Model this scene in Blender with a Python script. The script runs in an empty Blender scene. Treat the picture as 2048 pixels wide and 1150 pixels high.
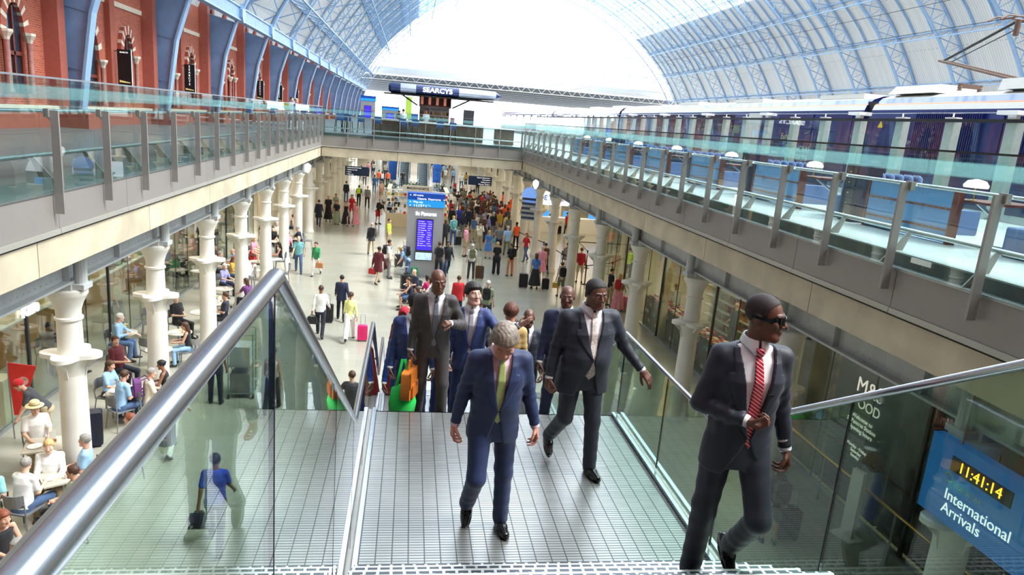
import bpy, math, random
import numpy as np
from mathutils import Vector, Matrix
PI = math.pi
random.seed(7)
scn = bpy.context.scene
col = scn.collection
# ---------------------------------------------------------------- camera, sky, exposure
CAMZ = 7.5
cam_d = bpy.data.cameras.new('camera')
cam = bpy.data.objects.new('camera', cam_d)
col.objects.link(cam)
scn.camera = cam
cam_d.sensor_width = 36.0
cam_d.lens = 1397.5 / 2048 * 36.0
cam_d.clip_end = 900
cam_d.clip_start = 0.03
_yaw, _pitch, _roll = 0.156722546, -0.228954924, 0.0827704824
_f = Vector((math.sin(_yaw)*math.cos(_pitch), math.cos(_yaw)*math.cos(_pitch), math.sin(_pitch)))
_r = Vector((math.cos(_yaw), -math.sin(_yaw), 0)); _u = _r.cross(_f)
_r2 = _r*math.cos(_roll)+_u*math.sin(_roll); _u2 = -_r*math.sin(_roll)+_u*math.cos(_roll)
cam.matrix_world = Matrix(((_r2.x, _u2.x, -_f.x, 0), (_r2.y, _u2.y, -_f.y, 0), (_r2.z, _u2.z, -_f.z, CAMZ), (0, 0, 0, 1)))

world = bpy.data.worlds.new('sky'); scn.world = world
world.use_nodes = True
_n = world.node_tree.nodes; _n.clear()
_bg = _n.new('ShaderNodeBackground'); _wo = _n.new('ShaderNodeOutputWorld')
_bg.inputs[0].default_value = (0.90, 0.96, 1.0, 1); _bg.inputs[1].default_value = 2.6
world.node_tree.links.new(_bg.outputs[0], _wo.inputs[0])
sun_d = bpy.data.lights.new('sun', 'SUN'); sun_d.energy = 3.0; sun_d.angle = 0.35; sun_d.color = (1, 0.97, 0.92)
sun = bpy.data.objects.new('sun', sun_d); col.objects.link(sun)
sun.rotation_euler = (math.radians(8), math.radians(36), 0)
scn.view_settings.view_transform = 'Standard'
scn.view_settings.look = 'None'
scn.view_settings.gamma = 1.0
scn.view_settings.use_curve_mapping = False
scn.view_settings.exposure = 1.0
cy = scn.cycles
cy.use_denoising = True
cy.max_bounces = 7; cy.diffuse_bounces = 3; cy.glossy_bounces = 3; cy.transmission_bounces = 4
cy.transparent_max_bounces = 28
cy.caustics_reflective = False; cy.caustics_refractive = False
cy.sample_clamp_indirect = 6.0
cy.use_adaptive_sampling = True; cy.adaptive_threshold = 0.03

def area_light(name, loc, sx, sy, e, c, rot=(0, 0, 0)):
    d = bpy.data.lights.new(name, 'AREA'); d.shape = 'RECTANGLE'; d.size = sx; d.size_y = sy; d.energy = e; d.color = c
    o = bpy.data.objects.new(name, d); col.objects.link(o); o.location = loc; o.rotation_euler = rot
    return o

# ---------------------------------------------------------------- helpers
def tag(o, label=None, cat=None, group=None, kind=None):
    if label: o['label'] = label
    if cat: o['category'] = cat
    if group: o['group'] = group
    if kind: o['kind'] = kind
    return o
def empty(name, loc=(0, 0, 0), rz=0.0, label=None, cat=None, group=None, kind=None, s=1.0):
    o = bpy.data.objects.new(name, None); col.objects.link(o)
    o.location = loc; o.rotation_euler = (0, 0, rz); o.scale = (s, s, s); o.empty_display_size = 0.1
    return tag(o, label, cat, group, kind)
KIDS = {}
def setparent(o, p):
    o.parent = p; KIDS.setdefault(p.name, []).append(o)
def copy_tree(o, parent=None, loc=None, rz=None, label=None, group=None):
    c = o.copy(); col.objects.link(c)
    if parent is not None: setparent(c, parent)
    for k in KIDS.get(o.name, []): copy_tree(k, c)
    if loc is not None: c.location = loc
    if rz is not None: c.rotation_euler = (0, 0, rz)
    if label: c['label'] = label
    if group: c['group'] = group
    return c

class MB:
    def __init__(s): s.v = []; s.f = []; s.m = []
    def add(s, vs, fs, mi=0):
        n = len(s.v); s.v.extend([tuple(a) for a in vs]); s.f.extend([tuple(i+n for i in f) for f in fs]); s.m.extend([mi]*len(fs)); return s
    def box(s, x0, x1, y0, y1, z0, z1, mi=0):
        vs = [(x, y, z) for x in (x0, x1) for y in (y0, y1) for z in (z0, z1)]
        return s.add(vs, [(0, 1, 3, 2), (4, 6, 7, 5), (0, 4, 5, 1), (2, 3, 7, 6), (0, 2, 6, 4), (1, 5, 7, 3)], mi)
    def bar(s, p, q, w, h, up=(0, 0, 1), mi=0):
        p = Vector(p); q = Vector(q); d = (q-p).normalized(); up = Vector(up)
        a = d.cross(up)
        if a.length < 1e-4: a = d.cross(Vector((1, 0, 0)))
        a.normalize(); b = a.cross(d)
        vs = [c+a*(sx*w/2)+b*(sz*h/2) for c in (p, q) for sx in (-1, 1) for sz in (-1, 1)]
        return s.add(vs, [(0, 1, 3, 2), (4, 6, 7, 5), (0, 4, 5, 1), (2, 3, 7, 6), (0, 2, 6, 4), (1, 5, 7, 3)], mi)
    def tube(s, pts, r, n=10, mi=0, caps=True, closed=False):
        pts = [Vector(p) for p in pts]; rs = r if isinstance(r, (list, tuple)) else [r]*len(pts)
        N = len(pts); prev = None; vs = []; fs = []
        for i, p in enumerate(pts):
            if closed: d = pts[(i+1) % N]-pts[i-1]
            elif i == 0: d = pts[1]-p
            elif i == N-1: d = p-pts[-2]
            else: d = (pts[i+1]-p).normalized()+(p-pts[i-1]).normalized()
            d.normalize()
            if prev is None:
                a = d.cross(Vector((0, 0, 1)))
                if a.length < 1e-3: a = d.cross(Vector((1, 0, 0)))
            else: a = prev-d*prev.dot(d)
            a.normalize(); prev = a; b = d.cross(a)
            k = 1.0
            if 0 < i < N-1:
                c = (pts[i+1]-p).normalized().dot((p-pts[i-1]).normalized()); k = 1/max(0.6, math.sqrt(max(0, (1+c)/2)))
            for j in range(n):
                t = 2*PI*j/n; vs.append(p+(a*math.cos(t)+b*math.sin(t))*rs[i]*k)
        for i in range(N if closed else N-1):
            for j in range(n):
                i2 = (i+1) % N
                fs.append((i*n+j, i*n+(j+1) % n, i2*n+(j+1) % n, i2*n+j))
        if caps and not closed:
            fs.append(tuple(range(n-1, -1, -1))); fs.append(tuple((N-1)*n+j for j in range(n)))
        return s.add(vs, fs, mi)
    def lathe(s, prof, c=(0, 0, 0), n=16, mi=0, sx=1, sy=1):
        vs = []; fs = []
        for r, z in prof:
            for j in range(n):
                t = 2*PI*j/n; vs.append((c[0]+r*math.cos(t)*sx, c[1]+r*math.sin(t)*sy, c[2]+z))
        for i in range(len(prof)-1):
            for j in range(n): fs.append((i*n+j, i*n+(j+1) % n, (i+1)*n+(j+1) % n, (i+1)*n+j))
        if prof[0][0] > 1e-4: fs.append(tuple(range(n-1, -1, -1)))
        if prof[-1][0] > 1e-4: fs.append(tuple((len(prof)-1)*n+j for j in range(n)))
        return s.add(vs, fs, mi)
    def prism(s, poly, a, b, axis='y', mi=0):
        # poly of 2D points; axis x: (y,z), y: (x,z), z: (x,y)
        def mk(p, t): return {'x': (t, p[0], p[1]), 'y': (p[0], t, p[1]), 'z': (p[0], p[1], t)}[axis]
        n = len(poly); vs = [mk(p, a) for p in poly]+[mk(p, b) for p in poly]
        fs = [tuple(range(n)), tuple(range(2*n-1, n-1, -1))]+[(i, i+n, (i+1) % n+n, (i+1) % n) for i in range(n)]
        return s.add(vs, fs, mi)
    def rbox(s, x0, x1, y0, y1, z0, z1, r, mi=0, seg=3):
        # box with rounded vertical-plane outline (x,z) extruded in y
        pl = []
        for cx, cz, a0 in ((x1-r, z1-r, 0), (x0+r, z1-r, 90), (x0+r, z0+r, 180), (x1-r, z0+r, 270)):
            for k in range(seg+1):
                t = math.radians(a0+90*k/seg); pl.append((cx+r*math.cos(t), cz+r*math.sin(t)))
        return s.prism(pl, y0, y1, 'y', mi)
    def build(s, name, mats, parent=None, smooth=False, loc=None, recalc=True):
        me = bpy.data.meshes.new(name); me.from_pydata(s.v, [], s.f); 
        if not isinstance(mats, (list, tuple)): mats = [mats]
        for m in mats: me.materials.append(m)
        if len(mats) > 1: me.polygons.foreach_set('material_index', s.m)
        if smooth: me.polygons.foreach_set('use_smooth', [True]*len(s.f))
        if recalc:
            import bmesh
            bm = bmesh.new(); bm.from_mesh(me); bmesh.ops.recalc_face_normals(bm, faces=bm.faces); bm.to_mesh(me); bm.free()
        me.update()
        if smooth == 'auto':
            me.set_sharp_from_angle(angle=math.radians(40))
        o = bpy.data.objects.new(name, me); col.objects.link(o)
        if parent is not None: setparent(o, parent)
        if loc is not None: o.location = loc
        return o
def struct(name, mb, m, **k):
    return tag(mb.build(name, m, **k), kind='structure')
def thing1(name, mb, m, label, cat, group=None, **k):
    return tag(mb.build(name, m, **k), label, cat, group)

def text(body, size, mat_, parent=None, loc=(0, 0, 0), rot=(PI/2, 0, 0), name='lettering', ext=0.004, align='CENTER', sx=1.0, bold=0.0):
    cu = bpy.data.curves.new(name, 'FONT'); cu.body = body; cu.size = size; cu.extrude = ext; cu.align_x = align; cu.align_y = 'CENTER'
    cu.offset = bold
    cu.materials.append(mat_)
    tmp = bpy.data.objects.new('tmp', cu); me = bpy.data.meshes.new_from_object(tmp); bpy.data.objects.remove(tmp)
    if not me.materials: me.materials.append(mat_)
    o = bpy.data.objects.new(name, me); col.objects.link(o); o.location = loc; o.rotation_euler = rot; o.scale = (sx, 1, 1)
    if parent is not None: setparent(o, parent)
    return o

# ---------------------------------------------------------------- materials
MC = {}
def lin(c): return tuple(((x/255)/12.92 if x/255 <= 0.04045 else ((x/255+0.055)/1.055)**2.4) for x in c)
def mat(name, rgb, rough=0.6, metal=0.0, noise=0.06, scale=6.0, emit=None, es=1.0, spec=0.5, bump=0.0, sheen=0.0, coat=0.0):
    if name in MC: return MC[name]
    m = bpy.data.materials.new(name); m.use_nodes = True; MC[name] = m
    nt = m.node_tree; b = nt.nodes['Principled BSDF']
    c = lin(rgb)
    b.inputs['Roughness'].default_value = rough; b.inputs['Metallic'].default_value = metal
    b.inputs['Specular IOR Level'].default_value = spec
    b.inputs['Sheen Weight'].default_value = sheen; b.inputs['Coat Weight'].default_value = coat
    tc = nt.nodes.new('ShaderNodeTexCoord'); nz = nt.nodes.new('ShaderNodeTexNoise')
    nz.inputs['Scale'].default_value = scale; nz.inputs['Detail'].default_value = 3
    nt.links.new(tc.outputs['Object'], nz.inputs['Vector'])
    rp = nt.nodes.new('ShaderNodeValToRGB')
    rp.color_ramp.elements[0].color = tuple(max(0, x*(1-noise*1.6)) for x in c)+(1,)
    rp.color_ramp.elements[1].color = tuple(min(1, x*(1+noise)) for x in c)+(1,)
    rp.color_ramp.elements[0].position = 0.3; rp.color_ramp.elements[1].position = 0.7
    nt.links.new(nz.outputs['Fac'], rp.inputs[0]); nt.links.new(rp.outputs[0], b.inputs['Base Color'])
    if bump:
        bp = nt.nodes.new('ShaderNodeBump'); bp.inputs['Strength'].default_value = bump; bp.inputs['Distance'].default_value = 0.01
        nt.links.new(nz.outputs['Fac'], bp.inputs['Height']); nt.links.new(bp.outputs[0], b.inputs['Normal'])
    if emit:
        b.inputs['Emission Color'].default_value = lin(emit)+(1,); b.inputs['Emission Strength'].default_value = es
    return m
def glass(name, tint=(0.86, 0.95, 0.93), ior=1.5, rough=0.0, frit=None, refl=1.0):
    if name in MC: return MC[name]
    m = bpy.data.materials.new(name); m.use_nodes = True; MC[name] = m
    nt = m.node_tree; nt.nodes.clear(); L = nt.links.new
    out = nt.nodes.new('ShaderNodeOutputMaterial'); tr = nt.nodes.new('ShaderNodeBsdfTransparent'); gl = nt.nodes.new('ShaderNodeBsdfGlossy')
    tr.inputs[0].default_value = tint+(1,); gl.inputs['Roughness'].default_value = rough; gl.inputs[0].default_value = (1, 1, 1, 1)
    fr = nt.nodes.new('ShaderNodeFresnel')
    ge = nt.nodes.new('ShaderNodeNewGeometry'); mi = nt.nodes.new('ShaderNodeMapRange')   # same index seen from both faces of the thin pane
    mi.inputs[3].default_value = ior; mi.inputs[4].default_value = 1/ior; L(ge.outputs['Backfacing'], mi.inputs[0]); L(mi.outputs[0], fr.inputs[0])
    mx = nt.nodes.new('ShaderNodeMixShader')
    mu = nt.nodes.new('ShaderNodeMath'); mu.operation = 'MULTIPLY'; mu.inputs[1].default_value = refl; L(fr.outputs[0], mu.inputs[0])
    L(mu.outputs[0], mx.inputs[0]); L(tr.outputs[0], mx.inputs[1]); L(gl.outputs[0], mx.inputs[2])
    last = mx
    if frit:   # (z0, z1, rgb, cover) a ceramic frit band printed on the glass, in object coordinates
        z0, z1, rgb, cover = frit
        tc = nt.nodes.new('ShaderNodeTexCoord'); sp = nt.nodes.new('ShaderNodeSeparateXYZ'); L(tc.outputs['Object'], sp.inputs[0])
        a = nt.nodes.new('ShaderNodeMapRange'); a.inputs[1].default_value = z0; a.inputs[2].default_value = z0+0.03; L(sp.outputs[2], a.inputs[0])
        b = nt.nodes.new('ShaderNodeMapRange'); b.inputs[1].default_value = z1; b.inputs[2].default_value = z1-0.03; L(sp.outputs[2], b.inputs[0])
        mm = nt.nodes.new('ShaderNodeMath'); mm.operation = 'MULTIPLY'; L(a.outputs[0], mm.inputs[0]); L(b.outputs[0], mm.inputs[1])
        m2 = nt.nodes.new('ShaderNodeMath'); m2.operation = 'MULTIPLY'; m2.inputs[1].default_value = cover; L(mm.outputs[0], m2.inputs[0])
        df = nt.nodes.new('ShaderNodeBsdfDiffuse'); df.inputs[0].default_value = lin(rgb)+(1,)
        tl = nt.nodes.new('ShaderNodeBsdfTranslucent'); tl.inputs[0].default_value = lin(rgb)+(1,)
        md = nt.nodes.new('ShaderNodeMixShader'); md.inputs[0].default_value = 0.5; L(df.outputs[0], md.inputs[1]); L(tl.outputs[0], md.inputs[2])
        ml = nt.nodes.new('ShaderNodeMixShader'); L(m2.outputs[0], ml.inputs[0]); L(mx.outputs[0], ml.inputs[1]); L(md.outputs[0], ml.inputs[2])
        last = ml
    L(last.outputs[0], out.inputs[0])
    return m
def add_brick(m, sx, sy, c1, c2, mortar, rough=0.7, bw=0.5, rh=0.25, msz=0.02, axis=None, bump=0.3):
    nt = m.node_tree; b = nt.nodes['Principled BSDF']; L = nt.links.new
    tc = nt.nodes.new('ShaderNodeTexCoord'); mp = nt.nodes.new('ShaderNodeMapping'); bk = nt.nodes.new('ShaderNodeTexBrick')
    L(tc.outputs['Object'], mp.inputs[0])
    if axis == 'x': # surface faces x: use (y,z)
        sp = nt.nodes.new('ShaderNodeSeparateXYZ'); cb = nt.nodes.new('ShaderNodeCombineXYZ')
        L(tc.outputs['Object'], sp.inputs[0]); L(sp.outputs[1], cb.inputs[0]); L(sp.outputs[2], cb.inputs[1]); L(cb.outputs[0], mp.inputs[0])
    L(mp.outputs[0], bk.inputs['Vector'])
    bk.inputs['Scale'].default_value = sx; bk.inputs['Brick Width'].default_value = bw; bk.inputs['Row Height'].default_value = rh
    bk.inputs['Mortar Size'].default_value = msz
    bk.inputs['Color1'].default_value = lin(c1)+(1,); bk.inputs['Color2'].default_value = lin(c2)+(1,); bk.inputs['Mortar'].default_value = lin(mortar)+(1,)
    L(bk.outputs[0], b.inputs['Base Color']); b.inputs['Roughness'].default_value = rough
    if bump:
        bp = nt.nodes.new('ShaderNodeBump'); bp.inputs['Strength'].default_value = bump; bp.inputs['Distance'].default_value = 0.01; bp.invert = True
        L(bk.outputs['Fac'], bp.inputs['Height']); L(bp.outputs[0], b.inputs['Normal'])
    return bk
M = {}
M['brick'] = mat('red_brick', (168, 84, 62), 0.8); add_brick(M['brick'], 1, 1, (190, 98, 70), (166, 78, 56), (196, 150, 130), 0.8, 0.23, 0.075, 0.006, axis='x')
M['brick2'] = mat('dark_red_brick', (168, 88, 68), 0.8)
M['stone'] = mat('cream_stone', (226, 214, 192), 0.8, scale=3)
M['pinkstone'] = mat('polished_pink_stone', (168, 112, 100), 0.35, scale=8, noise=0.15)
M['steel_blue'] = mat('sky_blue_paint', (148, 184, 220), 0.45, noise=0.05, scale=2)
M['blue_web'] = mat('blue_grey_paint', (134, 168, 210), 0.5, noise=0.08, scale=2)
M['roofboard'] = mat('pale_roof_boards', (226, 228, 224), 0.8)
M['concrete'] = mat('cast_concrete', (206, 193, 166), 0.75, noise=0.12, scale=1.3)
M['fascia'] = mat('taupe_metal_fascia', (154, 148, 142), 0.4, 0.12, noise=0.04, scale=1)
M['fascia_lip'] = mat('pale_metal_lip', (186, 182, 172), 0.45, 0.3, noise=0.04, scale=1)
M['fin'] = mat('grey_painted_steel', (160, 158, 153), 0.4, 0.35, noise=0.03)
M['rail'] = mat('brushed_stainless_steel', (205, 208, 212), 0.22, 0.95, noise=0.03, scale=30)
M['rail2'] = mat('satin_aluminium', (178, 182, 184), 0.35, 0.8, noise=0.03, scale=10)
M['dark'] = mat('near_black_gap', (22, 22, 24), 0.7)
M['deckfloor'] = mat('dark_grey_paving', (112, 116, 118), 0.35, noise=0.08, scale=1)
M['terrazzo'] = mat('polished_limestone_floor', (160, 158, 143), 0.16, noise=0.03, scale=0.8, spec=0.5)
M['ibeam'] = mat('pale_grey_painted_iron', (196, 200, 200), 0.5, noise=0.06, scale=3)
M['column'] = mat('cream_painted_iron', (232, 230, 220), 0.4, noise=0.04, scale=2)
M['white'] = mat('white_paint', (238, 238, 234), 0.5, noise=0.02)
M['cream'] = mat('warm_cream_plaster', (228, 212, 176), 0.8, noise=0.05, scale=1)
M['black'] = mat('matt_black', (18, 18, 20), 0.5, noise=0.05)
M['navy'] = mat('train_navy_blue', (26, 36, 96), 0.25, noise=0.03, coat=0.4)
M['train_blue'] = mat('train_mid_blue', (50, 84, 160), 0.25, noise=0.03, coat=0.4)
M['train_grey'] = mat('train_light_grey', (214, 212, 206), 0.3, noise=0.02, coat=0.3)
M['orange'] = mat('orange_stripe', (232, 120, 60), 0.4, noise=0.02)
M['yellow'] = mat('yellow_paint', (240, 200, 40), 0.5)
M['signblue'] = mat('sign_blue', (18, 70, 160), 0.4, noise=0.02, emit=(18, 70, 160), es=0.15)
M['signlight'] = mat('sign_light_blue', (36, 150, 224), 0.4, noise=0.02, emit=(36, 150, 224), es=0.2)
M['signnavy'] = mat('sign_navy', (20, 44, 84), 0.4, noise=0.02)
M['letter'] = mat('white_lettering', (250, 250, 250), 0.5, noise=0.0, emit=(255, 255, 255), es=0.5)
M['letterlit'] = mat('lit_white_lettering', (255, 255, 250), 0.5, noise=0.0, emit=(255, 255, 250), es=2.0)
M['wood'] = mat('dark_wood_panel', (112, 96, 80), 0.5, noise=0.15, scale=3)
M['mahogany'] = mat('mahogany_wood', (110, 48, 34), 0.35, noise=0.15, scale=4)
M['bluevelvet'] = mat('blue_velvet', (38, 92, 150), 0.8, noise=0.08, scale=4, sheen=0.5)
M['bluepanel'] = mat('light_blue_leather', (104, 160, 216), 0.5, noise=0.04, scale=2)
M['chair_plastic'] = mat('grey_moulded_plastic', (118, 120, 124), 0.5)
M['tabletop'] = mat('pale_table_top', (190, 180, 164), 0.4)
M['glass_rail'] = glass('balustrade_glass', (0.84, 0.93, 0.91), frit=(7.30, 7.50, (170, 226, 226), 0.27))
M['glass_stair'] = glass('stair_glass', (0.75, 0.87, 0.80), 1.55, refl=1.15)
M['glass_shop'] = glass('shopfront_glass', (0.80, 0.87, 0.83), 1.5, refl=1.0)
M['glass_roof'] = glass('roof_glass', (0.97, 0.985, 1.0), 1.2)
# ================================================================= LARGE STRUCTURE
XL, XR, YB = -5.2, 6.8, 43.0          # edges of the opening, near face of the bridge
YN = -7.0                              # near end of the opening, behind the camera
DZ = 6.15                              # platform deck level
CL, CR = -6.0, 7.6                     # column lines
# lower floor
mb = MB(); mb.box(-30, 34, -12, 165, -0.3, 0); fl = struct('floor', mb, M['terrazzo'])
# paving joints of the lower floor
nt = M['terrazzo'].node_tree
add_brick(M['terrazzo'], 1, 1, (160, 158, 143), (166, 164, 151), (138, 136, 124), 0.17, 0.9, 0.6, 0.004, bump=0.0)
M['terrazzo'].node_tree.nodes['Principled BSDF'].inputs['Roughness'].default_value = 0.2
# upper decks
def slab(name, x0, x1, y0, y1):
    m_ = MB(); m_.box(x0, x1, y0, y1, 4.85, DZ); return struct(name, m_, [M['deckfloor']])
slab('floor', -12.5, XL-0.15, YN-8, 165)
slab('floor', XR+0.15, 16.4, YN-8, 165)
slab('floor', XL-0.15, XR+0.15, YB+0.15, 70)
slab('floor', XL-0.15, XR+0.15, 92, 165)
slab('floor', XL-0.15, XR+0.15, -16, YN)
mb = MB(); mb.box(XR+0.16, 13.9, YN, 60, DZ, DZ+0.02); struct('floor', mb, mat('pale_terrace_paving', (196, 204, 200), 0.3, noise=0.05, scale=1))
# lower ceilings over the shops
mb = MB(); mb.box(-30, CL-0.3, -12, 165, 4.62, 4.85); mb.box(CR+0.3, 34, -12, 165, 4.62, 4.85); struct('ceiling', mb, M['cream'])
mb = MB(); mb.box(-30.3, -30, -12, 165, 0, 6); struct('wall_left', mb, M['cream'])
mb = MB(); mb.box(34, 34.3, -12, 165, 0, 6); struct('wall_right', mb, M['cream'])
mb = MB(); mb.box(-30, 34, 165, 165.3, 0, DZ-0.1); struct('wall_back', mb, M['cream'])
mb = MB(); mb.box(-30, 34, -12.3, -12, 0, 40); struct('wall_front', mb, M['brick2'])

# fascias round the opening: metal band, lip, gap, concrete beam
def edge(name_label, p0, p1, inward):
    """edge of the opening from p0 to p1, inward = unit vector into the void"""
    p0 = Vector((p0[0], p0[1], 0)); p1 = Vector((p1[0], p1[1], 0)); d = (p1-p0).normalized(); L = (p1-p0).length; n = Vector((inward[0], inward[1], 0))
    def bx(mb, t0, t1, o0, o1, z0, z1, mi=0):
        vs = []
        for t in (t0, t1):
            for o in (o0, o1):
                for z in (z0, z1): q = p0+d*t+n*o; vs.append((q.x, q.y, z))
        mb.add(vs, [(0, 1, 3, 2), (4, 6, 7, 5), (0, 4, 5, 1), (2, 3, 7, 6), (0, 2, 6, 4), (1, 5, 7, 3)], mi)
    g = MB(); k = 0; t = 0
    while t < L-0.01:
        t2 = min(L, t+2.62); bx(g, t+0.006, t2-0.006, -0.12, 0, 5.42, 5.95); t = t2
    struct('trim_1', g, M['fascia'])
    g = MB(); t = 0
    while t < L-0.01:
        t2 = min(L, t+2.62); bx(g, t+0.006, t2-0.006, -0.10, 0.02, 5.335, 5.415); t = t2
    struct('trim_2', g, M['fascia_lip'])
    g = MB(); bx(g, 0, L, -0.16, -0.02, 5.30, 5.95); struct('trim_3', g, M['dark'])
    g = MB(); t = 0
    while t < L-0.01:
        t2 = min(L, t+4.43); bx(g, t+0.01, t2-0.01, -0.45, -0.03, 4.78, 5.31); t = t2
    struct('trim_4', g, M['concrete'])
    g = MB(); bx(g, 0, L, -0.5, -0.06, 4.80, 5.29); struct('trim_5', g, M['dark'])
    g = MB(); bx(g, 0, L, -0.16, 0.015, 5.95, 5.985); struct('trim_6', g, M['rail2'])
edge('left', (XL, YN), (XL, YB), (1, 0))
edge('right', (XR, YN), (XR, YB), (-1, 0))
edge('bridge', (XL, YB), (XR, YB), (0, -1))
edge('far left', (XL, 70), (XL, 92), (1, 0))
edge('far right', (XR, 70), (XR, 92), (-1, 0))
edge('bridge far', (XL, 70), (XR, 70), (0, 1))
# bridge underside
mb = MB(); mb.box(XL, XR, YB+0.4, 69.6, 4.78, 4.86); struct('ceiling', mb, M['concrete'])

# ---- iron I girders on the column lines (riveted web, flanges, stiffeners)
def girder(x, s, label):
    e = empty('iron_girder', (x, 0, 0), 0, label, 'girder', None, 'structure')
    g = MB(); g.box(-0.02, 0.02, YN, 100, 4.16, 4.80); g.build('web', M['ibeam'], e)
    g = MB(); g.box(-0.17, 0.17, YN, 100, 4.12, 4.16); g.box(-0.17, 0.17, YN, 100, 4.78, 4.82)
    g.build('flange', M['ibeam'], e)
    g = MB()
    for i in range(28):
        y = -5+4.43*i*0.5+0.3
        g.box(-0.13, 0.13, y, y+0.02, 4.16, 4.78)
    g.build('stiffener', M['ibeam'], e)
    g = MB()
    for i in range(300):
        y = 0.2+i*0.18
        g.box(s*0.02, s*0.03, y, y+0.018, 4.235, 4.253)
    g.build('rivet_row', M['ibeam'], e)
girder(CL, 1, 'pale grey riveted iron girder on the left column heads under the concrete beam')
girder(CR, -1, 'pale grey riveted iron girder on the right column heads under the concrete beam')

# ---- cast iron columns
def column_mesh():
    shaft = MB(); shaft.lathe([(0.30, 0), (0.30, 0.12), (0.25, 0.2), (0.245, 0.5), (0.222, 2.70)], n=24)
    ring = MB()      # the flared four-armed collar plate
    pl = []
    for k in range(40):
        t = 2*PI*k/40; r = 0.33+0.20*abs(math.cos(2*t))**1.6; pl.append((r*math.cos(t), r*math.sin(t)))
    ring.prism(pl, 2.70, 2.78, 'z')
    for k in range(4):
        t = PI/2*k; c, s_ = math.cos(t), math.sin(t)
        vs = [(c*a-s_*w, s_*a+c*w, z) for w in (-0.025, 0.025) for a, z in [(0.21, 2.24), (0.27, 2.50), (0.5, 2.705), (0.2, 2.705)]]
        ring.add(vs, [(0, 1, 2, 3), (7, 6, 5, 4), (0, 4, 5, 1), (1, 5, 6, 2), (2, 6, 7, 3), (3, 7, 4, 0)])
    ring.lathe([(0.222, 2.34), (0.25, 2.54), (0.33, 2.70)], n=24)
    up = MB(); up.lathe([(0.215, 2.74), (0.205, 3.40), (0.235, 3.42), (0.235, 3.46), (0.205, 3.48)], n=24)
    cap = MB(); cap.lathe([(0.205, 3.46), (0.21, 3.60), (0.245, 3.72), (0.31, 3.86), (0.335, 3.90), (0.335, 3.98), (0.29, 4.0)], n=24)
    blk = MB(); blk.box(-0.17, 0.17, -0.24, 0.24, 4.0, 4.12); blk.lathe([(0.11, 4.0), (0.11, 4.78)], (0.24, 0, 0), 14)
    blk.box(0.11, 0.36, -0.18, 0.18, 4.0, 4.1)
    e = empty('iron_column', (0, 0, 0))
    shaft.build('lower_shaft', M['column'], e, smooth='auto'); ring.build('collar_plate', M['column'], e, smooth='auto')
    up.build('upper_shaft', M['column'], e, smooth='auto'); cap.build('capital', M['column'], e, smooth='auto'); blk.build('bearing_block', M['ibeam'], e)
    return e
colp = column_mesh(); first = True
ORD = ['nearest', 'second', 'third', 'fourth', 'fifth', 'sixth', 'seventh', 'eighth', 'ninth', 'tenth', 'eleventh', 'twelfth', 'thirteenth', 'fourteenth', 'fifteenth', 'sixteenth', 'seventeenth', 'eighteenth', 'nineteenth', 'twentieth', 'twenty first', 'twenty second']
LY = [13.2+4.43*k for k in range(16)]
RY = [7.6]+[12.4+4.68*k for k in range(15)]
used = [False]
def place_col(x, y, rz, lab, grp):
    global first
    if not used[0]:
        used[0] = True; colp.location = (x, y, 0); colp.rotation_euler = (0, 0, rz); tag(colp, lab, 'column', grp); return
    copy_tree(colp, None, (x, y, 0), rz, lab, grp)
colp['category'] = 'column'
for i, y in enumerate(LY):
    place_col(CL, y, 0, 'cream iron column in the left row under the beam, %s from the camera' % ORD[i], 'iron columns of the left row')
for i, y in enumerate(RY):
    place_col(CR, y, PI, 'cream iron column in the right row under the beam, %s from the camera' % ORD[i], 'iron columns of the right row')
# inner rows further back, seen far away
for i in range(9):
    y = 48+4.6*i
    place_col(-9.6, y, 0, 'cream iron column in the inner left row beyond the cafe, %s of that row' % ORD[i], 'iron columns behind the left row')
    place_col(11.4, y, 0, 'cream iron column in the inner right row beyond the shops, %s of that row' % ORD[i], 'iron columns behind the right row')
for i in range(8):
    y = 86+4.6*i
    place_col(-3.8, y, 0, 'cream iron column left of the far escalators, %s of that row' % ORD[i], 'iron columns by the escalators')
    place_col(5.6, y, 0, 'cream iron column right of the far escalators, %s of that row' % ORD[i], 'iron columns by the escalators')

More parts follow.
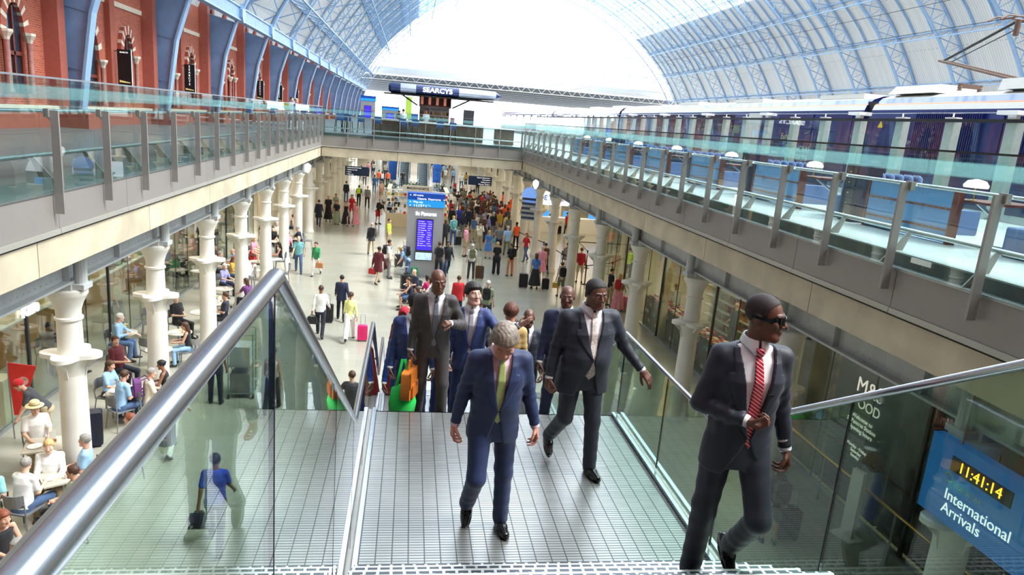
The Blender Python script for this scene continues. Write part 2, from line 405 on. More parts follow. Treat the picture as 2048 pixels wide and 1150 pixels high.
# ---- glass balustrades
def balustrade(label, x, inward, ys, far_y, grp='glass balustrades round the opening', cap=False):
    """along y at x; inward = +1 when the void is towards +x"""
    e = empty('glass_balustrade', (x, 0, 0), 0, label, 'balustrade', grp)
    s = inward
    for i in range(len(ys)-1):
        g = MB(); g.box(0.01*s, 0.025*s, ys[i]+0.008, ys[i+1]-0.008, 5.97, 7.6); g.build('glass_panel', M['glass_rail'], e)
    for i, y in enumerate(ys[:90]):
        g = MB(); g.prism([(0.03, 5.66), (0.155, 5.66), (0.15, 7.16), (-0.02, 7.16), (-0.02, 7.08), (0.045, 7.0)] if s > 0 else [(-0.03, 5.66), (-0.155, 5.66), (-0.15, 7.16), (0.02, 7.16), (0.02, 7.08), (-0.045, 7.0)], y+0.26, y+0.30, 'y')
        g.box(s*-0.03, s*0.04, y+0.22, y+0.34, 7.06, 7.18)
        g.build('post', M['fin'], e)
    g = MB(); g.tube([(-0.12*s, ys[0], 7.14), (-0.12*s, far_y, 7.14)], 0.025, 10); 
    for y in ys: g.tube([(-0.12*s, y+0.28, 7.14), (0, y+0.28, 7.12)], 0.012, 6)
    g.build('handrail', M['rail'], e, smooth='auto')
    g = MB(); g.tube([(-0.42*s, ys[0], 6.46), (-0.42*s, far_y, 6.46)], 0.035, 10)
    g.build('foot_rail', M['rail2'], e, smooth='auto')
    g = MB()
    for y in ys:
        g.prism([(-0.45*s, 6.45), (-0.39*s, 6.45), (-0.02*s, 5.99), (-0.28*s, 5.99)], y+0.62, y+0.64, 'y')
    g.build('bracket', M['fin'], e)
    g = MB(); g.box(-0.002, 0.037*s, ys[0], far_y, 7.6, 7.625); g.build('cap_rail', M['rail2'] if not cap else M['black'], e)
    return e
ysl = [11.2-0.28-1.74*5+1.74*k for k in range(24)]; ysl = [y for y in ysl if y < YB-0.3]
balustrade('glass balustrade with grey steel fins along the left upper walkway', XL, 1, ysl+[YB], YB)
ysr = [7.22-0.28-1.59*6+1.59*k for k in range(32)]; ysr = [y for y in ysr if y < YB-0.3]
balustrade('glass balustrade with grey fins and dark cap in front of the blue bar booths', XR, -1, ysr+[YB], YB, cap=True)
# bridge balustrade (along x)
e = empty('glass_balustrade', (0, YB, 0), 0, 'glass balustrade with slim posts on the bridge in front of the bar stools', 'balustrade', 'glass balustrades round the opening')
xs = [XL+1.5*k for k in range(9)]
for i in range(8):
    g = MB(); g.box(xs[i]+0.01, xs[i+1]-0.01, -0.025, -0.01, 5.97, 7.6); g.build('glass_panel', M['glass_rail'], e)
for x in xs[1:]:
    g = MB(); g.box(x-0.02, x+0.02, -0.12, -0.02, 5.66, 7.16); g.build('post', M['fin'], e)
g = MB(); g.tube([(XL, 0.12, 7.14), (XR, 0.12, 7.14)], 0.025, 8); g.build('handrail', M['rail'], e)
g = MB(); g.tube([(XL, 0.3, 6.46), (XR, 0.3, 6.46)], 0.03, 8)
for x in xs: g.bar((x, 0.3, 6.46), (x, 0.1, 6.15), 0.03, 0.03)
g.build('foot_rail', M['rail'], e)
g = MB(); g.box(XL, XR, -0.04, 0, 7.6, 7.62); g.build('cap_rail', M['rail2'], e)

# ---- stair: deck level landing strip under the camera, upper flight, landing, lower flight
SX0, SX1 = -0.30, 2.40
steelm = mat('ribbed_stainless_floor', (176, 176, 172), 0.3, 0.75, noise=0.04, scale=3)
bk = add_brick(steelm, 1, 1, (180, 180, 176), (168, 169, 166), (92, 92, 90), 0.33, 0.115, 0.032, 0.0045, bump=0.35)
bk.offset = 0.0
nosem = mat('studded_nosing_steel', (190, 190, 186), 0.3, 0.8)
bk = add_brick(nosem, 1, 1, (86, 92, 98), (96, 100, 104), (226, 226, 222), 0.3, 0.075, 0.04, 0.009, bump=0.4); bk.offset = 0.0
zl, y0l, y1l = 4.45, 4.08, 6.98
mb = MB(); mb.box(SX0+0.06, SX1-0.06, y0l-0.02, y1l, zl-0.25, zl); struct('floor', mb, steelm)
se = empty('metal_staircase', (0, 0, 0), 0, 'wide steel staircase with glass sides climbing from the lower concourse', 'staircase')
up = MB(); nos = MB()
n_up = 10; rise = (DZ-zl)/n_up; run = 0.27
for k in range(1, n_up):
    y = y0l-run*k; z = zl+rise*k
    up.box(SX0+0.06, SX1-0.06, y, y+run+0.02, z-0.06, z); up.box(SX0+0.06, SX1-0.06, y+run, y+run+0.02, z-rise, z)
    nos.box(SX0+0.06, SX1-0.06, y+run-0.10, y+run+0.022, z-0.02, z+0.003)
up.build('upper_flight', steelm, se); nos.build('nosing', nosem, se)
mb = MB(); mb.box(SX0-1.2, SX1+1.2, YN-0.1, 1.62, DZ-0.25, DZ); struct('floor', mb, M['deckfloor'])
lo = MB(); nlow = 11; y = y1l; z = zl; nos = MB()
def flight(y, z, n):
    for k in range(n):
        z -= rise; lo.box(SX0+0.06, SX1-0.06, y-0.02, y+run, z-0.06, z); lo.box(SX0+0.06, SX1-0.06, y-0.02, y, z, z+rise)
        nos.box(SX0+0.06, SX1-0.06, y+run-0.1, y+run+0.002, z-0.01, z+0.003); y += run
    return y, z
y, z = flight(y, z, 8); ym0 = y
zm = z; lo.box(SX0+0.06, SX1-0.06, y, y+1.6, z-0.2, z); y += 1.6; ym1 = y
y, z = flight(y, z, 9)
yl0 = y; zl2 = z; lo.box(SX0+0.06, SX1-0.06, y, y+1.6, z-0.2, z); y += 1.6
y, z = flight(y, z, 8); yend = y
lo.build('lower_flight', steelm, se); nos.build('nosing', nosem, se)
prof = [(YN, DZ), (1.62, DZ), (y0l, zl), (y1l, zl), (ym0, zm), (ym1, zm), (yl0, zl2), (yl0+1.6, zl2), (yend, max(z, 0.02))]
for x in (SX0, SX1):
    s = MB()
    for (ya, za), (yb, zb) in zip(prof[:-1], prof[1:]):
        s.prism([(ya, za-0.45), (yb, zb-0.45 if zb > 0.5 else zb-0.02), (yb, zb+0.02), (ya, za+0.02)], x-0.04, x+0.04, 'x')
    s.build('stringer', M['fin'], se)
    s = MB()
    for (ya, za), (yb, zb) in zip(prof[:-1], prof[1:]):
        s.bar((x-0.05, ya, za+0.025), (x-0.05, yb, zb+0.025), 0.035, 0.03); s.bar((x+0.05, ya, za+0.025), (x+0.05, yb, zb+0.025), 0.035, 0.03)
    s.build('glass_channel', M['rail'], se)
    cuts = [-3.5, -1.6, 0.2, 1.62, 3.2, 4.48, 5.7, y1l, 8.2, ym0, ym1, ym1+1.3, yl0, yl0+1.6, yend]
    def zat(y):
        for (ya, za), (yb, zb) in zip(prof[:-1], prof[1:]):
            if ya <= y <= yb: return za+(zb-za)*(y-ya)/(yb-ya)
        return prof[-1][1]
    rp_ = [(-4, 7.105), (1.66, 7.105), (4.62, 5.405)]+[(a_, b_+0.955) for a_, b_ in prof[3:]]
    def railz(y): return float(np.interp(y, [q_[0] for q_ in rp_], [q_[1] for q_ in rp_]))
    ks = sorted(set(cuts+[1.66, 4.62]+[p[0] for p in prof if p[0] > -3.6 and p[0] <= yend]))
    for a, b in zip(cuts[:-1], cuts[1:]):
        kk = [k for k in ks if a <= k <= b]
        poly = [(k, zat(k)+0.03) for k in kk]; poly[0] = (poly[0][0]+0.006, poly[0][1]); poly[-1] = (poly[-1][0]-0.006, poly[-1][1])
        top = [(t_, railz(t_)-0.015) for t_ in reversed([p[0] for p in poly])]
        s = MB(); s.prism(poly+top, x-0.006, x+0.006, 'x'); s.build('glass_panel', M['glass_stair'], se)
        s = MB(); s.bar((x, b, zat(b)+0.04), (x, b, railz(b)-0.02), 0.014, 0.008, up=(0, 1, 0)); s.build('glass_joint', M['black'], se)
    r = MB(); pts = [(x, ya, za+0.955) for ya, za in prof]; pts[1] = (x, 1.66, 7.105); pts[2] = (x, 4.62, 5.405)
    if x == SX0: r.tube([(x, -4, 7.105)]+pts[1:], 0.0215, 24)
    else: r.tube([(x, -4, 7.105)]+pts[1:], 0.0215, 24)
    r.build('handrail', M['rail'], se, smooth='auto')
    for yy in (-1, 0.9, 3.0, 5.2, 6.6, 8.5, 10.5, 12.5):
        r = MB(); r.tube([(x, yy, railz(yy)-0.05), (x, yy, railz(yy)-0.005)], 0.012, 8)
        r.build('rail_bracket', M['rail'], se)

# ================================================================= TRAIN SHED ROOF
PIN = [(-11.6, 6.2), (-11.4, 7.7), (-10.95, 10.5), (-10.1, 12.7), (-9.1, 14.6), (-6.8, 18.3), (-3, 22.8), (4.5, 29.2), (14, 34.0), (24.9, 36.6)]
POU = [(-12.3, 6.2), (-12.3, 9.0), (-12.3, 12.2), (-11.7, 14.0), (-10.6, 15.9), (-8.2, 19.6), (-4.4, 24.2), (3.6, 30.8), (13.4, 35.7), (24.9, 38.2)]
def resample(pts, n):
    P = np.array(pts, float); k = np.linspace(0, len(P)-1, 200)
    # Catmull-Rom
    out = []
    for t in k:
        i = min(int(t), len(P)-2); u = t-i
        p0 = P[max(i-1, 0)]; p1 = P[i]; p2 = P[i+1]; p3 = P[min(i+2, len(P)-1)]
        out.append(0.5*((2*p1)+(-p0+p2)*u+(2*p0-5*p1+4*p2-p3)*u*u+(-p0+3*p1-3*p2+p3)*u**3))
    out = np.array(out); L = np.r_[0, np.cumsum(np.linalg.norm(np.diff(out, axis=0), axis=1))]
    s = np.linspace(0, L[-1], n+1)
    return [(float(np.interp(a, L, out[:, 0])), float(np.interp(a, L, out[:, 1]))) for a in s]
NH = 26
hin, hou = resample(PIN, NH), resample(POU, NH)
MX = 24.9
AIN = hin+[(2*MX-x, z) for x, z in reversed(hin[:-1])]
AOU = hou+[(2*MX-x, z) for x, z in reversed(hou[:-1])]
NN = len(AIN)
def rib():
    e = empty('roof_rib')
    g = MB()
    for i in range(NN-1): g.bar((AIN[i][0], 0, AIN[i][1]), (AIN[i+1][0], 0, AIN[i+1][1]), 0.40, 0.14, up=(0, 1, 0.001)) if False else g.bar((AIN[i][0], 0, AIN[i][1]), (AIN[i+1][0], 0, AIN[i+1][1]), 0.10, 0.42, up=(0, 1, 0))
    g.build('inner_chord', M['steel_blue'], e)
    g = MB()
    for i in range(NN-1): g.bar((AOU[i][0], 0, AOU[i][1]), (AOU[i+1][0], 0, AOU[i+1][1]), 0.10, 0.36, up=(0, 1, 0))
    g.build('outer_chord', M['steel_blue'], e)
    nw = 3
    for side in (0, 1):
        g = MB()
        A = AIN if side == 0 else AIN[::-1]; B = AOU if side == 0 else AOU[::-1]
        for i in range(nw):
            vs = [(p[0], y, p[1]) for y in (-0.03, 0.03) for p in (A[i], A[i+1], B[i+1], B[i])]
            g.add(vs, [(0, 1, 2, 3), (7, 6, 5, 4), (0, 4, 5, 1), (1, 5, 6, 2), (2, 6, 7, 3), (3, 7, 4, 0)])
            g.bar((A[i][0], -0.05, A[i][1]), (B[i][0], -0.05, B[i][1]), 0.03, 0.08, up=(0, 0, 1))
        g.build('web_plate', M['blue_web'], e)
    g = MB()
    for i in range(nw, NN-1-nw):
        g.bar((AIN[i][0], 0, AIN[i][1]), (AOU[i+1][0], 0, AOU[i+1][1]), 0.07, 0.12, up=(0, 1, 0))
        g.bar((AOU[i][0], 0, AOU[i][1]), (AIN[i+1][0], 0, AIN[i+1][1]), 0.07, 0.12, up=(0, 1, 0))
        g.bar((AIN[i][0], 0, AIN[i][1]), (AOU[i][0], 0, AOU[i][1]), 0.06, 0.10, up=(0, 1, 0))
    g.build('lattice', M['steel_blue'], e)
    return e
rp = rib()
RIBY = [27.4+8.94*k for k in range(-4, 16)]
for i, y in enumerate(RIBY):
    lab = 'blue riveted arch rib spanning the train shed, %s from the camera end' % ORD[i]
    if i == 0: rp.location = (0, y, 0); tag(rp, lab, 'roof rib', 'arched roof ribs')
    else: copy_tree(rp, None, (0, y, 0), 0, lab, 'arched roof ribs')
rp['category'] = 'roof rib'
for o in list(col.objects):
    if o.name.startswith('roof_rib'): o['category'] = 'roof rib'
# secondary rafters, two per bay
g = MB()
for i in range(8, NN-9): g.bar((AOU[i][0], 0, AOU[i][1]-0.1), (AOU[i+1][0], 0, AOU[i+1][1]-0.1), 0.24, 0.10, up=(0, 1, 0))
r0 = g.build('roof_rafter', M['steel_blue']); tag(r0, 'slim blue rafter between two arch ribs under the roof boards', 'rafter', 'slim rafters between the ribs')
k = 0
for a, b in zip(RIBY[:-1], RIBY[1:]):
    for t in (1/3, 2/3):
        y = a+(b-a)*t
        if k == 0: r0.location = (0, y, 0)
        else: copy_tree(r0, None, (0, y, 0))
        k += 1
# lattice purlins along the shed
def purlin(ix, label):
    a, b = AIN[ix], AOU[ix]
    m_ = ((a[0]+b[0])/2, (a[1]+b[1])/2)
    e = empty('lattice_purlin', (0, 0, 0), 0, label, 'purlin', 'lattice purlins along the roof')
    g = MB(); y0, y1 = RIBY[0], RIBY[-1]
    g.bar((a[0], y0, a[1]), (a[0], y1, a[1]), 0.16, 0.10); g.bar((b[0], y0, b[1]), (b[0], y1, b[1]), 0.16, 0.10); g.build('chord', M['steel_blue'], e)
    g = MB(); n = int((y1-y0)/1.49)
    for i in range(n):
        ya, yb = y0+1.49*i, y0+1.49*(i+1)
        p, q = (a, b) if i % 2 else (b, a)
        g.bar((p[0], ya, p[1]), (q[0], yb, q[1]), 0.05, 0.05)
    g.build('lacing', M['steel_blue'], e)
pl_ix = list(range(5, NN-5, 3))
for n, ix in enumerate(pl_ix):
    side = 'left' if ix < NN/2 else 'right'
    r_ = (ix-5)//3 if side == 'left' else (NN-6-ix)//3
    purlin(ix, 'blue lattice purlin running along the %s side of the roof, %s from the wall' % (side, ORD[max(0, r_)].replace('nearest', 'lowest')))
# roof boards (opaque sides) and glazing (crown)
bdm = M['roofboard']
add_brick(bdm, 1, 1, (232, 234, 230), (222, 224, 220), (170, 172, 170), 0.8, 8.94, 0.32, 0.02, bump=0.3)
def shell(i0, i1, th, off):
    g = MB()
    y0, y1 = RIBY[0]-4, RIBY[-1]+2
    def o(i):
        p = Vector(AOU[i]); q = Vector(AOU[min(i+1, NN-1)])-Vector(AOU[max(i-1, 0)]); n = Vector((-q.y, q.x)).normalized(); return p+n*off, p+n*(off+th)
    for i in range(i0, i1):
        (a, a2), (b, b2) = o(i), o(i+1)
        vs = [(p.x, y, p.y) for y in (y0, y1) for p in (a, b, b2, a2)]
        g.add(vs, [(0, 1, 2, 3), (7, 6, 5, 4), (0, 4, 5, 1), (2, 6, 7, 3), (1, 5, 6, 2), (3, 7, 4, 0)])
    return g
iopq = [i for i in range(NN) if AOU[i][1] < 28.5 and i < NN/2][-1]
struct('ceiling', shell(3, iopq, 0.1, 0.12), bdm)
struct('ceiling', shell(NN-1-iopq, NN-2, 0.1, 0.12), bdm)
struct('window_1', shell(iopq, NN-1-iopq, 0.03, 0.14), M['glass_roof'])
# white tubes painting the light-struck purlin edges along the right slope
for x, z, t in ((57.0, 21.5, 'lower'), (48.6, 28.9, 'upper')):
    g = MB(); g.tube([(x, 20, z), (x, 163, z)], 0.16, 8); thing1('lit_purlin_edge', g, M['white'], 'white tube for a light-struck purlin edge on the right slope, %s of the two' % t, 'purlin edge')
    
# gable screen at the far end
YG = RIBY[-1]+2.5
g = MB()
for i in range(5, NN-6):
    vs = []
g.prism([(x, z) for x, z in AIN[4:NN-4] if z > 17] , YG, YG+0.05, 'y')
struct('window_2', g, M['glass_roof'])
g = MB()
for k in range(1, 12):
    x = -11.6+73*k/12
    zt = np.interp(x, [p[0] for p in AIN], [p[1] for p in AIN])
    if zt > 18: g.box(x-0.08, x+0.08, YG-0.1, YG+0.1, 17.5, zt)
for z in (17.5, 20.5, 24.5, 28.5, 32.5):
    xa = np.interp(z, [p[1] for p in AIN[:NH+1]], [p[0] for p in AIN[:NH+1]]); g.box(xa, 2*MX-xa, YG-0.12, YG+0.12, z-0.08, z+0.08)
struct('trim_7', g, mat('pale_blue_mullion', (214, 232, 246), 0.5))
# flat roofed extension beyond the gable
g = MB(); g.box(-20, 75, YG+1, YG+2, 16.2, 17.6); 
struct('trim_8', g, M['white'])
g = MB()
for k in range(9):
    ya = YG+3+k*12; g.box(-22, 80, ya, ya+8, 15.4, 16.0)
struct('ceiling', g, mat('dark_flat_roof', (92, 98, 106), 0.7))
g = MB()
for k in range(40):
    x = -20+2.4*k; g.bar((x, YG+1, 16.2), (x+1.2, YG+1, 14.9), 0.08, 0.08); g.bar((x+1.2, YG+1, 14.9), (x+2.4, YG+1, 16.2), 0.08, 0.08)
g.bar((-20, YG+1, 14.9), (76, YG+1, 14.9), 0.14, 0.14)
struct('trim_9', g, M['white'])
g = MB(); g.box(16.4, 75, -12, 300, 4.6, 4.9); struct('floor', g, mat('track_ballast', (150, 146, 138), 0.9, noise=0.2, scale=4))
g = MB(); g.box(61.6, 62.2, -12, 165, 4.9, 13.5); struct('wall_right', g, M['brick2'])
g = MB(); g.box(-20, 16.4, 165, 300, 5.8, 6.15); struct('floor', g, M['deckfloor'])

# ================================================================= LEFT BRICK WALL
WX = -12.35
g = MB(); g.box(WX-0.6, WX, -12, 165, 4.9, 13.2); struct('wall_left', g, M['brick'])
g = MB(); g.box(WX-0.5, WX+0.12, -12, 165, 12.9, 13.3); g.box(WX-0.5, WX+0.05, -12, 165, 10.9, 11.1); struct('trim_10', g, M['stone'])
g = MB(); g.box(WX-0.02, WX+0.35, -12, 165, DZ, 6.75, 0); struct('baseboard_left', g, M['brick2'])
g = MB(); g.box(WX-0.02, WX+0.38, -12, 165, 6.75, 6.85); struct('trim_11', g, M['stone'])
# longitudinal blue girder tying the ribs at the springing of the lattice
e = empty('tie_girder', (-10.3, 0, 12.5), 0, 'blue boxed girder tying the rib feet along the left wall', 'girder')
g = MB(); g.box(-0.12, 0.12, RIBY[0], RIBY[-1], -0.35, 0.3); g.build('box_web', M['blue_web'], e)
g = MB(); g.box(-0.2, 0.2, RIBY[0], RIBY[-1], 0.3, 0.38); g.box(-0.2, 0.2, RIBY[0], RIBY[-1], -0.43, -0.35); g.build('flange', M['steel_blue'], e)
for y in RIBY[1:14]:
    g = MB(); pl = [(y+0.42*math.cos(2*PI*k/8+PI/8), 0.55*math.sin(2*PI*k/8+PI/8)) for k in range(8)]; g.prism(pl, 0.1, 0.3, 'x'); g.build('node_plate', M['steel_blue'], e)
def arch_pts(yc, w, zs, zt, n=12):
    """pointed arch outline from (yc-w, zs) over apex to (yc+w, zs)"""
    out = []
    for k in range(n+1):
        t = k/n; a = t*PI/2
        out.append((yc-w*math.cos(a)**0.9 if a < PI/2-1e-6 else yc, zs+(zt-zs)*math.sin(a)))
    return out+[(2*yc-y, z) for y, z in reversed(out[:-1])]
def arch_window(yc, w, z0, zs, zt, lab):
    e = empty('arched_window', (WX, 0, 0), 0, lab, 'window', 'arched openings in the brick wall')
    ap = arch_pts(yc, w, zs, zt)
    g = MB(); g.prism([(yc-w, z0)]+ap+[(yc+w, z0)], -0.1, 0.03, 'x'); g.build('pane', mat('dark_window_glass', (40, 52, 66), 0.1), e)
    # striped voussoirs
    n = len(ap)-1; a1 = MB(); 
    for i in range(n):
        p, q = ap[i], ap[i+1]
        def outw(pt, s=1.0): return (yc+(pt[0]-yc)*(1+0.32/w), zs+(pt[1]-zs)*(1+0.36/(zt-zs)))
        P_, Q_ = outw(p), outw(q)
        vs = [(x, a[0], a[1]) for x in (0, 0.16) for a in (p, q, Q_, P_)]
        a1.add(vs, [(0, 1, 2, 3), (7, 6, 5, 4), (0, 4, 5, 1), (1, 5, 6, 2), (2, 6, 7, 3), (3, 7, 4, 0)], i % 3 == 0)
    a1.build('striped_arch', [M['brick2'], M['stone']], e)
    g = MB()
    for s in (-1, 1): g.lathe([(0.13, z0), (0.13, z0+0.1), (0.09, z0+0.15), (0.085, zs-0.25)], (0.2, yc+s*(w+0.16), 0), 12)
    g.build('colonette', M['pinkstone'], e, smooth='auto')
    g = MB()
    for s in (-1, 1): g.lathe([(0.09, zs-0.25), (0.12, zs-0.15), (0.2, zs-0.02), (0.2, zs+0.06)], (0.2, yc+s*(w+0.16), 0), 8)
    g.build('capital', M['stone'], e)
    g = MB(); g.bar((0.05, yc-w+0.06, z0), (0.05, yc-w+0.06, zs), 0.1, 0.1, up=(1, 0, 0)); g.bar((0.05, yc+w-0.06, z0), (0.05, yc+w-0.06, zs), 0.1, 0.1, up=(1, 0, 0)); g.bar((0.05, yc, z0), (0.05, yc, zt-0.1), 0.08, 0.08, up=(1, 0, 0)); g.bar((0.05, yc-w, zs-0.6), (0.05, yc+w, zs-0.6), 0.08, 0.12)
    g.build('window_frame', M['mahogany'], e)
bays = [(RIBY[i]+RIBY[i+1])/2 for i in range(1, 14)]
for i, yc in enumerate(bays):
    arch_window(yc-2.2, 0.95, 6.9, 8.6, 10.1, 'wide pointed arch window with striped brick head in the %s bay of the left wall' % ORD[i])
    arch_window(yc+1.75, 0.5, 7.2, 9.0, 9.9, 'narrow round arch with pink colonettes in the %s bay of the left wall' % ORD[i])
    g = MB(); g.box(WX, WX+0.22, yc-0.25, yc+0.25, 6.85, 12.9); struct('trim_12', g, M['brick2'])
for i, y in enumerate(RIBY[1:14]):
    g = MB(); g.box(WX-0.05, WX+0.5, y-0.75, y-0.25, 6.85, 12.9, 0); g.box(WX-0.05, WX+0.5, y+0.25, y+0.75, 6.85, 12.9); struct('trim_13', g, mat('painted_red_pilaster', (176, 100, 84), 0.6))
    g = MB(); g.box(WX, -11.0, y-0.9, y+0.9, DZ, 6.75); struct('trim_14', g, M['brick2'])
for i, y in enumerate((31.9, 40.6, 58.4, 66.5, 75.4)):
    e = empty('hanging_banner', (-11.75, y, 8.5), 0, None, 'banner', 'black vertical banners on the left wall')
    tag(e, ['black banner with small gold print on the left brick wall, nearest of the row', 'black vertical bar banner on the left brick wall, second from the camera', 'black vertical bar banner on the left wall, third from the camera', 'black vertical bar banner on the left wall, fourth from the camera', 'black vertical bar banner on the left wall, furthest away'][i])
    g = MB(); g.box(-0.26, 0.26, -0.04, 0.04, -0.75, 0.68); g.build('board', M['black'], e)
    g = MB(); g.bar((-0.6, 0, 0.6), (0, 0, 0.6), 0.03, 0.03); g.build('bracket', M['black'], e)
    g = MB(); g.box(0.265, 0.28, -0.035, 0.035, -0.75, 0.68); g.build('edge_strip', M['white'], e)
    gold = mat('gold_print', (226, 206, 130), 0.5, emit=(226, 206, 130), es=0.3)
    if i == 0: text('SEARCYS', 0.08, M['letter'], e, (0, -0.045, 0.56), (PI/2, 0, 0))
    else: text('S\nE\nA\nR\nC\nY\nS', 0.15, M['letter'], e, (0, -0.045, 0.12), (PI/2, 0, 0))
    g = MB()
    for k in range(6): g.box(-0.2+0.07*k, -0.145+0.07*k, -0.046, -0.04, -0.62-0.004*k, -0.54-0.012*k)
    g.build('gold_print', gold, e)
# ================================================================= IMPLICIT SURFACES -> MESH
def smin(a, b, k):
    h = np.clip(0.5+0.5*(b-a)/k, 0, 1); return b*(1-h)+a*h-k*h*(1-h)
def smax(a, b, k): return -smin(-a, -b, k)
def capd(p, a, b, r1, r2):
    a = np.asarray(a, float); b = np.asarray(b, float); ba = b-a; pa = p-a
    t = np.clip(pa@ba/max(1e-9, ba@ba), 0, 1); return np.linalg.norm(pa-t[:, None]*ba, axis=1)-(r1+(r2-r1)*t)
def elld(p, c, r):
    r = np.asarray(r, float); q = (p-np.asarray(c, float))/r; k0 = np.linalg.norm(q, axis=1); k1 = np.linalg.norm(q/r, axis=1)
    return k0*(k0-1)/np.maximum(k1, 1e-6)
def near(p, c, R, f):
    r = np.linalg.norm(p-c, axis=1); d = r-R*0.6; m_ = r < R
    if m_.any(): d[m_] = f(p[m_])
    return d
def nets(fn, lo, hi, h):
    """sparse surface nets of fn(points)->distance on a grid of step h"""
    B = 6; lo = np.asarray(lo, float); hi = np.asarray(hi, float)
    nb = np.maximum(1, np.ceil((hi-lo)/(h*B)).astype(int)); n = nb*B
    ii = np.stack(np.meshgrid(*[np.arange(k) for k in nb], indexing='ij'), -1).reshape(-1, 3)
    dc = fn(lo+(ii*B+(B-1)/2)*h)
    keep = np.abs(dc) < h*B*0.87*1.35+h
    D = np.repeat(np.repeat(np.repeat(np.where(dc < 0, -1.0, 1.0).reshape(nb), B, 0), B, 1), B, 2).astype(np.float32)
    off = np.stack(np.meshgrid(*[np.arange(B)]*3, indexing='ij'), -1).reshape(-1, 3)
    kb = ii[keep]
    for s in range(0, len(kb), 600):
        idx = (kb[s:s+600, None, :]*B+off[None]).reshape(-1, 3)
        D[idx[:, 0], idx[:, 1], idx[:, 2]] = fn(lo+idx*h)
    I = D < 0
    cnt = np.zeros(tuple(n-1), np.int8)
    for a in (0, 1):
        for b in (0, 1):
            for c in (0, 1): cnt += I[a:n[0]-1+a, b:n[1]-1+b, c:n[2]-1+c]
    cells = np.argwhere((cnt > 0) & (cnt < 8))
    if len(cells) == 0: return np.zeros((0, 3)), np.zeros((0, 4), int)
    vid = -np.ones(tuple(n-1), np.int32); vid[tuple(cells.T)] = np.arange(len(cells))
    acc = np.zeros((len(cells), 3)); w = np.zeros(len(cells))
    cr = [(a, b, c) for a in (0, 1) for b in (0, 1) for c in (0, 1)]
    for i, p in enumerate(cr):
        for q in cr[i+1:]:
            if sum(abs(np.subtract(p, q))) != 1: continue
            d0 = D[tuple((cells+p).T)]; d1 = D[tuple((cells+q).T)]; m_ = (d0 < 0) != (d1 < 0)
            t = np.where(m_, d0/(d0-d1+1e-12), 0)[:, None]
            acc += np.where(m_[:, None], np.array(p)+t*(np.array(q)-np.array(p)), 0); w += m_
    V = lo+(cells+acc/w[:, None])*h
    F = []
    for ax in range(3):
        s0 = [slice(0, k) for k in n]; s1 = [slice(0, k) for k in n]
        s0[ax] = slice(0, n[ax]-1); s1[ax] = slice(1, n[ax])
        A = I[tuple(s0)]; Bn = I[tuple(s1)]; e = np.argwhere(A != Bn)
        u, v = (ax+1) % 3, (ax+2) % 3
        e = e[(e[:, u] > 0) & (e[:, v] > 0) & (e[:, u] < n[u]-1) & (e[:, v] < n[v]-1)]
        if len(e) == 0: continue
        du = np.zeros(3, int); du[u] = 1; dv = np.zeros(3, int); dv[v] = 1
        q = [vid[tuple((e-du-dv).T)], vid[tuple((e-dv).T)], vid[tuple(e.T)], vid[tuple((e-du).T)]]
        q = np.stack(q, 1); fl_ = ~A[tuple(e.T)]
        q[fl_] = q[fl_][:, ::-1]
        F.append(q)
    F = np.concatenate(F); F = F[(F >= 0).all(1)]
    return V, F
def relax(V, F, it=1, lam=0.5):
    E = np.concatenate([F[:, [0, 1]], F[:, [1, 2]], F[:, [2, 3]], F[:, [3, 0]]]); E = np.concatenate([E, E[:, ::-1]])
    for _ in range(it):
        s = np.zeros_like(V); c = np.zeros(len(V)); np.add.at(s, E[:, 0], V[E[:, 1]]); np.add.at(c, E[:, 0], 1)
        V = V+lam*(s/np.maximum(c, 1)[:, None]-V)
    return V
def sdf_mesh(name, fn, lo, hi, h, matidx=None, it=1):
    V, F = nets(fn, lo, hi, h)
    if len(V) == 0: return None
    if it: V = relax(V, F, it)
    me = bpy.data.meshes.new(name); me.vertices.add(len(V)); me.vertices.foreach_set('co', V.ravel())
    me.loops.add(len(F)*4); me.polygons.add(len(F)); me.loops.foreach_set('vertex_index', F.ravel().astype(np.int32))
    me.polygons.foreach_set('loop_start', np.arange(0, len(F)*4, 4, dtype=np.int32))
    me.polygons.foreach_set('use_smooth', [True]*len(F))
    if matidx is not None: me.polygons.foreach_set('material_index', matidx(V[F].mean(1)).astype(np.int32))
    me.update(calc_edges=True); return me

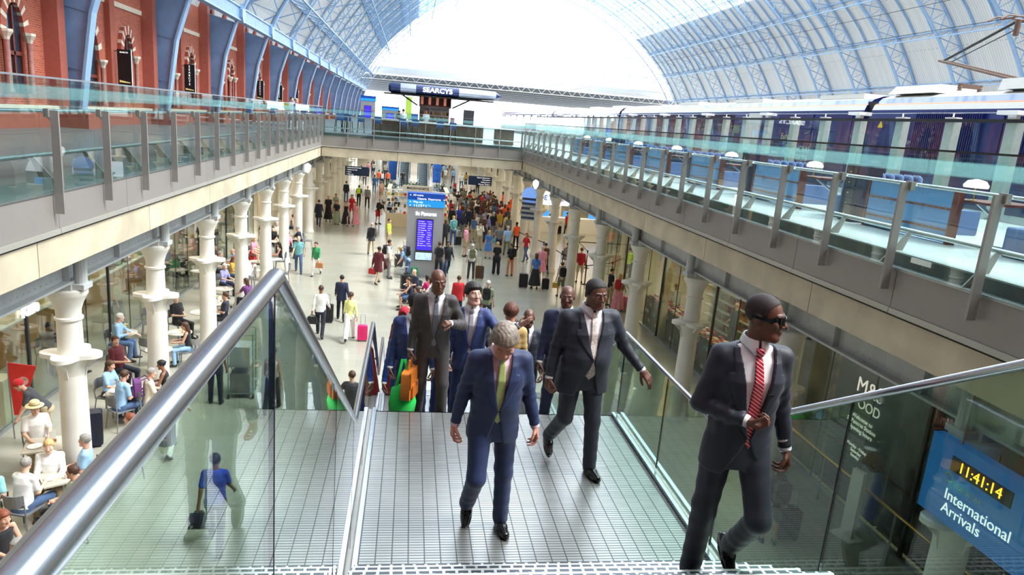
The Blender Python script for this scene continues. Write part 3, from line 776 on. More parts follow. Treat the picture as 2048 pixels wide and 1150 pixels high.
# ================================================================= THE FIGURE
def nrm(v): v = np.asarray(v, float); return v/max(1e-9, np.linalg.norm(v))
DEF = dict(lean=0, twist=0, sidelean=0, hy=0, hp=0, hr=0, b=1.0, belly=0.0,
    lsw=0, lab=3, lkn=2, rsw=0, rab=3, rkn=2, lft=0, rft=0,
    laS=0, laA=8, laE=12, laI=0, raS=0, raA=8, raE=12, raI=0, lc=0.35, rc=0.35, lhr=0, rhr=0, ground=None)
def skeleton(P):
    d = math.radians
    J = {}
    l = d(P['lean']); tw = d(P['twist']); sl = d(P['sidelean'])
    s0 = np.array([math.cos(tw), math.sin(tw), 0.0]); fw0 = np.array([math.sin(tw), -math.cos(tw), 0.0])
    u = np.array([0, 0, 1.0])*math.cos(l)+fw0*math.sin(l); u = nrm(u+s0*math.sin(sl)); fw = nrm(fw0-u*(fw0@u)); s = np.cross(u, -fw); s = nrm(s)*np.sign(s@s0)
    J['u'], J['fw'], J['s'] = u, fw, s
    def dirv(side, sw, ab, S=np.array([1., 0, 0]), FW=np.array([0, -1., 0]), U=np.array([0, 0, 1.])):
        return nrm(S*side*math.sin(ab)+FW*math.sin(sw)*math.cos(ab)-U*math.cos(sw)*math.cos(ab))
    legs = {}
    for k, side in (('l', 1), ('r', -1)):
        hip = np.array([side*0.092, 0, -0.02]); th = dirv(side, d(P[k+'sw']), d(P[k+'ab'])); kn = hip+th*0.44
        sh = dirv(side, d(P[k+'sw']-P[k+'kn']), d(P[k+'ab'])*0.6); an = kn+sh*0.42
        legs[k] = (hip, kn, an)
    zmin = min(legs['l'][2][2], legs['r'][2][2]) if P['ground'] is None else legs[P['ground']][2][2]
    pz = 0.095-zmin; p0 = np.array([0, 0, pz])
    J['p'] = p0
    for k, side in (('l', 1), ('r', -1)):
        J[k+'hip'], J[k+'kn'], J[k+'an'] = [q+p0 for q in legs[k]]
        a = d(P[k+'ft']); J[k+'toe'] = np.array([side*0.12, -math.cos(a), math.sin(a)])
    B = P['b']
    J['neck'] = p0+u*0.555; J['chest'] = p0+u*0.38
    for k, side in (('l', 1), ('r', -1)):
        sh = p0+u*0.462+s*side*0.168*B; J[k+'sh'] = sh
        up = dirv(side, d(P[k+'aS']), d(P[k+'aA']), s, fw, u); el = sh+up*0.285; J[k+'el'] = el
        fo = dirv(side, d(P[k+'aS']+P[k+'aE']), d(P[k+'aA']-P[k+'aI']), s, fw, u); J[k+'wr'] = el+fo*0.255; J[k+'hd'] = fo
        th = nrm(fw-fo*(fw@fo)); 
        if abs(fw@fo) > 0.8: th = nrm(u-fo*(u@fo))
        pn = np.cross(fo, th)*(-side); pn = pn if pn@(s*-side) > 0 or True else -pn
        # palm looks inwards for a hanging arm
        if pn@(s*side) > 0: pn = -pn
        a = d(P[k+'hr_'] if k+'hr_' in P else P[k+'hr']) if False else d(P[k+'hr'])
        th2 = th*math.cos(a)+pn*math.sin(a); pn2 = pn*math.cos(a)-th*math.sin(a)
        J[k+'th'], J[k+'pn'] = th2, pn2
    hy, hp, hr = d(P['hy']), d(P['hp']), d(P['hr'])
    hf = nrm(fw*math.cos(hy)+s*math.sin(hy)); hu = nrm(u*0.6+np.array([0, 0, 0.4])); hf = nrm(hf-hu*(hf@hu)); hs = np.cross(-hf, hu)*-1
    hf2 = hf*math.cos(hp)-hu*math.sin(hp); hu2 = hu*math.cos(hp)+hf*math.sin(hp)
    hs = nrm(np.cross(hf2, hu2)); hs = hs*np.sign(hs@(s+0.3*fw*0)) if abs(hs@s) > 0.05 else hs
    hu3 = hu2*math.cos(hr)+hs*math.sin(hr); hs3 = hs*math.cos(hr)-hu2*math.sin(hr)
    J['hf'], J['hu'], J['hs'] = hf2, hu3, hs3
    J['head'] = J['neck']+hu2*0.135+hf2*0.022
    return J
def headcoord(J, p):
    q = p-J['head']; return np.stack([q@J['hs'], -(q@J['hf']), q@J['hu']], 1)
def head_sdf(q, fine=True, fat=1.0):
    x = np.abs(q[:, 0]); qs = np.stack([x, q[:, 1], q[:, 2]], 1)
    d = elld(q, (0, 0.012, 0.036), (0.074*fat, 0.096, 0.086))
    d = smin(d, elld(q, (0, -0.034, -0.032), (0.058*fat, 0.060, 0.084)), 0.035)
    d = smin(d, capd(qs, (0.018, -0.068, -0.092), (0.0, -0.072, -0.098), 0.026, 0.026), 0.025)
    d = smin(d, capd(qs, (0.05*fat, -0.01, -0.06), (0.03, -0.055, -0.092), 0.018*fat, 0.018*fat), 0.03)
    d = smin(d, elld(qs, (0.042, -0.066, -0.018), (0.024*fat, 0.024, 0.028)), 0.02)
    nose = capd(q, (0, -0.090, 0.018), (0, -0.112, -0.022), 0.008, 0.0135)
    d = smin(d, nose, 0.010)
    d = smin(d, elld(qs, (0.014, -0.103, -0.027), (0.010, 0.012, 0.008)), 0.007)
    if fine:
        d = smin(d, capd(qs, (0.014, -0.090, 0.030), (0.046, -0.080, 0.031), 0.009, 0.007), 0.010)
        d = smax(d, -elld(qs, (0.031, -0.104, 0.008), (0.017, 0.016, 0.011)), 0.010)
        d = smin(d, elld(qs, (0.031, -0.0795, 0.0075), (0.0155, 0.0135, 0.0125)), 0.003)
        d = smin(d, capd(qs, (0.0, -0.0985, -0.054), (0.019, -0.092, -0.056), 0.0065, 0.004), 0.005)
        d = smin(d, capd(qs, (0.0, -0.0965, -0.067), (0.015, -0.092, -0.066), 0.0075, 0.005), 0.005)
        d = smax(d, -capd(qs, (0.0, -0.106, -0.0605), (0.021, -0.098, -0.061), 0.0022, 0.0015), 0.003)
    d = smin(d, elld(qs, (0.077*fat, 0.012, -0.004), (0.010, 0.020, 0.031)), 0.006)
    return d
def head_mats(q):
    x = np.abs(q[:, 0]); m_ = np.zeros(len(q), int)
    ey = (((x-0.031)/0.0125)**2+((q[:, 2]-0.0075)/0.0046)**2 < 1) & (q[:, 1] < -0.078); m_[ey] = 1
    m_[ey & (((x-0.031)**2+(q[:, 2]-0.0075)**2) < 0.0056**2)] = 2
    lip = (x < 0.020) & (q[:, 1] < -0.091) & (q[:, 2] > -0.073) & (q[:, 2] < -0.050); m_[lip] = 3
    br = (x > 0.012) & (x < 0.049) & (np.abs(q[:, 2]-0.036+(x-0.034)**2*9) < 0.0030) & (q[:, 1] < -0.07); m_[br] = 4
    return m_
def hand_sdf(p, J, k, curl, sc=1.0):
    w, dd, th, pn = J[k+'wr'], J[k+'hd'], J[k+'th'], J[k+'pn']
    q0 = p-w; q = np.stack([q0@dd, q0@th, q0@pn], 1)/sc   # along, thumb side, palm
    d = capd(q, (-0.03, 0, 0), (0.02, 0, 0), 0.026, 0.024)
    for i, ty in enumerate((0.027, 0.009, -0.009, -0.026)):
        d = smin(d, capd(q, (0.01, ty*0.6, 0), (0.082-0.004*abs(i-1), ty, 0), 0.016, 0.0115), 0.014)
    for i, (ty, L) in enumerate(((0.028, 1.0), (0.0095, 1.1), (-0.0095, 1.02), (-0.027, 0.82))):
        a = np.array([0.082-0.004*abs(i-1), ty, 0.0]); ang = 0.0; r = 0.0095
        f = np.full(len(q), 9.0)
        for seg, c in ((0.043, curl*(0.8+0.15*i)), (0.028, curl*1.1), (0.022, curl*0.7)):
            ang += c; b = a+np.array([math.cos(ang), ty*0.9*(1 if seg == 0.043 and curl < 0.6 else 0), math.sin(ang)])*seg*L
            f = np.minimum(f, capd(q, a, b, r, r-0.0008)); a = b; r -= 0.001
        d = smin(d, f, 0.005)
    a = np.array([0.018, 0.02, 0.004]); t1 = nrm([0.70, 0.62, 0.30+0.3*curl])
    b = a+t1*0.040; c = b+nrm([0.85, 0.30-0.2*curl, 0.25+0.6*curl])*0.034; e = c+nrm([0.9, 0.05-0.2*curl, 0.3+0.7*curl])*0.026
    d = smin(d, np.minimum(np.minimum(capd(q, a, b, 0.015, 0.012), capd(q, b, c, 0.0115, 0.0105)), capd(q, c, e, 0.0105, 0.0085)), 0.008)
    return d*sc
def tc(J, p):
    q = p-J['p']; return q@J['s'], q@J['fw'], q@J['u']
def torso_prof(J, p, off=0.0, b=1.0, belly=0.0, z0=-0.20, z1=0.53, shoulder=True, hem=1.0, fem=False):
    X, Y, Z = tc(J, p)
    zk = [-0.25, -0.10, 0.02, 0.12, 0.22, 0.36, 0.46, 0.52, 0.58]
    if fem: rx = [0.175, 0.178, 0.160, 0.132, 0.142, 0.155, 0.145, 0.10, 0.05]; ry = [0.115, 0.12, 0.105, 0.09, 0.10, 0.118, 0.09, 0.065, 0.04]
    else: rx = [0.182*hem, 0.178, 0.168, 0.160, 0.165, 0.178, 0.150, 0.085, 0.05]; ry = [0.118*hem, 0.12, 0.115, 0.110, 0.115, 0.122, 0.10, 0.072, 0.04]
    cyk = [0, 0, 0.005, 0.008, 0.010, 0.006, -0.004, -0.012, -0.012]
    Rx = np.interp(Z, zk, rx)*b+off; by = belly*np.exp(-((Z-0.12)/0.14)**2); Ry = np.interp(Z, zk, ry)*(0.6+0.4*b)+off+by*0.6; Cy = np.interp(Z, zk, cyk)+by*0.4
    Rx = np.maximum(Rx, 0.02); Ry = np.maximum(Ry, 0.02)
    n = 2.35
    d = ((np.abs(X)/Rx)**n+(np.abs(Y-Cy)/Ry)**n)**(1/n)-1
    d = d*np.minimum(Rx, Ry)
    if shoulder:
        d = smin(d, capd(p, J['lsh']-J['s']*0.01*b+J['u']*0.004, J['lsh']-J['s']*0.10*b+J['u']*0.055, 0.050+off, 0.036+off), 0.04)
        d = smin(d, capd(p, J['rsh']+J['s']*0.01*b+J['u']*0.004, J['rsh']+J['s']*0.10*b+J['u']*0.055, 0.050+off, 0.036+off), 0.04)
    d = smax(d, z0-Z, 0.012); d = smax(d, Z-z1, 0.02)
    return d
def fold(p, a, b, amp, fr, ph):
    """wrinkles around a joint between a and b"""
    m_ = (a+b)/2; ax = nrm(b-a); q = p-m_; t = q@ax
    o = np.cross(ax, [0.3, 1, 0.2]); s2 = q@nrm(o)
    return amp*np.sin(fr*t+s2*18+ph)*np.exp(-(np.linalg.norm(q, axis=1)/0.16)**2)
def figure_sdfs(P, J):
    b = P['b']
    S = {}
    fine = P.get('fine', False); fem = P.get('fem', False); bel = P['belly']
    def limbs_body(p):
        d = near(p, J['head'], 0.24, lambda q: head_sdf(headcoord(J, q), fine, P.get('fat', 1.0)))
        nk = 0.056*(0.85 if fem else 1)*P.get('fat', 1.0)
        d = smin(d, capd(p, J['neck']-J['u']*0.03, J['head']-J['hu']*0.05+J['hf']*-0.016, nk, nk*0.95), 0.02)
        d = smin(d, torso_prof(J, p, -0.042, b, bel*0.8, -0.08, 0.50, fem=fem), 0.02)
        for k in 'lr':
            d = smin(d, capd(p, J[k+'sh'], J[k+'el'], 0.045, 0.038), 0.03)
            f = capd(p, J[k+'el'], J[k+'wr'], 0.038, 0.025)
            d = smin(d, f, 0.02)
            if fine: d = np.minimum(d, near(p, J[k+'wr']+J[k+'hd']*0.08, 0.17, lambda q: hand_sdf(q, J, k, P[k+'c'], P.get('hs', 1.0))))
            else: 
                w = J[k+'wr']; dd = J[k+'hd']; pn = J[k+'pn']
                d = smin(d, capd(p, w, w+dd*0.07, 0.028, 0.030), 0.02)
                d = smin(d, capd(p, w+dd*0.08, w+dd*0.15+pn*0.04, 0.024, 0.016), 0.02)
            d = smin(d, capd(p, J[k+'hip'], J[k+'kn'], 0.075*(0.6+0.4*b), 0.05), 0.03)
            d = smin(d, capd(p, J[k+'kn'], J[k+'an']-np.array([0, 0, 0.03]), 0.050, 0.030), 0.02)
        return d
    S['body'] = limbs_body
    off = P.get('toff', 0.0); sl = P.get('sleeve', 'long')
    def top(p):
        d = torso_prof(J, p, 0.004+off, b, bel, P.get('hemz', -0.14), P.get('neckz', 0.535), hem=P.get('hem', 1.0), fem=fem)
        for k in 'lr':
            r0 = 0.057+off*0.6
            if sl == 'none': continue
            if sl == 'short':
                m_ = J[k+'sh']+(J[k+'el']-J[k+'sh'])*0.72; d = smin(d, capd(p, J[k+'sh'], m_, r0, 0.057+off), 0.03)
            else:
                d = smin(d, capd(p, J[k+'sh'], J[k+'el'], r0*(0.6+0.4*b), 0.048+off*0.5), 0.032)
                w = J[k+'wr']-J[k+'hd']*0.012
                d = smin(d, capd(p, J[k+'el'], w, 0.048+off*0.5, 0.036+off*0.4), 0.02)
                ax = J[k+'hd']; cut = (p-w)@ax
                near = np.linalg.norm(p-w, axis=1) < 0.09
                d = np.where(near, smax(d, cut, 0.006), d)
                if fine:
                    d = d+fold(p, J[k+'sh'], J[k+'wr'], 0.0045, 75, 0.3)+fold(p, J[k+'el'], J[k+'wr'], 0.003, 90, 1.3)
        if fine:
            X, Y, Z = tc(J, p); d = d+0.0035*np.sin(26*Z+10*X*np.sign(X)+6)*np.exp(-((Z-0.08)/0.12)**2)
        return d
    S['top'] = top
    bt = P.get('bottom', 'trousers')
    def bottom(p):
        lw = P.get('legw', 1.0)
        d = torso_prof(J, p, 0.0 if P.get('tuck', True) else 0.0, b, bel*0.7, -0.16, P.get('waist', 0.07), False, fem=fem)
        if bt in ('skirt', 'dress'):
            L = P.get('skirtlen', 0.55); X, Y, Z = p[:, 0]-J['p'][0], p[:, 1]-J['p'][1], p[:, 2]-J['p'][2]
            fl = P.get('flare', 0.10); r = 0.165+np.clip(-Z/0.6, 0, 1.4)*fl
            rr = np.sqrt((X/1.05)**2+(Y/0.85)**2); e = (rr-r+0.008*np.sin(9*np.arctan2(Y, X)))*0.9
            e = smax(e, Z-0.03, 0.02); e = np.maximum(e, -L-Z); return smin(d, e, 0.03)
        for k in 'lr':
            h_, kn, an = J[k+'hip'], J[k+'kn'], J[k+'an']
            if bt == 'shorts':
                d = smin(d, capd(p, h_, h_+(kn-h_)*0.8, 0.092, 0.088), 0.03)
            else:
                e = capd(p, h_+np.array([0, 0, -0.02]), kn, 0.092*lw*(0.5+0.5*b), 0.068*lw); e = smin(e, capd(p, kn, an-nrm(an-kn)*-0.01, 0.068*lw, 0.060*lw), 0.03)
                if fine: e = e+fold(p, h_, an, 0.004, 48, 0.7)+fold(p, kn, an+nrm(an-kn)*0.25, 0.0022, 62, 2.0)+fold(p, h_, h_+(kn-h_)*0.4, 0.003, 50, 1.0)
                cut = (p-an)@nrm(an-kn)-0.055
                near = np.linalg.norm(p-an, axis=1) < 0.16
                e = np.where(near, smax(e, cut, 0.006), e)
                d = smin(d, e, 0.025)
        return d
    S['bottom'] = bottom
    def shoe(k):
        def f(p):
            an = J[k+'an']; t = nrm(J[k+'toe']); sh = nrm(an-J[k+'kn']); 
            s_ = nrm(np.cross(t, [0, 0, 1])); up = nrm(np.cross(s_, t))
            q0 = p-an; q = np.stack([q0@s_, q0@t, q0@up], 1)
            d = capd(q, (0, -0.035, -0.055), (0, 0.06, -0.062), 0.040, 0.040)
            d = smin(d, capd(q, (0, 0.06, -0.066), (0.004, 0.155, -0.074), 0.042, 0.028), 0.02)
            d = smin(d, capd(q, (0, -0.02, -0.02), (0, 0.0, -0.045), 0.042, 0.042), 0.02)
            d = smax(d, -0.092-q[:, 2], 0.006)
            sole = np.maximum(np.maximum(-0.095-q[:, 2], q[:, 2]+0.078), ((q[:, 0]/0.047)**2+((q[:, 1]-0.055)/0.135)**2)**0.5*0.047-0.047)
            d = np.minimum(d, sole)
            return smax(d, q[:, 2]-0.02, 0.01)
        return f
    S['shoe_l'], S['shoe_r'] = shoe('l'), shoe('r')
    hs_ = P.get('hair', 'short'); th = P.get('hairt', 0.010)
    def hair(p):
        q = headcoord(J, p); d0 = head_sdf(q, False, P.get('fat', 1.0)); ax = np.abs(q[:, 0])
        n_ = 0
        if fine and th > 0.012: n_ = 0.0011*np.sin(q[:, 0]*210+np.sin(q[:, 1]*45)*3+q[:, 2]*60+q[:, 1]*40)*np.clip((q[:, 2]+0.02)/0.05, 0, 1)
        t_ = th*(0.55+0.45*np.clip((q[:, 2]+0.03)/0.09, 0, 1))
        zm = np.interp(q[:, 1], [-0.10, -0.075, -0.05, -0.02, 0.03, 0.06, 0.11], [0.068, 0.062, 0.045, -0.012, 0.006, -0.055, -0.062])+P.get('hairline', 0.0)*(q[:, 1] < -0.04)
        t_ = t_*np.clip((q[:, 2]-zm)/(0.012+th*0.9), 0.12, 1.0); d = d0-t_+n_
        d = smax(d, zm-q[:, 2], 0.006)
        if hs_ in ('long', 'bob'):
            L = 0.22 if hs_ == 'long' else 0.10
            e = capd(np.stack([ax, q[:, 1], q[:, 2]], 1), (0.045, 0.045, 0.03), (0.05, 0.055, -L*0.6), 0.045, 0.038)
            e = smin(e, capd(q, (0, 0.06, 0.03), (0, 0.085, -L), 0.065, 0.05), 0.03); e = smax(e, -(q[:, 1]+0.012-0.4*np.clip(ax-0.06, 0, 1)), 0.01)
            d = smin(d, e, 0.02)
        if hs_ == 'bun': d = smin(d, elld(q, (0, 0.11, 0.06), (0.035, 0.03, 0.035)), 0.01)
        if hs_ == 'pony': d = smin(d, capd(q, (0, 0.10, 0.05), (0, 0.13, -0.12), 0.03, 0.018), 0.02)
        return d
    S['hair'] = hair
    def scarf(p):
        q = headcoord(J, p); d = head_sdf(q, False)-0.018
        face = elld(q, (0, -0.10, -0.018), (0.055, 0.08, 0.078)); d = smax(d, -face, 0.01)
        e = capd(q, (0, 0.01, -0.08), (0, 0.03, -0.30), 0.10, 0.20); e = smax(e, -0.30-q[:, 2], 0.02); e = smax(e, -(-face-0.0), 0.01) if False else smax(e, -face, 0.01)
        return smin(d, e, 0.04)
    S['scarf'] = scarf
    return S
# ================================================================= PERSON BUILDERS
SK = {}
def LP_(l, s): return l or (int(s[0]*0.92), int(s[1]*0.74), int(s[2]*0.76))
def skin(rgb):
    m_ = mat('skin_%d_%d_%d' % rgb, rgb, 0.42 if sum(rgb) < 330 else 0.5, noise=0.05, scale=14, spec=0.5)
    return m_
def cloth(rgb, rough=0.8, name='cloth', sheen=0.15): return mat('%s_%d_%d_%d' % ((name,)+rgb), rgb, rough, noise=0.07, scale=9, sheen=sheen)
LIPD = (118, 74, 66); EYEW = mat('eye_white', (226, 222, 214), 0.2, noise=0); IRIS = mat('dark_iris', (28, 18, 14), 0.15, noise=0)
def bbox(J, keys, m_):
    a = np.array([J[k] for k in keys]); return a.min(0)-m_, a.max(0)+m_
ALLK = ['head', 'neck', 'p', 'lsh', 'rsh', 'lel', 'rel', 'lwr', 'rwr', 'lkn', 'rkn', 'lan', 'ran']
def put(name, me, mats, parent, cut=True):
    if me is None: return None
    o = bpy.data.objects.new(name, me); col.objects.link(o)
    if len(me.materials) < len(mats):
        while len(me.materials) < len(mats): me.materials.append(None)
    for i, m_ in enumerate(mats):
        o.material_slots[i].link = 'OBJECT'; o.material_slots[i].material = m_
    setparent(o, parent); return o
def suit_parts(P, J, h):
    """jacket with a cut-away V, lapels, shirt, collar, tie"""
    b, bel = P['b'], P['belly']; S = figure_sdfs(P, J); out = []
    zb = P.get('zb', 0.13); vw = P.get('vw', 0.085); zt = 0.50; cut = P.get('cut', 0.35)
    full = S['top']
    base = lambda p, off: torso_prof(J, p, 0.004+P.get('toff', 0)+off, b, bel, P.get('hemz', -0.14), 0.54, hem=P.get('hem', 1.0))
    def vwid(Z): return np.where(Z > zb, 0.004+(np.clip((Z-zb)/(zt-zb), 0, 1))**0.85*vw, (zb-Z)*cut)
    def jac(p):
        d = full(p); X, Y, Z = tc(J, p)
        hole = np.maximum(np.abs(X)-vwid(Z), 0.0-Y)*0.8
        d = smax(d, -hole, 0.004)
        # open neck at the back too
        nh = elld(p, J['neck']+J['u']*0.015, (0.068, 0.068, 0.05)); return smax(d, -nh, 0.006)
    out.append(('jacket', jac, bbox(J, ['lsh', 'rsh', 'lel', 'rel', 'lwr', 'rwr', 'p', 'neck'], 0.24), h))
    for sgn in (1, -1):
        def lap(p, sgn=sgn):
            X, Y, Z = tc(J, p); w = vwid(Z); ax = X*sgn
            lw = np.interp(Z, [zb, zb+0.06, 0.36, 0.40, 0.405, 0.52], [0.0, 0.028, 0.078, 0.068, 0.045, 0.03])*b
            reg = np.maximum(np.maximum(w-0.003-ax, ax-w-lw), np.maximum(-Y+0.02, np.maximum(zb+0.005-Z, Z-0.53)))
            return smax(np.maximum(base(p, 0.009), -base(p, -0.004)), reg*0.85, 0.003)
        out.append(('lapel', lap, (J['p']-0.35+[0, 0, 0.35], J['neck']+0.25), min(h, 0.005)))
    if P.get('square'):
        def sq(p):
            X, Y, Z = tc(J, p); reg = np.maximum(np.abs(X-0.105*b)-0.022-0.008*np.sin(X*200), np.abs(Z-0.345)-0.011-0.006*np.sin(X*260)); return np.maximum(np.maximum(base(p, 0.008), -base(p, -0.01)), np.maximum(reg, -Y))
        out.append(('pocket_square', sq, (J['p']-0.3+[0, 0, 0.4], J['neck']+0.2), 0.005))
    def shirt(p):
        X, Y, Z = tc(J, p)
        d = torso_prof(J, p, -0.012, b, bel, -0.07, 0.535)
        for k in 'lr':
            w = J[k+'wr']; d = np.minimum(d, near(p, w, 0.14, lambda q, w=w, k=k: smax(capd(q, w-J[k+'hd']*0.08, w+J[k+'hd']*0.01, 0.037, 0.034), (q-w)@J[k+'hd']-0.012, 0.003)))
        return d
    out.append(('shirt', shirt, bbox(J, ['lsh', 'rsh', 'lel', 'rel', 'lwr', 'rwr', 'p', 'neck'], 0.12), 0.006))
    def collar(p):
        q = p-J['neck']; X, Y, Z = q@J['s'], q@J['fw'], q@J['u']; r = np.sqrt(X*X+(Y+0.004)**2)
        ang = np.arctan2(np.abs(X), Y); rad = 0.072*P.get('fat', 1)+0.012*np.clip(-Z/0.04, -1, 1)
        lowz = np.interp(ang, [0, 0.35, 0.7, 1.2, 3.2], [-0.060, -0.062, -0.035, -0.02, -0.005])
        d = np.abs(r-rad)-0.0055; d = np.maximum(d, Z-0.028-0.010*np.cos(ang-PI)); d = np.maximum(d, lowz-Z); return np.maximum(d, (0.12-ang)*0.07)*0.85
    out.append(('shirt_collar', collar, (J['neck']-0.13, J['neck']+0.13), 0.0045))
    if P.get('tie', True):
        tz = P.get('tiez', zb-0.05)
        def tie(p):
            X, Y, Z = tc(J, p); X = X-P.get('tiex', 0)*(0.5-Z)
            w = np.interp(Z, [tz-0.045, tz, 0.46, 0.505], [0.0, 0.044, 0.022, 0.016]); reg = np.maximum(np.abs(X)-w, np.maximum(tz-0.045-Z, Z-0.505))
            d = np.maximum(np.maximum(torso_prof(J, p, 0.003, b, bel, -0.2, 0.6), -torso_prof(J, p, -0.012, b, bel, -0.3, 0.7)), np.maximum(reg, -Y))
            q = p-(J['neck']-J['u']*0.040+J['fw']*0.083); X2 = q@J['s']; Z2 = q@J['u']; Y2 = q@J['fw']
            kn = np.maximum(np.abs(X2)-0.016-0.25*np.clip(Z2+0.02, -0.02, 0.04), np.maximum(np.abs(Z2)-0.021, np.abs(Y2)-0.012))
            return smin(d, kn, 0.01)*0.8
        out.append(('tie', tie, (J['p']-[0.25, 0.4, 0.2], J['neck']+[0.25, 0.3, 0.15]), 0.005))
    return out, S
def hero(label, P0, loc, rz, skn, suit, shirt_m, tie_m, shoe_m, hair_m, lips=None, h=0.004, hc=0.007, scale=1.0, extra=None, trouser_m=None, group=None, zoff=0.0):
    P = dict(DEF); P['fine'] = True; P.update(P0); J = skeleton(P)
    parts, S = suit_parts(P, J, hc)
    e = empty('person', loc, rz, label, 'person', group, s=scale)
    me = sdf_mesh('body', S['body'], *bbox(J, ALLK, 0.26), h, lambda c: head_mats(headcoord(J, c)), it=1)
    put('body', me, [skin(skn), EYEW, IRIS, mat('lips_%d_%d_%d' % LP_(lips, skn), LP_(lips, skn), 0.4), hair_m], e)
    made = {}
    for n, f, (lo, hi), hh in parts:
        m_ = {'jacket': suit, 'lapel': suit, 'shirt': shirt_m, 'shirt_collar': shirt_m, 'tie': tie_m, 'pocket_square': M['white']}[n]
        pa = e
        if n in ('lapel', 'pocket_square'): pa = made['jacket']
        if n == 'shirt_collar': pa = made['shirt']
        made[n] = put(n, sdf_mesh(n, f, lo, hi, hh, it=1), [m_], pa)
    put('trousers', sdf_mesh('trousers', S['bottom'], *bbox(J, ['p', 'lkn', 'rkn', 'lan', 'ran'], 0.24), hc), [trouser_m or suit], e)
    for k in 'lr': put('shoe', sdf_mesh('shoe', S['shoe_'+k], J[k+'an']-0.22, J[k+'an']+0.22, 0.005), [shoe_m], e)
    if P.get('hair') != 'none': put('hair', sdf_mesh('hair', S['hair'], J['head']-0.2, J['head']+0.2, 0.0045), [hair_m], e)
    if extra: extra(e, J, P, S)
    return e, J
# ---- crowd templates with shared meshes
POSES = dict(
    stand=dict(laS=2, raS=4, lsw=2, rsw=-2),
    stand2=dict(laS=10, laE=40, laI=20, raS=2, rsw=4, lab=5, rab=5),
    phone=dict(laS=25, laE=85, laI=35, raS=30, raE=90, raI=35, hp=28),
    walk=dict(lsw=22, lkn=6, rsw=-16, rkn=18, rft=-30, laS=-20, laE=18, raS=24, raE=22, lean=3),
    walk2=dict(rsw=20, rkn=4, lsw=-18, lkn=26, lft=-35, raS=-18, raE=15, laS=20, laE=30, lean=4, hy=-12),
    pull=dict(lsw=14, lkn=4, rsw=-14, rkn=16, rft=-25, raS=-28, raE=6, raA=14, laS=12, laE=30),
    hips=dict(laA=38, laE=70, laI=70, laS=-10, raS=4, hy=25),
    fold=dict(laS=20, laE=80, laI=75, raS=20, raE=80, raI=75),
    sit=dict(lsw=82, lkn=86, rsw=80, rkn=84, lab=9, rab=9, laS=28, laE=62, laI=22, raS=24, raE=66, raI=18, hp=8, lean=6),
    sit2=dict(lsw=84, lkn=80, rsw=86, rkn=92, lab=6, rab=12, laS=50, laE=30, laI=15, raS=18, raE=96, raI=25, hp=0, hy=22, lean=12),
    sit3=dict(lsw=80, lkn=88, rsw=82, rkn=86, lab=8, rab=8, laS=5, laE=80, laI=40, raS=8, raE=74, raI=40, hy=-25, hp=4, lean=-6),
    lean=dict(lean=38, hp=10, laS=48, laE=20, raS=40, raE=30, lsw=4, rsw=-4))
TPL = {}
def template(pose, top, bottom, hair, fem, h, extra=()):
    key = (pose, top, bottom, hair, fem, h, tuple(extra))
    if key in TPL: return TPL[key]
    P = dict(DEF); P.update(POSES[pose]); P['fem'] = fem; P['b'] = 0.92 if fem else 1.0
    P.update({'short': dict(sleeve='short', hemz=-0.08, toff=0.002), 'long': dict(hemz=-0.08, toff=0.002), 'jacket': dict(hemz=-0.17, toff=0.012), 'coat': dict(hemz=-0.36, toff=0.02, hem=1.15), 'tank': dict(sleeve='none', neckz=0.46, hemz=-0.06), 'dress': dict(sleeve='short', hemz=-0.10)}[top])
    P['bottom'] = bottom
    if bottom == 'skirt': P.update(skirtlen=0.80, flare=0.10)
    if bottom == 'dress': P.update(skirtlen=0.48, flare=0.12)
    if bottom == 'wide': P.update(bottom='trousers', legw=1.35)
    P['hair'] = hair; P['hairt'] = 0.012 if hair in ('short', 'bald') else 0.02
    P.update(dict(extra)); J = skeleton(P); S = figure_sdfs(P, J); D = {}
    D['body'] = sdf_mesh('body', S['body'], *bbox(J, ALLK, 0.2), h*0.85, lambda c: head_mats(headcoord(J, c)) if h < 0.013 else np.zeros(len(c)))
    D['top'] = sdf_mesh('top', S['top'], *bbox(J, ['lsh', 'rsh', 'lel', 'rel', 'lwr', 'rwr', 'p', 'neck'], 0.2 if top != 'coat' else 0.42), h)
    D['bottom'] = sdf_mesh('bottom', S['bottom'], *bbox(J, ['p', 'lkn', 'rkn', 'lan', 'ran'], 0.3), h)
    for k in 'lr': D['shoe_'+k] = sdf_mesh('shoe', S['shoe_'+k], J[k+'an']-0.2, J[k+'an']+0.2, h*0.8)
    if hair == 'scarf': D['hair'] = sdf_mesh('headscarf', S['scarf'], J['head']-[0.34, 0.34, 0.42], J['head']+[0.34, 0.34, 0.2], h)
    elif hair != 'bald': D['hair'] = sdf_mesh('hair', S['hair'], J['head']-[0.2, 0.2, 0.36], J['head']+0.2, h*0.75)
    D['J'] = J; TPL[key] = D; return D
CN = dict(black=(24, 25, 30), navy=(28, 36, 66), dnavy=(20, 26, 46), white=(240, 240, 238), blue=(70, 120, 190), ltblue=(150, 190, 226), jean=(70, 96, 134), dkjean=(44, 56, 84), grey=(120, 122, 124), dgrey=(60, 62, 66), khaki=(176, 158, 124), beige=(212, 196, 166), red=(196, 30, 40), crimson=(178, 22, 44), maroon=(96, 22, 36), green=(58, 150, 96), brightgreen=(40, 190, 80), teal=(112, 176, 180), olive=(110, 116, 84), sage=(150, 158, 128), yellow=(238, 214, 100), lemon=(240, 242, 160), neon=(196, 230, 50), orange=(240, 96, 40), mustard=(200, 160, 60), pink=(236, 150, 170), hotpink=(238, 40, 120), purple=(110, 60, 120), lilac=(150, 150, 206), tan=(196, 134, 88), brown=(90, 60, 44), royal=(36, 70, 190), aqua=(150, 216, 220), cream=(236, 228, 206))
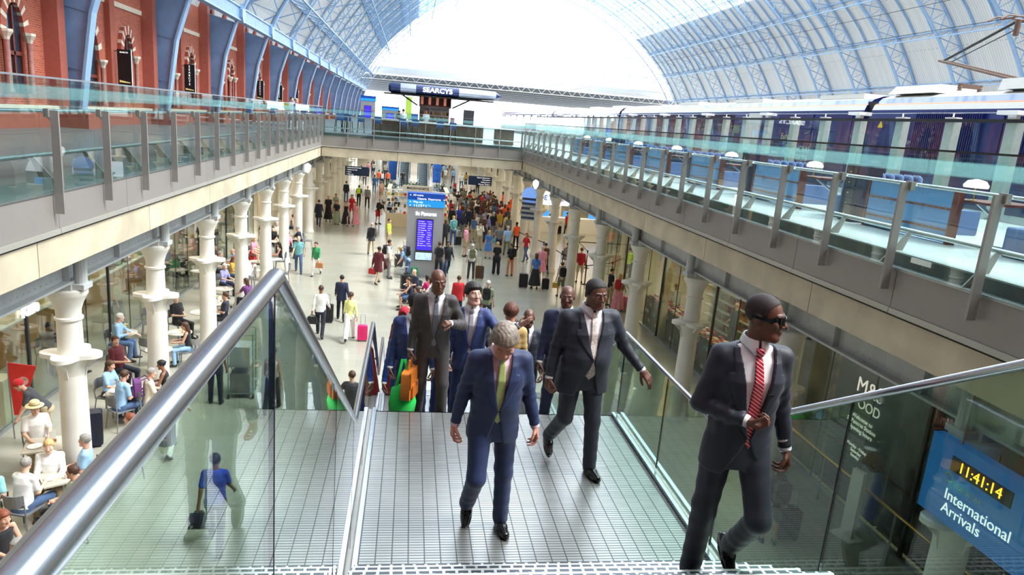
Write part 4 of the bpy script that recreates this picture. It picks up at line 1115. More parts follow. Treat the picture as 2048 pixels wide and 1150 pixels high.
SKN = dict(d=(92, 60, 46), m=(150, 104, 78), l=(214, 164, 138), p=(228, 184, 160))
HRC = dict(k=(20, 17, 16), b=(74, 48, 32), g=(150, 146, 140), y=(200, 168, 110), w=(214, 210, 204), r=(130, 66, 40))
def hairm(c): return mat('hair_%s' % c, HRC[c], 0.6, noise=0.2, scale=40)
TOPN = dict(short='shirt', long='shirt', jacket='jacket', coat='coat', tank='vest_top', dress='dress_bodice')
BOTN = dict(trousers='trousers', wide='trousers', shorts='shorts', skirt='skirt', dress='dress_skirt')
NP = [0]; PLACED = []
def person(label, x, y, rz, pose='stand', top='short', tcol='white', bottom='trousers', bcol='jean', hair='short', hcol='b', skn='l', shoe='black', fem=None, h=None, s=None, z=0.0, group=None, extra=(), flower=None):
    if fem is None: fem = hair in ('long', 'bob', 'bun', 'pony', 'scarf')
    if h is None:
        dist = math.hypot(x, y); h = 0.011 if dist < 20 else (0.017 if dist < 34 else 0.024)
    T = template(pose, top, bottom, hair, fem, h, extra)
    if s is None: s = (0.93 if fem else 0.99)+0.03*math.sin(NP[0]*2.3)
    NP[0] += 1; PLACED.append((x, y))
    e = empty('person', (x, y, z), math.radians(rz), label, 'person', group, s=s)
    T['e'] = e
    sm_ = skin(SKN[skn]); cl = lambda c: c if not isinstance(c, str) else cloth(CN[c])
    put('body', T['body'], [sm_, EYEW, IRIS, mat('lips_%s' % skn, tuple(int(v*0.75) for v in SKN[skn]), 0.4), hairm(hcol if hcol in HRC else 'k')] if h < 0.013 else [sm_], e)
    put(TOPN[top], T['top'], [cl(tcol)], e); put(BOTN[bottom], T['bottom'], [cl(bcol)], e)
    for k in 'lr': put('shoe', T['shoe_'+k], [cloth(CN[shoe], 0.5, 'shoe')], e)
    if 'hair' in T: put('headscarf' if hair == 'scarf' else 'hair', T['hair'], [cloth(CN[hcol]) if hair == 'scarf' else hairm(hcol)], e)
    return e, T['J'], s
def wpt(e, J, k, s, dz=0.0):
    """world point of joint k of a placed person"""
    a = e.rotation_euler[2]; v = J[k]*s; return Vector((e.location[0]+v[0]*math.cos(a)-v[1]*math.sin(a), e.location[1]+v[0]*math.sin(a)+v[1]*math.cos(a), e.location[2]+v[2]+dz))
# ================================================================= THE WALKING GROUP
wool_navy = cloth((34, 48, 88), 0.6, 'wool', 0.1); wool_dark = cloth((30, 36, 50), 0.6, 'wool', 0.1); wool_ink = cloth((24, 28, 44), 0.55, 'wool', 0.1)
wool_char = cloth((62, 58, 58), 0.6, 'wool', 0.1); leather = mat('polished_black_leather', (16, 16, 18), 0.18, noise=0.05, coat=0.3)
shirt_w = cloth((246, 250, 252), 0.7, 'cotton'); shirt_pink = cloth((236, 208, 222), 0.7, 'cotton'); shirt_blue = cloth((214, 226, 240), 0.7, 'cotton')
def tie_mat(name, base, stripe=None, rough=0.4, sc=38.0, sl=(1.0, 0, 1.0)):
    m_ = mat(name, base, rough, noise=0.03)
    if stripe:
        nt = m_.node_tree; L = nt.links.new; tcn = nt.nodes.new('ShaderNodeTexCoord'); mp = nt.nodes.new('ShaderNodeMapping'); wv = nt.nodes.new('ShaderNodeTexWave'); rp = nt.nodes.new('ShaderNodeValToRGB')
        mp.inputs['Rotation'].default_value = (0, sl[0], 0)
        wv.inputs['Scale'].default_value = sc/2.0; wv.bands_direction = 'X'
        L(tcn.outputs['Object'], mp.inputs[0]); L(mp.outputs[0], wv.inputs[0]); rp.color_ramp.elements[0].position = 0.86; rp.color_ramp.elements[1].position = 0.90
        rp.color_ramp.elements[0].color = lin(base)+(1,); rp.color_ramp.elements[1].color = lin(stripe)+(1,)
        L(wv.outputs[0], rp.inputs[0]); L(rp.outputs[0], nt.nodes['Principled BSDF'].inputs['Base Color'])
    return m_
ZL = 4.45
# navy suit, green tie
P_blue = dict(lean=9, hp=38, hy=-4, b=1.03, belly=0.02, rsw=14, rkn=50, rft=-50, lsw=-4, lkn=2, lft=4, ground='l', raS=-6, raA=12, raE=18, laS=0, laA=14, laE=14,
    rc=0.7, lc=0.6, hair='short', hairt=0.024, hairline=-0.012, zb=0.12, vw=0.070, cut=0.22, fat=1.0, hemz=-0.17, toff=0.006, tiez=0.06)
hero('man in a bright navy suit and pale green tie looking down on the landing', P_blue, (0.69, 4.72, ZL), math.radians(3), (212, 150, 128), wool_navy, shirt_pink, tie_mat('pale_green_silk', (176, 196, 124), None, 0.35), leather, mat('grey_brown_hair', (136, 124, 112), 0.55, noise=0.35, scale=45, bump=0.2), (186, 116, 106), scale=1.0)
# heavy man, patterned white tie
P_big = dict(lean=4, hp=8, hy=10, b=1.24, belly=0.07, fat=1.12, rsw=-2, rkn=42, rft=-40, lsw=8, lkn=6, lft=5, ground='l', raS=-2, raA=12, raE=16, laS=8, laA=27, laE=26, laI=-8,
    rc=0.9, lc=0.35, lhr=60, hair='short', hairt=0.005, hairline=0.018, zb=0.15, vw=0.085, cut=0.30, square=True, hemz=-0.20, toff=0.008, tiez=0.0, hs=1.08, hem=1.05)
hero('stout man in a dark suit with pocket square and pale patterned tie, hand held out', P_big, (1.60, 5.72, ZL), math.radians(8), (108, 72, 58), wool_dark, shirt_w, mat('pale_patterned_silk', (222, 214, 206), 0.4, noise=0.25, scale=60), leather, mat('cropped_black_hair', (44, 40, 40), 0.7, noise=0.3, scale=80), (112, 72, 64), scale=1.03)
# security man
P_sec = dict(lean=2, hp=2, hy=48, b=1.02, belly=0.0, fat=0.95, rsw=-3, rkn=2, rft=0, lsw=22, lkn=62, lft=-50, ground='r', raS=0, raA=15, raE=80, raI=66, laS=-4, laA=11, laE=16,
    rc=1.0, lc=0.8, hair='short', hairt=0.003, hairline=0.026, zb=0.03, vw=0.095, cut=0.5, hemz=-0.19, toff=0.004, tiez=0.02, tiex=0.02)
def shades(e, J, P, S):
    g = MB(); q0 = J['head']
    pts = []
    for t in np.linspace(-1.25, 1.25, 15):
        x = 0.080*math.sin(t); y = -0.118*math.cos(t)+0.008; pts.append((x, y))
    def W(x, y, z): return tuple(q0+J['hs']*x+J['hf']*(-y)+J['hu']*z)
    n = len(pts); vs = []; 
    for x, y in pts:
        hh = 0.020 if abs(x) < 0.066 else 0.010
        if abs(x) < 0.008: hh = 0.012
        vs += [W(x, y, 0.006+hh), W(x, y, 0.008-hh), W(x*0.96, y*0.95, 0.008-hh), W(x*0.96, y*0.95, 0.006+hh)]
    fs = []
    for i in range(n-1):
        a = 4*i; b_ = a+4
        for k in range(4): fs.append((a+k, a+(k+1) % 4, b_+(k+1) % 4, b_+k))
    fs += [(0, 1, 2, 3), (4*n-1, 4*n-2, 4*n-3, 4*n-4)]
    g.add(vs, fs)
    for s_ in (-1, 1): g.bar(W(s_*0.078, -0.028, 0.010), W(s_*0.088, 0.045, 0.012), 0.006, 0.014, up=tuple(J['hu']))
    g.build('sunglasses', mat('black_gloss_plastic', (10, 10, 12), 0.08), e, smooth='auto')
    w = J['lwr']; d = J['hd'] if 'hd' in J else J['lhd']
    g = MB(); a = w+J['lhd']*0.002; k = []
    for i in range(14):
        t = 2*PI*i/14; k.append(tuple(a+J['lth']*0.031*math.cos(t)+J['lpn']*0.029*math.sin(t)))
    g.tube(k, 0.007, 8, closed=True); g.build('watch', M['rail'], e)
    c = tc
    pp = J['p']+J['u']*0.30+J['s']*0.055*1+J['fw']*0.142
    g = MB(); g.bar(tuple(pp), tuple(pp+J['s']*0.03), 0.01, 0.012); g.build('lapel_microphone', M['black'], next(k for k in KIDS[e.name] if k.name.startswith('jacket')))
hero('man in a dark navy suit, black wraparound sunglasses and red striped tie', P_sec, (1.86, 3.36, ZL+rise*3), math.radians(-2), (104, 66, 50), wool_ink, shirt_w, tie_mat('red_striped_silk', (176, 26, 48), (232, 214, 214), 0.35, 38), leather, mat('cropped_black_hair2', (46, 34, 32), 0.7, noise=0.3, scale=80), (112, 70, 62), scale=1.0, extra=shades)
def green_bag(e, J, P, S): pass
P_char = dict(lean=10, hp=4, hy=8, b=0.98, fat=1.0, lsw=10, lkn=22, rsw=-4, rkn=10, ground='r', raS=4, raA=8, raE=14, laS=14, laA=26, laE=108, laI=62, rc=0.9, lc=1.1, hair='none', zb=0.10, vw=0.085, cut=0.35, hemz=-0.17, toff=0.008, tiez=0.03)
HG = dict(h=0.006, hc=0.01)
e_char, J_char = hero('man in a charcoal grey suit and grey tie holding bags, hand at his chest', P_char, (0.34, 7.42, 4.11), math.radians(2), (106, 70, 54), wool_char, shirt_w, tie_mat('grey_silk', (118, 128, 138), None), leather, mat('shaved_dark_hair', (44, 34, 32), 0.6, noise=0.1), (120, 76, 66), h=0.005, hc=0.008, scale=1.04)
def hand_of(e, J, k, s):
    a = e.rotation_euler[2]; v = (J[k+'wr']+J[k+'hd']*0.09)*s
    return Vector((e.location[0]+v[0]*math.cos(a)-v[1]*math.sin(a), e.location[1]+v[0]*math.sin(a)+v[1]*math.cos(a), e.location[2]+v[2]))
hp_ = hand_of(e_char, J_char, 'r', 1.04)
# tan satchel and green carrier bag hang from his right hand
sb = empty('satchel', (hp_.x+0.02, hp_.y-0.02, hp_.z), math.radians(75), 'tan leather satchel held by the man in the charcoal suit', 'bag')
tan = mat('tan_leather', (214, 126, 44), 0.45, noise=0.08)
g = MB(); g.rbox(-0.17, 0.17, -0.05, 0.05, -0.44, -0.12, 0.03); g.build('body_case', tan, sb, smooth='auto')
g = MB(); g.rbox(-0.172, 0.172, -0.062, -0.048, -0.30, -0.11, 0.02); g.rbox(-0.12, 0.12, -0.075, -0.05, -0.43, -0.27, 0.02); g.build('flap', mat('tan_leather_dark', (196, 108, 36), 0.45), sb)
g = MB(); g.tube([(-0.06, 0, -0.12), (-0.05, 0, -0.02), (0.05, 0, -0.02), (0.06, 0, -0.12)], 0.011, 8); g.build('handle', tan, sb)
g = MB(); g.box(-0.02, 0.02, -0.085, -0.07, -0.30, -0.26); g.build('buckle', M['rail'], sb)
gb = empty('carrier_bag', (hp_.x-0.05, hp_.y-0.06, hp_.z), math.radians(10), 'bright green carrier bag held with the tan satchel', 'bag')
grn = mat('bright_green_plastic', (40, 214, 90), 0.45, noise=0.06, emit=(40, 214, 90), es=0.0)
g = MB()
vs = []; N_ = 14
prof_b = [(-0.28, 0.02), (-0.33, 0.12), (-0.50, 0.155), (-0.62, 0.14), (-0.66, 0.08)]
ring = []
for z, r in prof_b:
    for k in range(N_):
        t = 2*PI*k/N_; ring.append((r*1.0*math.cos(t)*(1+0.06*math.sin(3*t+z*20)), r*0.55*math.sin(t)*(1+0.08*math.cos(4*t+z*30)), z))
fs = [(i*N_+j, i*N_+(j+1) % N_, (i+1)*N_+(j+1) % N_, (i+1)*N_+j) for i in range(len(prof_b)-1) for j in range(N_)]+[tuple(range(4*N_, 5*N_))]
g.add(ring, fs); g.build('bag_body', grn, gb, smooth=True)
for sy in (-1, 1):
    g = MB(); g.bar((sy*0.07, 0, -0.33), (sy*0.015, 0, -0.0), 0.03, 0.006, up=(0, 1, 0)); g.build('handle', grn, gb)
base = dict(h=0.007, hc=0.011)
def mid(label, x, y, z, rz, over, skn, suit, tie_m, hairm_, hairt=0.006, sc=1.0, shirt_=None, rough=None, hair='short'):
    P = dict(lsw=8, lkn=20, rsw=-4, rkn=8, ground='r', raS=0, raA=8, raE=16, laS=4, laA=8, laE=18, hairt=hairt, hair=hair, zb=0.12, vw=0.08, hemz=-0.17, toff=0.008, rc=0.7, lc=0.7, hairline=0.012 if hairt < 0.01 else 0.0); P.update(over)
    return hero(label, P, (x, y, z), math.radians(rz), skn, suit, shirt_ or shirt_w, tie_m, leather, hairm_, h=0.007, hc=0.010, scale=sc)
dk = mat('hair_dark_crop', (30, 26, 26), 0.7, noise=0.2, scale=60); gt = tie_mat('dark_silk', (40, 44, 60), None)
royal = cloth((36, 62, 150), 0.6, 'wool', 0.1); navy2 = cloth((38, 56, 110), 0.6, 'wool', 0.1)
mid('man in navy suit looking right behind the charcoal suited man', 0.13, 8.12, 3.60, -2, dict(hy=42, hp=0), (104, 70, 56), navy2, gt, dk, sc=1.05)
e_bb, J_bb = mid('man in bright royal blue suit half hidden left of the charcoal suit', 0.06, 8.95, 3.09, 0, dict(raA=10), (104, 70, 56), royal, gt, dk, sc=1.03)
e_wv, J_wv = mid('young man with wavy dark hair and patterned tie waving his hand', 0.80, 7.95, 3.77, -4, dict(hy=24, hp=-6, laS=48, laA=34, laE=96, laI=-14, lc=0.2, lhr=60, hairline=-0.01), (222, 178, 158), navy2, tie_mat('grey_patterned_silk', (140, 144, 156), (220, 220, 226)), mat('hair_wavy_dark', (40, 32, 30), 0.6, noise=0.3, scale=50, bump=0.2), 0.024, sc=1.06)
mid('dark bald man in a white shirt and navy jacket bending his head', 0.62, 9.2, 3.09, 8, dict(hp=36, lean=8, raS=30, raE=90, raI=30, laS=28, laE=88, laI=30, zb=0.02, vw=0.12, tie=False), (104, 70, 56), navy2, gt, dk, sc=1.04)
mid('man in a dark suit with receding hair seen beside the waving man', 1.08, 10.2, 3.09, 15, dict(hp=20), (110, 74, 58), wool_dark, gt, dk, sc=1.04)
mid('person with short brown hair in a mustard tan jacket behind the navy suit', 1.30, 8.15, 3.60, 168, dict(b=0.95), (196, 140, 112), cloth((190, 156, 96), 0.7, 'wool', 0.1), gt, mat('hair_chestnut', (98, 52, 36), 0.6, noise=0.3, scale=50), 0.02, sc=1.0)
mid('bald man in a dark suit at the back of the stair group', 1.78, 9.5, 3.09, -10, dict(), (104, 70, 56), wool_dark, gt, dk, 0.003, sc=1.05, hair='none')
patt = mat('black_white_print', (60, 62, 64), 0.8, noise=0.9, scale=90)
mid('woman with black bob and glasses in a black and white patterned suit', 1.42, 8.62, 3.26, 0, dict(b=0.92, fem=True, tie=False, bottom='skirt', skirtlen=0.6), (104, 70, 56), patt, gt, dk, 0.02, sc=1.0, hair='bob')
mid('bald man in a navy suit just behind the stout man with the pale tie', 1.84, 7.55, 3.94, -6, dict(b=1.05, hy=-10), (104, 70, 56), cloth((40, 52, 84), 0.6, 'wool', 0.1), gt, dk, 0.003, sc=1.03, hair='none')
er = person('woman in a crimson headscarf and long crimson clothes on the stair', 0.02, 10.9, 0, 'walk2', 'long', 'crimson', 'skirt', 'crimson', 'scarf', 'crimson', 'd', z=2.92, h=0.012)[0]
# ================================================================= LUGGAGE, FURNITURE
def suitcase(label, x, y, rz, colr, h=0.62, z=0.0, handle=True, shell=True):
    e = empty('suitcase', (x, y, z), math.radians(rz), label, 'suitcase')
    w, d = h*0.66, h*0.38; c = mat('case_%s' % colr, CN[colr], 0.4, noise=0.05)
    g = MB(); g.rbox(-w/2, w/2, -d/2, d/2, 0.05, 0.05+h, 0.05); g.build('shell', c, e, smooth='auto')
    g = MB()
    for k in (-0.3, -0.1, 0.1, 0.3): g.box(w*k-0.012, w*k+0.012, -d/2-0.008, d/2+0.008, 0.10, h)
    g.build('ribs', c, e)
    for sx in (-1, 1):
        for sy in (-1, 1):
            g = MB(); g.tube([(sx*w*0.38-0.015, sy*d*0.32, 0.028), (sx*w*0.38+0.015, sy*d*0.32, 0.028)], 0.028, 8); g.build('wheel', M['black'], e)
    if handle:
        g = MB(); g.tube([(-w*0.22, 0, h), (-w*0.22, 0, h+0.42), (w*0.22, 0, h+0.42), (w*0.22, 0, h)], 0.009, 6); g.build('telescopic_handle', M['rail2'], e)
    return e
def backpack(label, loc, rz, colr, s=1.0):
    e = empty('backpack', loc, rz, label, 'backpack', s=s); c = mat('bag_%s' % colr, CN[colr], 0.75, noise=0.08)
    g = MB(); g.rbox(-0.15, 0.15, 0.0, 0.15, -0.24, 0.22, 0.09, seg=4); g.build('main_bag', c, e, smooth='auto')
    g = MB(); g.rbox(-0.115, 0.115, 0.15, 0.20, -0.20, 0.02, 0.05, seg=4); g.build('front_pocket', c, e, smooth='auto')
    for sx in (-1, 1):
        g = MB(); g.tube([(sx*0.09, 0.0, 0.20), (sx*0.11, -0.12, 0.24), (sx*0.12, -0.26, 0.10), (sx*0.12, -0.24, -0.10), (sx*0.10, 0.0, -0.2)], 0.014, 6); g.build('strap', c, e)
    g = MB(); g.tube([(-0.03, 0.03, 0.21), (-0.02, 0.03, 0.25), (0.02, 0.03, 0.25), (0.03, 0.03, 0.21)], 0.007, 6); g.build('grab_loop', c, e)
    return e
def handbag(label, loc, rz, colr, s=1.0):
    e = empty('handbag', loc, rz, label, 'bag', s=s); c = mat('bag_%s' % colr, CN[colr], 0.5, noise=0.08)
    g = MB(); g.prism([(-0.17, -0.30), (0.17, -0.30), (0.15, -0.06), (-0.15, -0.06)], -0.06, 0.06, 'y'); g.build('pouch', c, e)
    for sy in (-1, 1):
        g = MB(); g.tube([(-0.09, sy*0.05, -0.08), (-0.06, sy*0.02, 0.0), (0.06, sy*0.02, 0.0), (0.09, sy*0.05, -0.08)], 0.008, 6); g.build('handle', c, e)
    return e
def chair_proto():
    e = empty('cafe_chair'); m_ = M['chair_plastic']
    g = MB(); n = 8
    pl = [(-0.22, -0.21), (0.22, -0.21), (0.21, 0.20), (-0.21, 0.20)]
    g.prism(pl, 0.44, 0.465, 'z'); g.build('seat', m_, e)
    g = MB()
    for k in range(8):
        a0 = -0.9+1.8*k/8; a1 = -0.9+1.8*(k+1)/8
        def q(a, z, o): return (0.25*math.sin(a), 0.06+(0.19+o+0.25*(z-0.45)*0.3)*math.cos(a), z)
        vs = [q(a0, 0.62, 0), q(a1, 0.62, 0), q(a1, 0.86, 0), q(a0, 0.86, 0), q(a0, 0.62, 0.015), q(a1, 0.62, 0.015), q(a1, 0.86, 0.015), q(a0, 0.86, 0.015)]
        g.add(vs, [(0, 1, 2, 3), (7, 6, 5, 4), (0, 4, 5, 1), (2, 6, 7, 3), (1, 5, 6, 2), (3, 7, 4, 0)])
    for s in (-1, 1): g.tube([(s*0.2, 0.19, 0.45), (s*0.21, 0.22, 0.7)], 0.014, 6)
    g.build('backrest', m_, e)
    for sx in (-1, 1):
        for sy in (-1, 1):
            g = MB(); g.tube([(sx*0.19, sy*0.18, 0.45), (sx*0.235, sy*0.23, 0)], 0.013, 6); g.build('leg', m_, e)
    return e
def table_proto(round_=True):
    e = empty('round_table' if round_ else 'square_table')
    g = MB()
    if round_: g.lathe([(0.33, 0.72), (0.345, 0.73), (0.345, 0.745), (0.33, 0.75)], n=24)
    else: g.rbox(-0.33, 0.33, -0.33, 0.33, 0.72, 0.75, 0.01)
    g.build('table_top', M['tabletop'], e)
    g = MB(); g.lathe([(0.03, 0.03), (0.03, 0.72)], n=10); g.build('pedestal', M['rail2'], e)
    g = MB(); g.lathe([(0.22, 0.0), (0.22, 0.015), (0.04, 0.035)], n=18); g.build('base', M['rail2'], e)
    return e
CH = chair_proto(); CH['category'] = 'chair'; RT = table_proto(True); RT['category'] = 'table'; QT = table_proto(False); QT['category'] = 'table'
_first = {}
def use(proto, x, y, z, rz, label, group):
    if proto.name not in _first:
        _first[proto.name] = 1; proto.location = (x, y, z); proto.rotation_euler = (0, 0, rz); tag(proto, label, None, group); return proto
    return copy_tree(proto, None, (x, y, z), rz, label, group)
